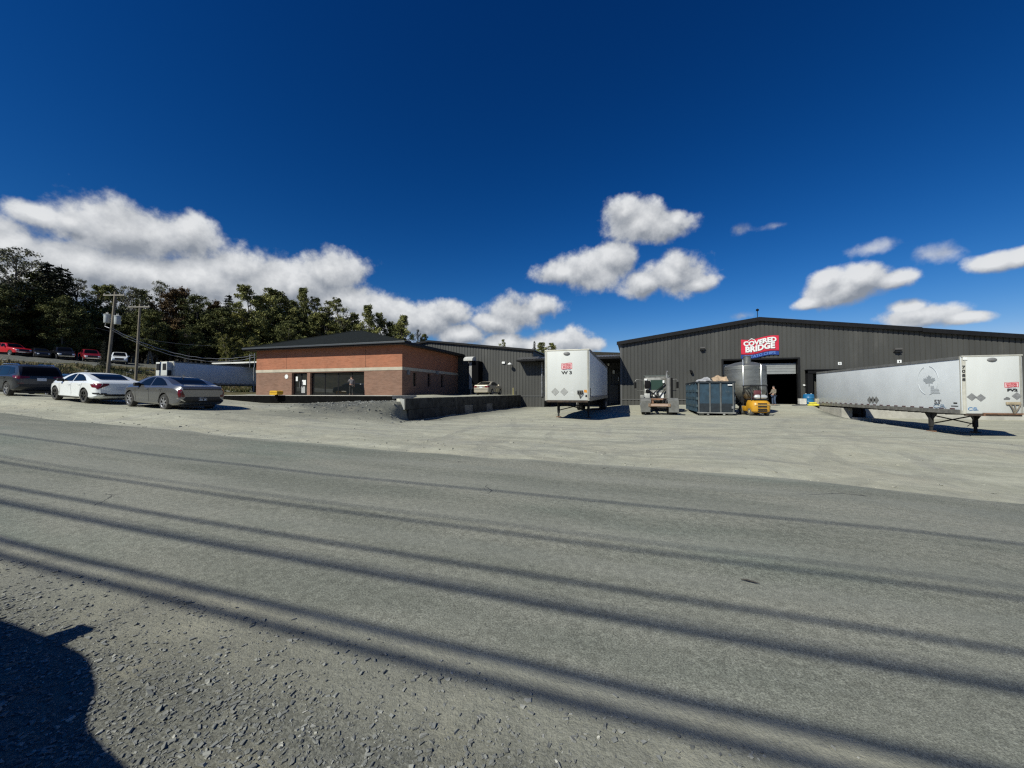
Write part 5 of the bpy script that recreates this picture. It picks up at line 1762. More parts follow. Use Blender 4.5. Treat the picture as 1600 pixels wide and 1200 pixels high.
# cab
b = MB().box(-.98, .98, 4.25, 6.2, 1.0, 2.72, bev=.09)
b.prism([(4.3, 2.70), (6.15, 2.70), (5.9, 2.86), (4.6, 2.88), (4.3, 2.78)], -.9, .9, 'yz')
b.build('cab', cabw, tr, 40)
cg = mat('cab_glass_green', (0.035, 0.065, 0.055), .06, ior=1.6)
MB().box(-.46, .46, 4.235, 4.247, 1.78, 2.56, bev=.003).build('rear_window', cg, tr)
MB().box(-.98, .98, 4.5, 5.8, 2.86, 2.93, bev=.02).build('roof_panel', mat('roof_green_grey', (.08, .10, .09), .6), tr)
MB().box(-.86, .86, 6.2, 8.6, 1.0, 1.9, bev=.12).build('hood', cabw, tr, 40)
MB().box(-1.2, 1.2, 8.5, 8.7, .5, .8, bev=.04).build('front_bumper', chrome_m if False else grey_metal, tr)
for s in (-1, 1):
    MB().box(s * .99 - .012, s * .99 + .012, 4.7, 5.9, 1.85, 2.55, bev=.005).build('side_window', cg, tr)
    b = MB()
    b.tube([(s * .98, 5.9, 2.58), (s * 1.56, 5.85, 2.66), (s * 1.64, 5.8, 2.52)], .03, 6)
    b.tube([(s * .98, 5.9, 1.72), (s * 1.52, 5.85, 1.72), (s * 1.62, 5.8, 1.80)], .03, 6)
    b.tube([(s * 1.64, 5.8, 2.54), (s * 1.64, 5.8, 1.78)], .022, 6)
    b.build('mirror_arm', mat('arm_pale', (.17, .17, .165), .5, .5), tr, 40)
    MB().box(s * 1.64 - .09, s * 1.64 + .09, 5.76, 5.86, 1.92, 2.44, bev=.03).build('mirror', black_m, tr)
b = MB().tube([(.86, 4.0, .95), (.86, 4.0, 2.72)], .20, 16)
b.build('exhaust_muffler', mat('muffler_grey', (.24, .235, .225), .55, .4, var=.15, vscale=3), tr, 40)
b = MB().tube([(.72, 4.0, 2.68), (.72, 4.0, 2.95), (.73, 3.98, 3.12), (.76, 3.9, 3.22)], [.075, .075, .07, .065], 10)
b.build('exhaust_pipe', mat('pipe_pale', (.42, .41, .39), .4, .6), tr, 40)
MB().box(.98, 1.14, 3.75, 4.2, .95, 2.7, bev=.03).build('intake_box', black_m, tr)
b = MB()
b.bar((-.66, 4.12, 1.15), (.62, 4.12, 2.30), .09, .05)
b.bar((.10, 4.08, 1.15), (.62, 4.08, 1.85), .09, .05)
b.bar((-.62, 4.1, 1.8), (.1, 4.1, 1.1), .08, .05)
b.build('rack_brace', black_m, tr)
b = MB()
b.box(-.95, -.52, 4.02, 4.22, 1.10, 1.50, bev=.05)
b.box(-.90, -.60, 4.05, 4.22, 1.55, 1.85, bev=.05)
b.build('equipment_box', mat('box_white', (.45, .45, .43), .5, dirt=((.2, .19, .17), 3, .5, .7)), tr, 40)
b = MB()
b.lathe([(.001, -.02), (.12, -.02), (.15, 0), (.15, .02)], 16, (-.70, 4.0, 1.68), 'y')
b.box(-.92, -.5, 4.04, 4.2, 1.95, 2.5, bev=.03)
b.build('air_filter', black_m, tr, 40)
b = MB()
for k, (x0, x1) in enumerate(((-.3, .25), (-.2, .1), (.0, -.45))):
    b.tube([(x0, 4.1, 1.6), (x0 * .6 + .05, 3.7, 1.28 - .04 * k), (x1, 3.2, 1.22), (x1 * .7, 2.6, 1.18)], .025, 6)
b.build('air_line', black_m, tr, 40)
b = MB()
b.box(-.3, -.05, 4.12, 4.23, 1.25, 1.62, bev=.02)
b.box(.18, .50, 4.12, 4.23, 1.12, 1.55, bev=.02)
b.box(-.94, -.72, 4.12, 4.22, 2.52, 2.66, bev=.02)
b.box(.42, .56, 4.12, 4.22, 2.30, 2.52, bev=.02)
b.build('work_lamp', white_m, tr)
MB().box(-1.26, -.96, 3.3, 3.9, .8, 1.38, bev=.05).build('side_step_box', cabw, tr, 40)

# ------------------------------------------------------------------ roll-off container with scrap
dm = thing('rolloff_container', 'scuffed dark blue roll off container heaped with scrap before the warehouse', 'container', (5.52, 29.7, gzf(5.5, 31) + .02), rad(0))
blue = mat('worn_blue_paint', (0.019, 0.046, 0.072), .6, var=.3, vscale=2.2, dirt=((.16, .15, .13), 1.6, .58, .85))
blue_d = mat('dark_blue_paint', (0.012, 0.018, 0.024), .6, var=.3, dirt=((.12, .11, .09), 2, .58, .9))
hw, Ld, Hd = 1.12, 5.7, 2.22
b = MB()
b.box(-hw, hw, .0, .06, .22, Hd)
b.box(-hw, hw, Ld - .06, Ld, .22, Hd)
b.box(-hw, -hw + .06, .061, Ld - .061, .22, Hd)
b.box(hw - .06, hw, .061, Ld - .061, .22, Hd)
b.box(-hw + .061, hw - .061, .061, Ld - .061, .2, .30)
b.build('bin_wall', blue, dm)
MB().box(-hw + .02, hw - .02, -.012, -.003, .24, .80).build('lower_panel', blue_d, dm)
b = MB()
for xx in (-hw + .04, -.37, .30, hw - .04):
    b.box(xx - .045, xx + .045, -.07, -.013, .2, Hd)
b.build('door_post', mat('post_grey', (.10, .105, .105), .6, var=.2), dm)
b = MB()
b.box(-hw - .10, hw + .10, -.09, .02, Hd + .003, Hd + .12)
b.box(-hw - .10, -hw + .06, .021, Ld, Hd + .003, Hd + .12)
b.box(hw - .06, hw + .10, .021, Ld, Hd + .003, Hd + .12)
b.box(-hw - .10, hw + .10, Ld + .001, Ld + .08, Hd + .003, Hd + .12)
b.build('top_rim', blue_d, dm)
for zz in (.62, 1.15, 1.68):
    for s in (-1, 1):
        MB().box(s * (hw + .05) - .045, s * (hw + .05) + .045, .05, Ld - .05, zz - .09, zz + .09).build('side_rib', mat('rib_blue', (.055, .085, .10), .6, var=.2), dm)
for s in (-1, 1):
    for k in range(8):
        y0 = .3 + k * .73
        MB().box(s * (hw + .07) - .05, s * (hw + .07) + .05, y0 - .04, y0 + .04, .2, Hd).build('side_stake', blue, dm)
b = MB()
b.box(-hw - .05, hw + .1, -.12, .2, .12, .20)
for s in (-1, 1):
    b.box(s * .5 - .06, s * .5 + .06, -.1, Ld, .0, .20)
for s in (-1, 1):
    b.tube([(s * .9 - .15, .1, .10), (s * .9 + .15, .1, .10)], .1, 12)
b.build('skid', mat('skid_grey', (.2, .2, .19), .7, var=.3), dm)
MB().box(.74, 1.02, -.085, -.071, 2.04, 2.12).build('white_sticker', white_m, dm)
b = MB()
b.box(.96, 1.08, -.1, -.072, .45, .62)
b.build('latch', grey_metal, dm)
# scrap: sheets of cardboard and plastic heaped in it
r_ = random.Random(8)
for nm, lab, mcol, pts in (
        ('cardboard_sheet', 'crumpled pale tan cardboard lying on the scrap heap in the blue container', (.40, .29, .19), [(.05, .9, 2.30), (.95, .6, 2.32), (1.0, 1.6, 2.62), (.55, 1.9, 2.80), (.0, 1.5, 2.66)]),
        ('plastic_sheet', 'crumpled pale grey plastic sheet lying on the scrap heap in the blue container', (.30, .30, .31), [(-.95, .8, 2.30), (-.1, .8, 2.34), (-.05, 1.7, 2.58), (-.5, 2.2, 2.62), (-1.0, 1.8, 2.36)])):
    bm = bmesh.new()
    f = bm.faces.new([bm.verts.new(p) for p in pts])
    bmesh.ops.triangulate(bm, faces=[f])
    for _ in range(4):
        bmesh.ops.subdivide_edges(bm, edges=bm.edges[:], cuts=1)
        bmesh.ops.triangulate(bm, faces=[q for q in bm.faces if len(q.verts) > 3])
        if len(bm.verts) > 400:
            break
    for v in bm.verts:
        q = v.co * 2.1
        v.co.z += .18 * (mnoise.noise(q) + .5 * mnoise.noise(q * 2.3)) + .03
    g_ = bmesh.ops.extrude_face_region(bm, geom=bm.faces[:])
    for v in [e for e in g_['geom'] if isinstance(e, bmesh.types.BMVert)]:
        v.co.z -= .03
    bmesh.ops.recalc_face_normals(bm, faces=bm.faces)
    me = bpy.data.meshes.new(nm)
    bm.to_mesh(me)
    bm.free()
    me.materials.append(mat('scrap_' + nm, mcol, .7, var=.2, vscale=3))
    tag(link(nm, me, None, dm.location), lab, 'scrap')
b = MB()
for k in range(130):
    x, y = r_.uniform(-1, 1), r_.uniform(.2, 5.4)
    z = 2.05 + .28 * (1 - (x / 1.1) ** 2) + r_.uniform(-.05, .1)
    a = r_.uniform(0, 6.28)
    l_ = r_.uniform(.2, .6)
    b.bar((x - l_ / 2 * math.cos(a), y - l_ / 2 * math.sin(a), z), (x + l_ / 2 * math.cos(a), y + l_ / 2 * math.sin(a), z + r_.uniform(-.12, .12)), r_.uniform(.05, .3), .02)
o = b.build('scrap_heap', mat('scrap_mixed', (.26, .23, .2), .8, var=.5, vscale=2), None, loc=dm.location)
tag(o, 'heap of mixed scrap filling the blue roll off container', 'scrap', kind='stuff')

# ------------------------------------------------------------------ steel silo carried on the forklift
steel = mat('brushed_steel', (0.26, 0.26, 0.24), .42, .7, var=.16, vscale=1.6, stretch=(1, 1, 3), dirt=((.20, .20, .19), 1.2, .5, .8))
sx0, sy0 = 8.05, 32.6
zs = .50
si = thing('steel_tank', 'tall round stainless steel tank with a cone bottom held up beside the forklift', 'tank', (sx0, sy0, zs))
R_ = 1.36
MB().lathe([(.35, .0), (.42, .03), (1.08, .72), (1.28, 1.0), (R_, 1.30), (R_, 1.62)], 44).build('cone', steel, si, 30)
MB().lathe([(R_ + .001, 1.62), (R_ + .02, 1.63), (R_ + .02, 1.69), (R_ + .001, 1.70), (R_, 2.75), (R_ + .018, 2.76), (R_ + .018, 2.81), (R_, 2.82), (R_, 2.98), (R_ - .03, 3.03)], 44).build('shell', steel, si, 30)
MB().lathe([(R_ - .03, 3.031), (1.1, 3.16), (.7, 3.30), (.30, 3.38), (.001, 3.39)], 44).build('dome', steel, si, 30)
MB().lathe([(.25, 3.3), (.25, 3.74), (.30, 3.75), (.30, 3.80), (.001, 3.82)], 24, (.12, -.1, 0)).build('neck', steel, si, 30)
b = MB()
for xx, yy in ((-.45, -1.34), (.70, -1.22)):
    b.tube([(xx, yy, .95), (xx, yy, 3.0), (xx + .02, yy + .1, 3.12)], .035, 8)
b.tube([(-.45, -1.34, 3.0), (-.45, -1.30, 3.45)], .045, 8)
b.build('pipe', mat('pipe_steel', (.5, .5, .48), .3, .7), si, 40)
for q in ((-.52, -.40, -1.42, -1.22, .95, 1.15), (-.15, -.02, -1.34, -1.2, .42, .62)):
    MB().box(*q, bev=.02).build('valve', mat('valve_black', (.05, .05, .05), .5), si)
MB().lathe([(.34, -.12), (.40, -.10), (.40, .02), (.36, .03)], 24).build('outlet', mat('outlet_steel', (.6, .6, .58), .25, .9), si, 30)
b = MB()
for a in (0.6, 2.2, 3.9, 5.4):
    b.tube([(1.18 * math.cos(a), 1.18 * math.sin(a), .95), (1.3 * math.cos(a), 1.3 * math.sin(a), -zs + gzf(sx0, sy0))], .05, 8)
b.build('leg', mat('pipe_steel', (.5, .5, .48), .3, .7), si, 40)

# ------------------------------------------------------------------ forklift, seen from behind
fl = thing('forklift', 'yellow forklift with black overhead guard and white gas bottle beside the steel tank', 'forklift', (8.12, 30.55, gzf(8.1, 30.5) + .01), rad(8))
fy = mat('forklift_yellow', (0.56, 0.285, 0.022), .4, var=.12, vscale=2, dirt=((.22, .14, .06), 2.5, .56, .85), coat=.3)
fb = mat('forklift_black', (0.018, 0.018, 0.019), .5)
# counterweight: rounded back, tapering up (rear at -y)
V, F = [], []
prof = [(.20, .50, -.90), (.30, .58, -1.06), (.62, .60, -1.12), (.86, .58, -1.08), (1.02, .50, -.92), (1.06, .46, -.6)]
n = 14
b = MB()
for (z, hw_, yb) in prof:
    for k in range(n):
        u = -1 + 2 * k / (n - 1)
        x = hw_ * math.copysign(abs(u) ** .8, u)
        y = yb + .24 * abs(u) ** 4
        V.append((x, y, z))
    V += [(hw_, -.1, z), (-hw_, -.1, z)]
m_ = n + 2
for i in range(len(prof) - 1):
    for k in range(m_):
        F.append((i * m_ + k, i * m_ + (k + 1) % m_, (i + 1) * m_ + (k + 1) % m_, (i + 1) * m_ + k))
F += [tuple(range(m_)), tuple((len(prof) - 1) * m_ + k for k in reversed(range(m_)))]
b.add(V, F)
b.build('counterweight', fy, fl, 40)
for k, (z0, z1) in enumerate(((.80, .86), (.58, .68), (.42, .50), (.28, .36))):
    MB().box(-.28, .28, -1.145, -1.05, z0, z1, bev=.02).build('vent_slot', fb, fl)
MB().box(-.52, .52, -1.128, -1.118, .735, .755).build('trim_line', mat('pale_line', (.55, .45, .25), .5), fl)
MB().box(-.58, .58, -.1, .95, .28, .62, bev=.05).build('chassis', fy, fl, 40)
MB().box(-.50, .50, -.62, .15, 1.062, 1.14, bev=.03).build('engine_cover', fb, fl, 40)
b = MB().box(-.24, .24, -.35, .12, 1.14, 1.24, bev=.05)
b.box(-.23, .23, -.44, -.33, 1.22, 1.72, bev=.05)
b.build('seat', mat('seat_maroon', (.12, .03, .035), .6), fl, 40)
b = MB()
for s in (-1, 1):
    b.tube([(s * .50, -.72, 1.04), (s * .48, -.60, 2.02)], .035, 8)
    b.tube([(s * .50, .82, .6), (s * .48, .55, 2.04)], .035, 8)
b.build('guard_post', fb, fl, 40)
b = MB()
b.box(-.54, .54, -.66, -.58, 2.0, 2.08)
b.box(-.54, .54, .54, .62, 2.0, 2.08)
for k in range(7):
    xx = -.5 + k / 6
    b.box(xx - .025, xx + .025, -.58, .54, 2.02, 2.06)
b.build('overhead_guard', fb, fl)
b = MB().lathe([(.001, -.42), (.09, -.40), (.155, -.30), (.155, .27), (.09, .37), (.001, .38)], 20, (.04, -.78, 1.27), 'x')
b.build('gas_bottle', mat('bottle_white', (.62, .62, .60), .35, .4), fl, 40)
MB().box(-.06, -.01, -.945, -.62, 1.10, 1.432).build('bottle_strap', fb, fl)
b = MB()
b.box(-.42, .46, -.9, -.66, 1.062, 1.11)
b.build('bottle_cradle', fb, fl)
b = MB()
for s in (-1, 1):
    b.box(s * .40 - .06, s * .40 + .06, 1.08, 1.24, .1, 2.05)
    b.box(s * .28 - .04, s * .28 + .04, 1.10, 1.22, .15, 2.0)
for zz in (.3, 1.1, 2.0):
    b.box(-.40, .40, 1.12, 1.2, zz - .04, zz + .04)
b.build('mast', fb, fl)
for s in (-1, 1):
    MB().box(s * .25 - .06, s * .25 + .06, 1.26, 2.5, .32, .38).build('fork', fb, fl)
for s in (-1, 1):
    for yy, rr, wd in ((-.55, .27, .20), (.88, .34, .24)):
        x0 = s * .60 - (wd if s > 0 else 0)
        wo = MB().lathe([(rr * .5, 0), (rr * .93, .01), (rr, .05), (rr, wd - .05), (rr * .93, wd - .01), (rr * .5, wd)], 24, (x0, yy, rr), 'x').build('wheel', mat('solid_tyre', (.12, .115, .10), .9, var=.2), fl, 40)
        MB().lathe([(rr * .5, 0), (rr * .4, .03), (.001, .04)] if s > 0 else [(.001, -.04), (rr * .4, -.03), (rr * .5, 0)], 16, (s * .585, yy, rr), 'x').build('hub', mat('hub_tan', (.42, .36, .22), .7), wo, 40)
b = MB().lathe([(.16, 0), (.16, .03)], 20, (-.0, .45, 1.45), 'z').tube([(0, .75, .8), (0, .47, 1.45)], .03, 6)
b.build('steering_wheel', fb, fl, 40)

# ------------------------------------------------------------------ things by the big door
zb = .44
x, z = at_y(1264, 633, 41.3)
br = thing('barrel', 'blue plastic barrel standing between the big door and the dock shelter', 'barrel', (x, 41.35, zb - .02))
MB().lathe([(.40, 0), (.42, .03), (.43, .30), (.44, .32), (.43, .34), (.43, .66), (.44, .68), (.43, .70), (.41, .95), (.33, 1.03), (.001, 1.04)], 28).build('drum', mat('barrel_blue', (.012, .12, .27), .4, var=.1), br, 30)
b = MB()
for s in (-1, 1):
    b.lathe([(.05, 1.035), (.05, 1.08), (.001, 1.085)], 12, (s * .2, 0, 0))
b.build('bung', mat('bung_white', (.6, .6, .6), .5), br, 40)
x, z = at_y(1252, 632, 41.2)
cr = thing('crate', 'pale slatted crate on a black base at the foot of the big door right post', 'crate', (x, 41.0, zb - .02))
b = MB()
for k in range(5):
    b.box(-.26 + k * .11, -.18 + k * .11, -.22, .22, .12, .62, bev=.008)
b.box(-.24, .24, -.2, .2, .10, .55)
b.build('slats', mat('crate_white', (.58, .56, .52), .6, var=.15), cr)
MB().box(-.42, .34, -.3, .3, 0, .10, bev=.02).build('base', black_m, cr)
x, z = at_y(1268, 632, 40.8)
ys = thing('sandbag_pile', 'small pile of bright yellow bags in front of the blue barrel', 'bags', (x + .05, 40.65, zb - .06))
for k, (dx, dz, a) in enumerate(((-.12, .0, .1), (.16, .02, -.2), (.0, .17, .15))):
    bm = bmesh.new()
    bmesh.ops.create_uvsphere(bm, u_segments=16, v_segments=10, radius=1)
    for v in bm.verts:
        q = v.co
        sq = lambda t: math.copysign(abs(t) ** .6, t)
        v.co = Vector((sq(q.x) * .30 + dx, sq(q.y) * .2, sq(q.z) * .09 + .09 + dz + .015 * mnoise.noise(q * 3)))
    me = bpy.data.meshes.new('bag')
    bm.to_mesh(me)
    bm.free()
    me.materials.append(mat('bag_yellow', (.62, .55, .06), .6, var=.15))
    shade(me, 60)
    link('bag', me, ys)
x, z = at_y(1276, 632, 41.2)
bxs = thing('cardboard_box', 'tan box with a white end standing between the blue barrel and the dock shelter', 'box', (x + .1, 41.2, zb - .03))
MB().box(-.28, .12, -.25, .25, 0, .62, bev=.01).build('carton', mat('carton_tan', (.40, .36, .27), .8, var=.2), bxs)
MB().box(.121, .26, -.25, .25, 0, .64, bev=.01).build('end_panel', mat('panel_white', (.68, .67, .62), .6), bxs)
x, z = at_y(1252, 636, 40.2)
tl = MB().box(-.5, .5, -.28, .28, 0, .05, bev=.015).box(-.46, .46, -.24, .24, .051, .075, bev=.01).build('rubber_mat', mat('mat_grey', (.17, .17, .165), .8, var=.2), None, loc=(x - .1, 40.3, gzf(x, 40.3) + .02))
tag(tl, 'flat grey rubber slab lying on the ground before the slatted crate', 'slab')

# ------------------------------------------------------------------ the big wall sign
sg = thing('wall_sign', 'red and blue wavy company sign over the big door, reading COVERED BRIDGE in white', 'sign', (11.62, YW - .01, 6.02))
WS, HS = 3.14, 1.42
nS = 24


def wav(u):
    return .12 * math.sin((u - .52) * 5.4) + .16 * (u - .5)


def ribbon(name, z0, z1, y, m_, parent, x0=-WS / 2, x1=WS / 2, th=.04):
    b = MB()
    V = []
    for k in range(nS + 1):
        u = k / nS
        xx = x0 + (x1 - x0) * u
        for yy in (y, y + th):
            V += [(xx, yy, z0 + wav(u)), (xx, yy, z1 + wav(u))]
    F = []
    for k in range(nS):
        o = 4 * k
        F += [(o, o + 4, o + 5, o + 1), (o + 2, o + 3, o + 7, o + 6), (o + 1, o + 5, o + 7, o + 3), (o, o + 2, o + 6, o + 4)]
    F += [(0, 1, 3, 2), (4 * nS, 4 * nS + 2, 4 * nS + 3, 4 * nS + 1)]
    b.add(V, F)
    return b.build(name, m_, parent)


sign_red = mat('sign_red', (0.60, 0.022, 0.05), .45, var=.06)
sign_dkred = mat('sign_dark_red', (0.20, 0.012, 0.025), .5)
ribbon('red_panel', -.62, .80, -.08, sign_red, sg)
ribbon('lower_shade', -.66, -.56, -.095, sign_dkred, sg, th=.014)
ribbon('blue_ribbon', -1.02, -.665, -.08, mat('sign_blue', (0.015, 0.05, 0.24), .5), sg)
lw_ = lambda q: wav(q / WS + .5)
for dx, dz, mm, dp in ((.045, -.04, sign_dkred, -.088), (0, 0, white_m, -.11)):
    put_text(sg, 'sign_lettering', 'COVERED', .60, mm, (dx, dp, .40 + dz), bold=.030, sx=1.02, warp=lw_, depth=.02)
    put_text(sg, 'sign_lettering', 'BRIDGE', .74, mm, (dx, dp, -.16 + dz), bold=.036, sx=.98, warp=lw_, depth=.02)
# a little roof line over the O, and serifs' weight in the bands
b = MB()
V = []
for k in range(5):
    pass
b.prism([(-.98, .70 + lw_(-.9)), (-.70, .92 + lw_(-.7)), (-.40, .74 + lw_(-.4)), (-.42, .69 + lw_(-.4)), (-.70, .85 + lw_(-.7)), (-.96, .66 + lw_(-.9))], -.125, -.105)
b.build('sign_roof_line', white_m, sg)
put_text(sg, 'ribbon_lettering', 'POTATO CHIPS', .36, mat('sign_blue_pale', (.10, .20, .50), .5), (0, -.10, -.845), bold=.012, sx=1.03, warp=lw_, depth=.02)

# ------------------------------------------------------------------ people
def skin_mesh(verts, edges, radii, levels=1):
    me = bpy.data.meshes.new('figure')
    me.from_pydata([tuple(v) for v in verts], edges, [])
    ob = bpy.data.objects.new('figure', me)
    COL.objects.link(ob)
    ob.modifiers.new('s', 'SKIN').use_smooth_shade = True
    sv = me.skin_vertices[0].data
    for i, r in enumerate(radii):
        sv[i].radius = (r, r) if not hasattr(r, '__len__') else r
        sv[i].use_root = (i == 0)
    sb_ = ob.modifiers.new('u', 'SUBSURF')
    sb_.levels = levels
    sb_.render_levels = levels
    out = bpy.data.meshes.new_from_object(ob.evaluated_get(bpy.context.evaluated_depsgraph_get()))
    bpy.data.objects.remove(ob)
    out.polygons.foreach_set('use_smooth', [True] * len(out.polygons))
    return out


def person(label, loc, rz, J, skin, top_m, leg_m, hair_m, shoe_m):
    """J: joint positions for a standing figure facing +y (right hand on +x)."""
    root = thing('person', label, 'person', loc, rz)
    V, E, R = [], [], []

    def add(p, r, par=None):
        V.append(Vector(p))
        R.append(r)
        if par is not None:
            E.append((par, len(V) - 1))
        return len(V) - 1
    pel = add((0, 0, .95), (.15, .12))
    sp = add((0, 0, 1.12), (.14, .11), pel)
    chd = add((0, .0, 1.33), (.16, .12), sp)
    nk = add((0, .01, 1.50), .06, chd)
    hd0 = add((0, .03, 1.58), (.07, .085), nk)
    hd1 = add((0, .035, 1.68), (.078, .095), hd0)
    add((0, .03, 1.75), (.05, .06), hd1)
    nose = add((0, .115, 1.635), .014, hd0)
    for s, k in ((1, 'r'), (-1, 'l')):
        shd = add((s * .17, 0, 1.42), .065, chd)
        elb = add(J['elbow_' + k], .045, shd)
        wr = add(J['wrist_' + k], .03, elb)
        d = (Vector(J['wrist_' + k]) - Vector(J['elbow_' + k])).normalized()
        sd = d.cross(Vector((0, 1, .3))).normalized()
        pm = add(Vector(J['wrist_' + k]) + d * .06, (.035, .02), wr)
        base = V[pm]
        for q, (o, l1) in enumerate(((-.03, .07), (-.01, .085), (.01, .08), (.03, .06))):
            f1 = add(base + sd * o + d * .045, .010, pm)
            add(base + sd * o + d * (.045 + l1 * .6) + Vector((0, .02, 0)), .008, f1)
        t1 = add(base - sd * .045 - d * .01, .011, pm)
        add(base - sd * .06 + d * .035, .009, t1)
        hip = add((s * .09, 0, .88), (.095, .10), pel)
        kn = add(J['knee_' + k], .06, hip)
        an = add(J['ankle_' + k], .042, kn)
        add(Vector(J['ankle_' + k]) + Vector((s * .02, .16, -.05)), .035, an)
    body = skin_mesh(V, E, R)
    body.materials.append(skin)
    link('body', body, root)

    def garment(nm, pts, edg, rr, m_):
        me = skin_mesh(pts, edg, rr)
        me.materials.append(m_)
        link(nm, me, root)
    cp = [(0, 0, .93), (0, 0, 1.12), (0, 0, 1.33), (0, .01, 1.45)]
    ce, cr = [(0, 1), (1, 2), (2, 3)], [(.175, .145), (.165, .135), (.18, .14), (.075, .075)]
    for s, k in ((1, 'r'), (-1, 'l')):
        n0 = len(cp)
        w_ = Vector(J['elbow_' + k]).lerp(Vector(J['wrist_' + k]), .88)
        cp += [(s * .175, 0, 1.42), J['elbow_' + k], w_]
        ce += [(2, n0), (n0, n0 + 1), (n0 + 1, n0 + 2)]
        cr += [.08, .062, .05]
    garment('jacket', cp, ce, cr, top_m)
    lp, le, lr = [(0, 0, .93)], [], [(.16, .135)]
    for s, k in ((1, 'r'), (-1, 'l')):
        n0 = len(lp)
        a_ = Vector(J['ankle_' + k]) + Vector((0, 0, .02))
        lp += [(s * .092, 0, .86), J['knee_' + k], a_]
        le += [(0, n0), (n0, n0 + 1), (n0 + 1, n0 + 2)]
        lr += [(.105, .11), .075, .065]
    garment('trousers', lp, le, lr, leg_m)
    for s, k in ((1, 'r'), (-1, 'l')):
        a_ = Vector(J['ankle_' + k])
        MB().box(a_.x - .048, a_.x + .048, a_.y - .08, a_.y + .20, .0, .085, bev=.03).build('shoe', shoe_m, root, 60)
        MB().lathe([(.001, -.012), (.018, 0), (.001, .012)], 10, (s * .033, .115, 1.672), 'y').build('eye', black_m, root)
        MB().lathe([(.001, -.02), (.028, 0), (.001, .02)], 10, (s * .082, .02, 1.65), 'x').build('ear', skin, root)
    bm = bmesh.new()
    bmesh.ops.create_uvsphere(bm, u_segments=16, v_segments=12, radius=1)
    bmesh.ops.delete(bm, geom=[f for f in bm.faces if f.calc_center_median().z < -.2 + .7 * max(0, f.calc_center_median().y)], context='FACES')
    for v in bm.verts:
        v.co = Vector((v.co.x * .093, v.co.y * .112 + .02, v.co.z * .10 + 1.68))
    me = bpy.data.meshes.new('hair')
    bm.to_mesh(me)
    bm.free()
    me.materials.append(hair_m)
    shade(me, 60)
    link('hair', me, root)
    return root


skin_m = mat('skin', (.42, .25, .18), .6)
denim = mat('blue_denim', (.05, .075, .13), .85, var=.2)
JA = dict(elbow_r=(.26, .02, 1.14), wrist_r=(.25, .10, .90), elbow_l=(-.27, .10, 1.20), wrist_l=(-.14, .28, 1.38), knee_r=(.10, .02, .49), knee_l=(-.11, .04, .49),
          ankle_r=(.11, -.02, .09), ankle_l=(-.13, .0, .09))
px_, _ = at_y(549, 617, 29.2)
person('person in grey top standing before the office shopfront with one hand raised', (px_, 29.2, 1.34), rad(48), JA, skin_m, mat('grey_fleece', (.15, .14, .145), .9, var=.15),
       mat('dark_trousers', (.022, .024, .022), .9), mat('brown_hair', (.02, .014, .01), .6), mat('dark_shoe', (.02, .02, .02), .6))
JB = dict(elbow_r=(.24, .06, 1.15), wrist_r=(.14, .26, 1.10), elbow_l=(-.25, .05, 1.15), wrist_l=(-.18, .24, 1.06), knee_r=(.10, .05, .50), knee_l=(-.10, .02, .49),
          ankle_r=(.11, .02, .09), ankle_l=(-.11, -.04, .09))
px_, _ = at_y(1209.5, 632, 40.2)
person('person in a tan jacket and blue jeans standing at the big door beside the forklift', (px_, 40.2, gzf(px_, 40.2) + .02), rad(115), JB, skin_m, mat('tan_jacket', (.20, .17, .13), .85, var=.25, vscale=6),
       denim, mat('dark_cap', (.02, .02, .022), .6), mat('dark_shoe', (.02, .02, .02), .6))

# ------------------------------------------------------------------ poles and cables
wood = mat('pole_wood', (0.20, 0.175, 0.135), .9, var=.25, vscale=2, stretch=(4, 4, .4))
cable_m = mat('cable_black', (0.02, 0.02, 0.02), .6)
alu_m = mat('cable_bare', (0.62, 0.62, 0.62), .35, .7)
can_m = mat('can_grey', (0.42, 0.45, 0.45), .5, var=.08)


def pole(label, base, top, r0=.17, r1=.11, arm=1.3, cans=0, arm_deg=20, group='utility poles'):
    base, top = Vector(base), Vector(top)
    t = thing('utility_pole', label, 'utility pole', base, 0, group)
    d = top - base
    MB().tube([d * -.05, d * .5, d], [r0, (r0 + r1) / 2, r1], 12).build('shaft', wood, t, 40)
    a = rad(arm_deg)
    ax = Vector((math.cos(a), math.sin(a), 0))
    p = d * .965
    MB().bar(p - ax * arm + Vector((0, -.1, 0)), p + ax * arm + Vector((0, -.1, 0)), .10, .12).build('crossarm', mat('arm_wood', (.30, .28, .24), .9), t)
    for k in (-.92, -.35, .55, .92):
        q = p + ax * arm * k + Vector((0, -.1, .06))
        MB().lathe([(.03, 0), (.06, .04), (.04, .08), (.06, .12), (.02, .17)], 10, q).build('insulator', mat('porcelain', (.45, .43, .40), .3), t)
    for k in range(cans):
        s = -1 if k == 0 else 1
        q = d * (.735 if k == 0 else .72) + ax * s * .62 + Vector((0, -.05, 0))
        c = MB().lathe([(.001, -.52), (.28, -.50), (.30, -.46), (.30, .42), (.33, .43), (.33, .48), (.27, .52), (.001, .55)], 20, q).build('transformer', can_m, t, 40)
        for j in (-1, 1):
            MB().lathe([(.05, .53), (.07, .58), (.04, .63), (.06, .68), (.02, .76)], 10, q + Vector((j * .13, 0, 0))).build('bushing', mat('porcelain', (.45, .43, .40), .3), c)
        MB().bar(d * .74, q, .07, .07).build('bracket', grey_metal, t)
    return t, d


def ray_at(px, py, depth):
    return Vector((0, 0, CAM_H)) + pix_ray(px, py) * depth


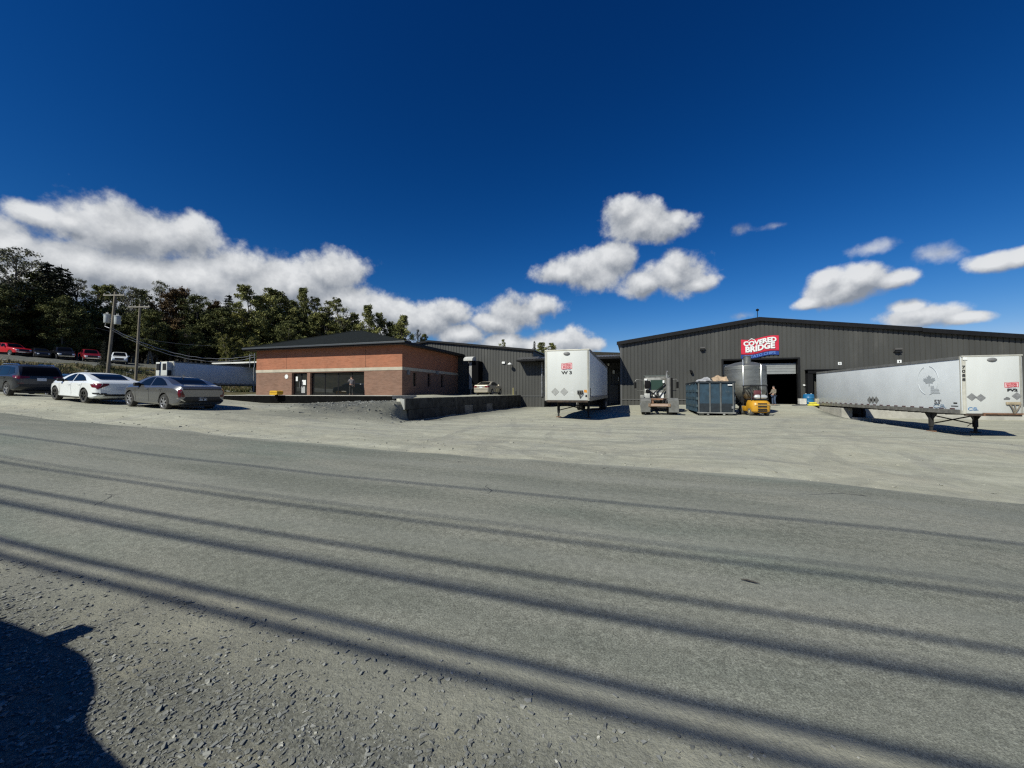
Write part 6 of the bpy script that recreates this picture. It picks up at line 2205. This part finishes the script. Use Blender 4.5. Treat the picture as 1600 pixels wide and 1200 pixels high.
A0 = ray_at(166, 592, 45)
A0.z = gzf(A0.x, A0.y) - .2
A1 = ray_at(180.5, 456, 45)
pole('weathered utility pole leaning right, carrying two grey transformer cans', A0, A1, .19, .12, 1.25, 2, 17)
B0 = ray_at(211.5, 592, 48)
B0.z = gzf(B0.x, B0.y) - .2
B1 = ray_at(219, 475, 48)
pole('straight slimmer utility pole with a single crossarm right of the leaning pole', B0, B1, .16, .11, 1.35, 0, 17)


def cable(label, a, b_, sag, r, m_, n=24, group='overhead cables', twist=0.0):
    a, b_ = Vector(a), Vector(b_)
    pts = []
    for k in range(n + 1):
        t = k / n
        p = a.lerp(b_, t)
        p.z -= sag * 4 * t * (1 - t)
        if twist:
            p.z += .03 * math.sin(t * twist)
        pts.append(p)
    o = MB().tube(pts, r, 6).build('overhead_cable', m_, None, 60)
    return tag(o, label, 'cable', group)


Q = A0.lerp(A1, .64)
M = ray_at(398, 556, 54)
cable('upper pale service cable sagging from the leaning pole to the brick office', Q + Vector((0, -.2, .1)), M + Vector((0, 0, .12)), 1.75, .035, alu_m, 40, 'service cables to the office', 60)
cable('lower pale service cable sagging from the leaning pole to the brick office', Q + Vector((0, -.2, -.12)), M + Vector((0, 0, -.2)), 1.85, .035, alu_m, 40, 'service cables to the office', 47)
cable('thin dark cable strung low behind the two poles', ray_at(150, 512, 46), ray_at(330, 540, 58), .5, .018, mat('cable_grey', (.16, .16, .16), .5), 20, 'service cables to the office')
MB_c = MB().tube([Q + Vector((-.05, -.2, 0)), Q + Vector((-.9, -.2, .25)), A0.lerp(A1, .735) + Vector((-.85, -.2, -.3))], .04, 6).build('conduit_loop', alu_m, None, 40)
tag(MB_c, 'pale cable loop hanging from the left transformer can of the leaning pole', 'cable')
mm = MB().tube([(M.x, M.y, M.z - 1.6), (M.x, M.y, M.z + .35)], .05, 8).tube([(M.x - .9, M.y, M.z - 1.6), (M.x - .9, M.y, M.z + .3)], .05, 8).build('service_mast', grey_metal)
tag(mm, 'pair of thin pipe masts holding the service cables near the left eave of the office', 'mast')

# the line along the near side of the road: its cables throw the long shadows across the asphalt
for xx, word in ((-32, 'left'), (32, 'right')):
    g0 = gzf(xx, -4)
    pole('utility pole on the near shoulder beyond the %s side of the view' % word, (xx, -4.0, g0), (xx, -4.0, g0 + 11), .17, .12, 1.2, 0, 90)
for y0, yshadow, r in ((-4.2, 1.95, .030), (-4.2, 2.14, .030), (-4.05, 2.76, .030), (-4.0, 2.86, .010), (-4.0, 3.16, .024), (-3.95, 3.98, .020), (-3.95, 4.22, .010), (-3.9, 5.55, .021)):
    h = yshadow - y0
    pts = []
    for k in range(41):
        xx = -32 + 64 * k / 40
        hh = h + .6 * (xx + h * .52) ** 2 / 32 ** 2
        # the shadow of this point falls near (xx + .52 h, y0 + h)
        pts.append((xx, y0, float(np.interp(xx + .52 * h, _RX, _RZ)) * (.8 if abs(xx + .52 * h) < 99 else 1) + hh))
    o = MB().tube(pts, r, 8).build('overhead_cable', cable_m, None, 60)
    tag(o, 'black overhead cable along the near roadside casting a long shadow across the asphalt', 'cable', 'cables along the near side of the road')

# ------------------------------------------------------------------ trees
LEAF = {
    'dark': leaf_material('leaf_dark_green', (0.032, 0.042, 0.013), (0.165, 0.175, 0.055)),
    'mid': leaf_material('leaf_mid_green', (0.062, 0.074, 0.022), (0.31, 0.31, 0.10)),
    'light': leaf_material('leaf_light_green', (0.09, 0.10, 0.022), (0.32, 0.30, 0.085)),
    'conifer': leaf_material('needle_dark', (0.010, 0.015, 0.008), (0.030, 0.038, 0.020)),
    'autumn': leaf_material('leaf_autumn', (0.055, 0.036, 0.016), (0.17, 0.105, 0.042)),
    'pale': leaf_material('leaf_pale_grey_green', (0.085, 0.09, 0.05), (0.27, 0.265, 0.17)),
}
bark = mat('bark_grey', (0.15, 0.135, 0.11), .95, var=.3, vscale=4, stretch=(3, 3, .6))
birch = mat('bark_pale', (0.36, 0.33, 0.27), .9, var=.3, vscale=3)


def quads(C, nrm_r, size, rs_, flat=1.0, droop=0.0):
    """Leaf-sized quads at points C with random turns."""
    n = len(C)
    a = rs_.randn(n, 3)
    a[:, 2] *= flat
    a /= np.linalg.norm(a, axis=1, keepdims=True) + 1e-9
    b = rs_.randn(n, 3)
    b -= a * (a * b).sum(1, keepdims=True)
    b /= np.linalg.norm(b, axis=1, keepdims=True) + 1e-9
    s = size * (0.55 + 0.9 * rs_.rand(n, 1))
    q = s * (0.45 + 0.4 * rs_.rand(n, 1))
    return np.stack([C - a * s, C - b * q, C + a * s, C + b * q], 1)


def quad_obj(name, Q_, m_, parent):
    n = len(Q_)
    me = bpy.data.meshes.new(name)
    me.vertices.add(n * 4)
    me.vertices.foreach_set('co', Q_.reshape(-1))
    me.loops.add(n * 4)
    me.loops.foreach_set('vertex_index', np.arange(n * 4))
    me.polygons.add(n)
    me.polygons.foreach_set('loop_start', np.arange(0, n * 4, 4))
    me.polygons.foreach_set('loop_total', np.full(n, 4))
    me.materials.append(m_)
    me.update()
    return link(name, me, parent)


def make_tree(kind, seed):
    """One tree 12 m high under an Empty: trunk (with limbs) and crown."""
    r = np.random.RandomState(seed)
    root = thing('tree', 'tree', 'tree')
    H = 12.0
    tb = MB()
    P = []
    if kind == 'conifer':
        root.name = 'conifer_tree'
        tb.tube([(0, 0, -.5), (.05, 0, H * .5), (0, 0, H)], [.17, .10, .015], 7)
        z = .9
        while z < H - .2:
            f = 1 - z / H
            nb = r.randint(5, 8)
            for k in range(nb):
                a = 2 * math.pi * (k + r.rand()) / nb
                L_ = (0.35 + 2.5 * f ** .85) * (0.65 + .6 * r.rand())
                n = int(26 + 74 * f)
                t = r.rand(n) ** .7
                x = t * L_
                P.append(np.stack([np.cos(a) * x + .1 * r.randn(n) * (.4 + x), np.sin(a) * x + .1 * r.randn(n) * (.4 + x), z - .28 * x + .10 * x * x / max(L_, .1) + .07 * r.randn(n)], 1))
                tb.tube([(0, 0, z), (math.cos(a) * L_ * .8, math.sin(a) * L_ * .8, z - .2 * L_)], [.035, .008], 4, caps=False)
            z += .36 + .12 * r.rand()
        tb.build('trunk', bark, root, 60)
        C = np.concatenate(P)
        quad_obj('crown', quads(C, None, .10, r, .45), LEAF['conifer'], root)
        return root
    stems = 3 if kind == 'light' else 1
    nclump, nleaf, cr, z0 = {'dark': (170, 105, .66, .20), 'mid': (165, 92, .54, .22), 'light': (70, 85, .48, .28), 'autumn': (165, 90, .58, .22), 'pale': (150, 44, .54, .32), 'sparse': (110, 52, .44, .36)}[kind]
    lean = r.randn(2) * .35
    for st in range(stems):
        off = np.array([0, 0]) if stems == 1 else r.randn(2) * .5
        tip = lean + (r.randn(2) * 1.1 if stems > 1 else r.randn(2) * .3)
        Hs = H * (1 if st == 0 else .7 + .25 * r.rand())
        bend = r.randn(2) * .25
        ctr = lambda t: (off[0] + tip[0] * t ** 1.4 + bend[0] * math.sin(3 * t), off[1] + tip[1] * t ** 1.4 + bend[1] * math.sin(3 * t), Hs * t)
        tb.tube([(off[0], off[1], -.6)] + [ctr(t) for t in (.1, .3, .5, .7, .86, .95)], [.20, .17, .14, .11, .075, .045, .015] if stems == 1 else [.12, .11, .09, .07, .05, .03, .01], 7)
        wide = {'dark': 2.6, 'mid': 2.15, 'light': 1.6, 'autumn': 2.4, 'pale': 3.0, 'sparse': 1.9}[kind]
        nl = {'dark': 30, 'mid': 30, 'light': 16, 'autumn': 28, 'pale': 28, 'sparse': 22}[kind]
        lobes = []
        for q in range(nl):
            t = z0 + .06 + (.94 - z0) * ((q + .6 * r.rand()) / (nl - .6))
            env = math.sin(math.pi * min(1, (t - z0 + .11) / (1.12 - z0)) ** .86) ** .68
            a = q * 2.4 + r.rand() * 1.1
            rd = wide * env * (.18 + .86 * r.rand() ** .8)
            lobes.append((np.array(ctr(min(t, .97))) + np.array([math.cos(a) * rd, math.sin(a) * rd, 0]), (.5 + .6 * r.rand()) * wide * .235 * (.6 + .4 * env), t))
        for k in range(nclump):
            lc, lr, t = lobes[k % nl]
            c = lc + r.randn(3) * np.array([lr, lr, lr * .8])
            c[2] = min(c[2], Hs - .15)
            if k % (2 if kind in ('sparse', 'pale') else 3) == 0:
                b0 = ctr(max(.12, t - .12))
                m1 = (np.array(b0) * .45 + c * .55) + np.array([0, 0, -.12])
                tb.tube([b0, m1, c], [.05, .03, .008], 4, caps=False)
            sz = cr * (.55 + .6 * r.rand()) * (.75 if t > .9 else 1)
            o = r.randn(nleaf, 3)
            o /= np.linalg.norm(o, axis=1, keepdims=True)
            o *= (r.rand(nleaf, 1) ** .8) * sz * 1.15
            o[:, 2] *= .8
            P.append(c + o)
    tb.build('trunk', birch if kind in ('light', 'sparse') else bark, root, 60)
    C = np.concatenate(P)
    quad_obj('crown', quads(C, None, {'dark': .095, 'mid': .092, 'light': .085, 'autumn': .092, 'pale': .075, 'sparse': .08}[kind], r), LEAF['mid' if kind == 'sparse' else kind], root)
    return root


PROTO = {}
for kind, seeds in (('dark', (1, 2, 3)), ('mid', (4, 5, 6)), ('light', (7, 8)), ('autumn', (9,)), ('conifer', (10, 11)), ('pale', (12,)), ('sparse', (13, 14))):
    PROTO[kind] = [make_tree(kind, s) for s in seeds]
_used = set()
TG = 'trees of the hillside wood'


def plant(kind, var, x, y, z, h, rot, label, wide=1.0, group=TG):
    p = PROTO[kind][var % len(PROTO[kind])]
    if p.name in _used:
        o = copy_tree(p)
    else:
        o = p
        _used.add(p.name)
    o.location = (x, y, z)
    o.rotation_euler = (0, 0, rot)
    s = h / 12.0
    o.scale = (s * wide, s * wide, s)
    tag(o, label, 'tree', group)
    return o


def skyline(px, py, dist, kind, label, wide=1.0, group=TG):
    """A tree at a distance along the line of sight whose tip reaches the photographed height."""
    d = pix_ray(px, py)
    k = dist / math.hypot(d.x, d.y)
    x, y = d.x * k, d.y * k
    zt = CAM_H + d.z * k
    zb = gzf(x, y)
    plant(kind, len(_lbl), x, y, zb - .2, max(3.0, zt - zb + .2), (px * 37 % 628) / 100, label, wide, group)
    _lbl.append(label)


_lbl = []
SK = [
    (28, 386, 104, 'pale', 'tall thin leaved grey green tree at the far left end of the wood', 1.15), (-30, 395, 104, 'pale', 'tall thin leaved tree cut by the left edge of the picture', 1.1),
    (74, 408, 106, 'conifer', 'dark spruce beside the tall thin leaved tree at the left', 1.15), (96, 413, 104, 'conifer', 'dark broad spruce with the highest tip of the pair at the left', 1.35),
    (60, 425, 110, 'dark', 'dark broadleaf tree filling the gap below the tall thin leaved tree', 1.2), (121, 437, 108, 'pale', 'small pale topped tree right of the two spruces', .8),
    (150, 446, 106, 'mid', 'green tree behind the transformer cans of the leaning pole', 1.0), (183, 448, 108, 'mid', 'green tree behind the top of the leaning utility pole', .9),
    (205, 450, 106, 'pale', 'thin crowned tree between the two utility poles', .9), (222, 455, 108, 'dark', 'dark tree behind the top of the slim utility pole', .9),
    (243, 440, 110, 'pale', 'pale bare looking tree standing above its neighbours right of the slim pole', .75), (268, 451, 106, 'autumn', 'reddish brown turning tree right of the slim pole', 1.1),
    (288, 450, 108, 'autumn', 'brown topped tree on the skyline above the refrigerated trailer', .9), (312, 464, 106, 'dark', 'low dark tree in the dip of the skyline above the refrigerated trailer', 1.0),
    (336, 470, 106, 'autumn', 'dull brown tree at the lowest dip of the skyline', .9), (358, 457, 112, 'conifer', 'small lone conifer tip on the skyline above the refrigerated trailer', .8),
    (388, 449, 104, 'mid', 'tall green tree above the left eave of the brick office', 1.0), (405, 462, 104, 'mid', 'green tree just right of the tallest one over the office eave', .9),
    (424, 451, 104, 'mid', 'full green tree above the left slope of the office roof', 1.0), (441, 455, 105, 'dark', 'darker green tree above the left slope of the office roof', .9),
    (473, 450, 104, 'mid', 'tall narrow green tree with the highest tip over the office roof', .75), (458, 470, 104, 'mid', 'low green tree left of the highest tip over the office roof', .9),
    (495, 463, 104, 'sparse', 'open crowned tree left of the office roof peak', 1.1), (512, 470, 106, 'sparse', 'thin tree before the cloud left of the office roof peak', .9),
    (529, 464, 104, 'sparse', 'pale stemmed open tree standing above the office roof peak', 1.0), (548, 489, 106, 'mid', 'low bushy tree right of the office roof peak', .9),
    (574, 477, 104, 'mid', 'rounded separate tree right of the office roof peak', .85), (590, 489, 106, 'mid', 'small tree leaning on the rounded separate tree', .8),
    (609, 502, 106, 'dark', 'low dark tree between the two separate rounded trees', .9), (632, 493, 106, 'mid', 'last rounded tree of the wood above the right office eave', .85),
    (622, 505, 108, 'mid', 'low tree beside the last rounded tree of the wood', .8),
    (651, 515, 108, 'pale', 'thin nearly bare sapling right of the wood over the office eave', .35), (664, 522, 110, 'mid', 'tiny tree tip just above the left end of the lower warehouse roof', .7),
]
for s_ in SK:
    skyline(*s_)
skyline(786, 530, 120, 'sparse', 'small loose tree tip above the lower warehouse roof', .8, 'trees behind the warehouses')
skyline(835, 532, 118, 'conifer', 'thin spruce tip left of the two round trees behind the W3 trailer', .6, 'trees behind the warehouses')
skyline(846, 535, 117, 'mid', 'round green tree behind the roof left of the W3 trailer', 1.3, 'trees behind the warehouses')
skyline(860, 536, 117, 'mid', 'round green tree touching the top left corner of the W3 trailer', 1.2, 'trees behind the warehouses')
skyline(722, 537, 125, 'mid', 'low tree tip peeping over the middle of the lower warehouse roof', .8, 'trees behind the warehouses')
r_ = random.Random(31)
# pale birches at the front edge of the wood
for px, dist, h in ((352, 96, 7.5), (366, 95, 8.0), (378, 97, 7.0), (392, 95, 7.5), (410, 96, 6.5), (404, 93, 5)):
    d = pix_ray(px, 560)
    k = dist / math.hypot(d.x, d.y)
    plant('light', r_.randint(0, 1), d.x * k, d.y * k, gzf(d.x * k, d.y * k) - .2, h, r_.uniform(0, 6), 'yellow green pale stemmed birch at the front of the wood above the refrigerated trailer', 1.1,
          'birches at the front of the wood')
# the body of the wood
for i in range(96):
    px = -70 + 700 * ((i * .6180339) % 1)
    dist = 99 + 22 * r_.random() ** 1.2
    d = pix_ray(px, 560)
    k = dist / math.hypot(d.x, d.y)
    top = np.interp(px, [-70, 60, 120, 300, 470, 540, 600, 640], [435, 440, 470, 482, 478, 500, 515, 520]) + r_.uniform(-2, 26)
    d2 = pix_ray(px, top)
    zt = CAM_H + d2.z * dist / math.hypot(d2.x, d2.y)
    zb = gzf(d.x * k, d.y * k)
    kd = r_.choice(['dark', 'dark', 'dark', 'mid', 'dark', 'conifer'] if px < 330 else ['dark', 'mid', 'mid', 'dark', 'light'])
    plant(kd, r_.randint(0, 2), d.x * k, d.y * k, zb - .3, max(4, zt - zb), r_.uniform(0, 6.28), {'dark': 'dark green tree in the thick of the hillside wood', 'mid': 'mid green tree in the thick of the hillside wood',
          'conifer': 'dark needled tree in the thick of the hillside wood', 'light': 'light yellow green tree in the thick of the hillside wood'}[kd], 1.25)
# a lone small evergreen on the bank before the leaning pole
d = pix_ray(163, 560)
k = 78 / math.hypot(d.x, d.y)
plant('conifer', 0, d.x * k, d.y * k, gzf(d.x * k, d.y * k) - .1, 4.0, 1.0, 'small lone evergreen on the bank just left of the leaning pole', .9, None)
for plist in PROTO.values():
    for p in plist:
        if p.name not in _used:
            for ch in list(p.children):
                bpy.data.objects.remove(ch)
            bpy.data.objects.remove(p)

# low scrub along the foot of the wood, weeds and grass on the bank
rs2 = np.random.RandomState(77)
C = []
for i in range(420):
    px = -120 + 820 * rs2.rand()
    dist = 96 + 10 * rs2.rand()
    d = pix_ray(px, 560)
    k = dist / math.hypot(d.x, d.y)
    x, y = d.x * k, d.y * k
    if -61 - x < 33 and y < 95:
        continue
    sc = .8 + 1.6 * rs2.rand()
    n = 60
    o = rs2.randn(n, 3)
    o /= np.linalg.norm(o, axis=1, keepdims=True)
    o *= rs2.rand(n, 1) ** .4 * sc
    o[:, 2] = np.abs(o[:, 2]) * .9
    C.append(o + np.array([x, y, gzf(x, y)]))
C = np.concatenate(C)
o = quad_obj('undergrowth', quads(C, None, .26, rs2), LEAF['dark'], None)
o['kind'] = 'stuff'


def tufts(name, pts, h, m_, seed):
    r = np.random.RandomState(seed)
    n = len(pts)
    a = r.rand(n) * 6.283
    wv = (0.012 + .02 * r.rand(n)) * (h / .35)
    hh = h * (.4 + .9 * r.rand(n))
    dx, dy = np.cos(a) * wv, np.sin(a) * wv
    lx, ly = r.randn(n) * hh * .35, r.randn(n) * hh * .35
    Q_ = np.stack([np.stack([pts[:, 0] - dx, pts[:, 1] - dy, pts[:, 2] - .03], 1), np.stack([pts[:, 0] + dx, pts[:, 1] + dy, pts[:, 2] - .03], 1),
                   np.stack([pts[:, 0] + dx * .2 + lx, pts[:, 1] + dy * .2 + ly, pts[:, 2] + hh], 1), np.stack([pts[:, 0] - dx * .2 + lx, pts[:, 1] - dy * .2 + ly, pts[:, 2] + hh], 1)], 1)
    o = quad_obj(name, Q_, m_, None)
    o['kind'] = 'stuff'
    return o


dry = leaf_material('dry_grass', (0.12, 0.095, 0.045), (0.26, 0.20, 0.095))
green = leaf_material('bank_grass', (0.035, 0.05, 0.016), (0.12, 0.125, 0.045))
for nm, m_, seed, n in (('dry_grass', dry, 5, 16000), ('grass', green, 6, 16000)):
    r = np.random.RandomState(seed)
    x = -58.5 - 12 * r.rand(n)
    y = 20 + 48 * r.rand(n)
    cl = lump(x, y, 3.1, 40 + seed)
    kp = (cl > -.05) & (lump(x, y, 1.1, 50) > -.2)
    x, y = x[kp], y[kp]
    tufts(nm, np.stack([x, y, ground_z(x, y)], 1), .5, m_, seed)
r = np.random.RandomState(9)
n = 9000
x = -58 + 22 * r.rand(n)
y = 17 + 16 * r.rand(n)
kp = (lump(x, y, 2.1, 60) > -.02) & ((x < -46) | (y < 26.5)) & (x < -38) & (y > 16.5)
x, y = x[kp], y[kp]
tufts('lawn_grass', np.stack([x, y, ground_z(x, y)], 1), .22, green, 12)
r = np.random.RandomState(19)
n = 700
x = -59 - 13 * r.rand(n)
y = 22 + 34 * r.rand(n)
sizes = .06 + .30 * r.rand(n) ** 3
stones('bank_rubble', np.stack([x, y, ground_z(x, y) + sizes * .2], -1), sizes, st_m, 24)

# a small dark shred lying on the road
d = pix_ray(1172, 913)
k = (CAM_H - .0) / -d.z
tw = MB().tube([(-.09, .02, .012), (-.03, .0, .02), (.02, -.012, .014), (.09, -.03, .01)], [.004, .010, .009, .003], 6).tube([(-.01, -.004, .018), (-.05, .035, .012)], [.006, .002], 5)
tg = tw.build('bark_strip', mat('bark_dark', (.05, .045, .04), .9), None, loc=(d.x * k, d.y * k, gzf(d.x * k, d.y * k) + .03))
tg.scale = (.7, .7, .7)
tag(tg, 'small dark strip of bark lying on the open asphalt', 'debris')
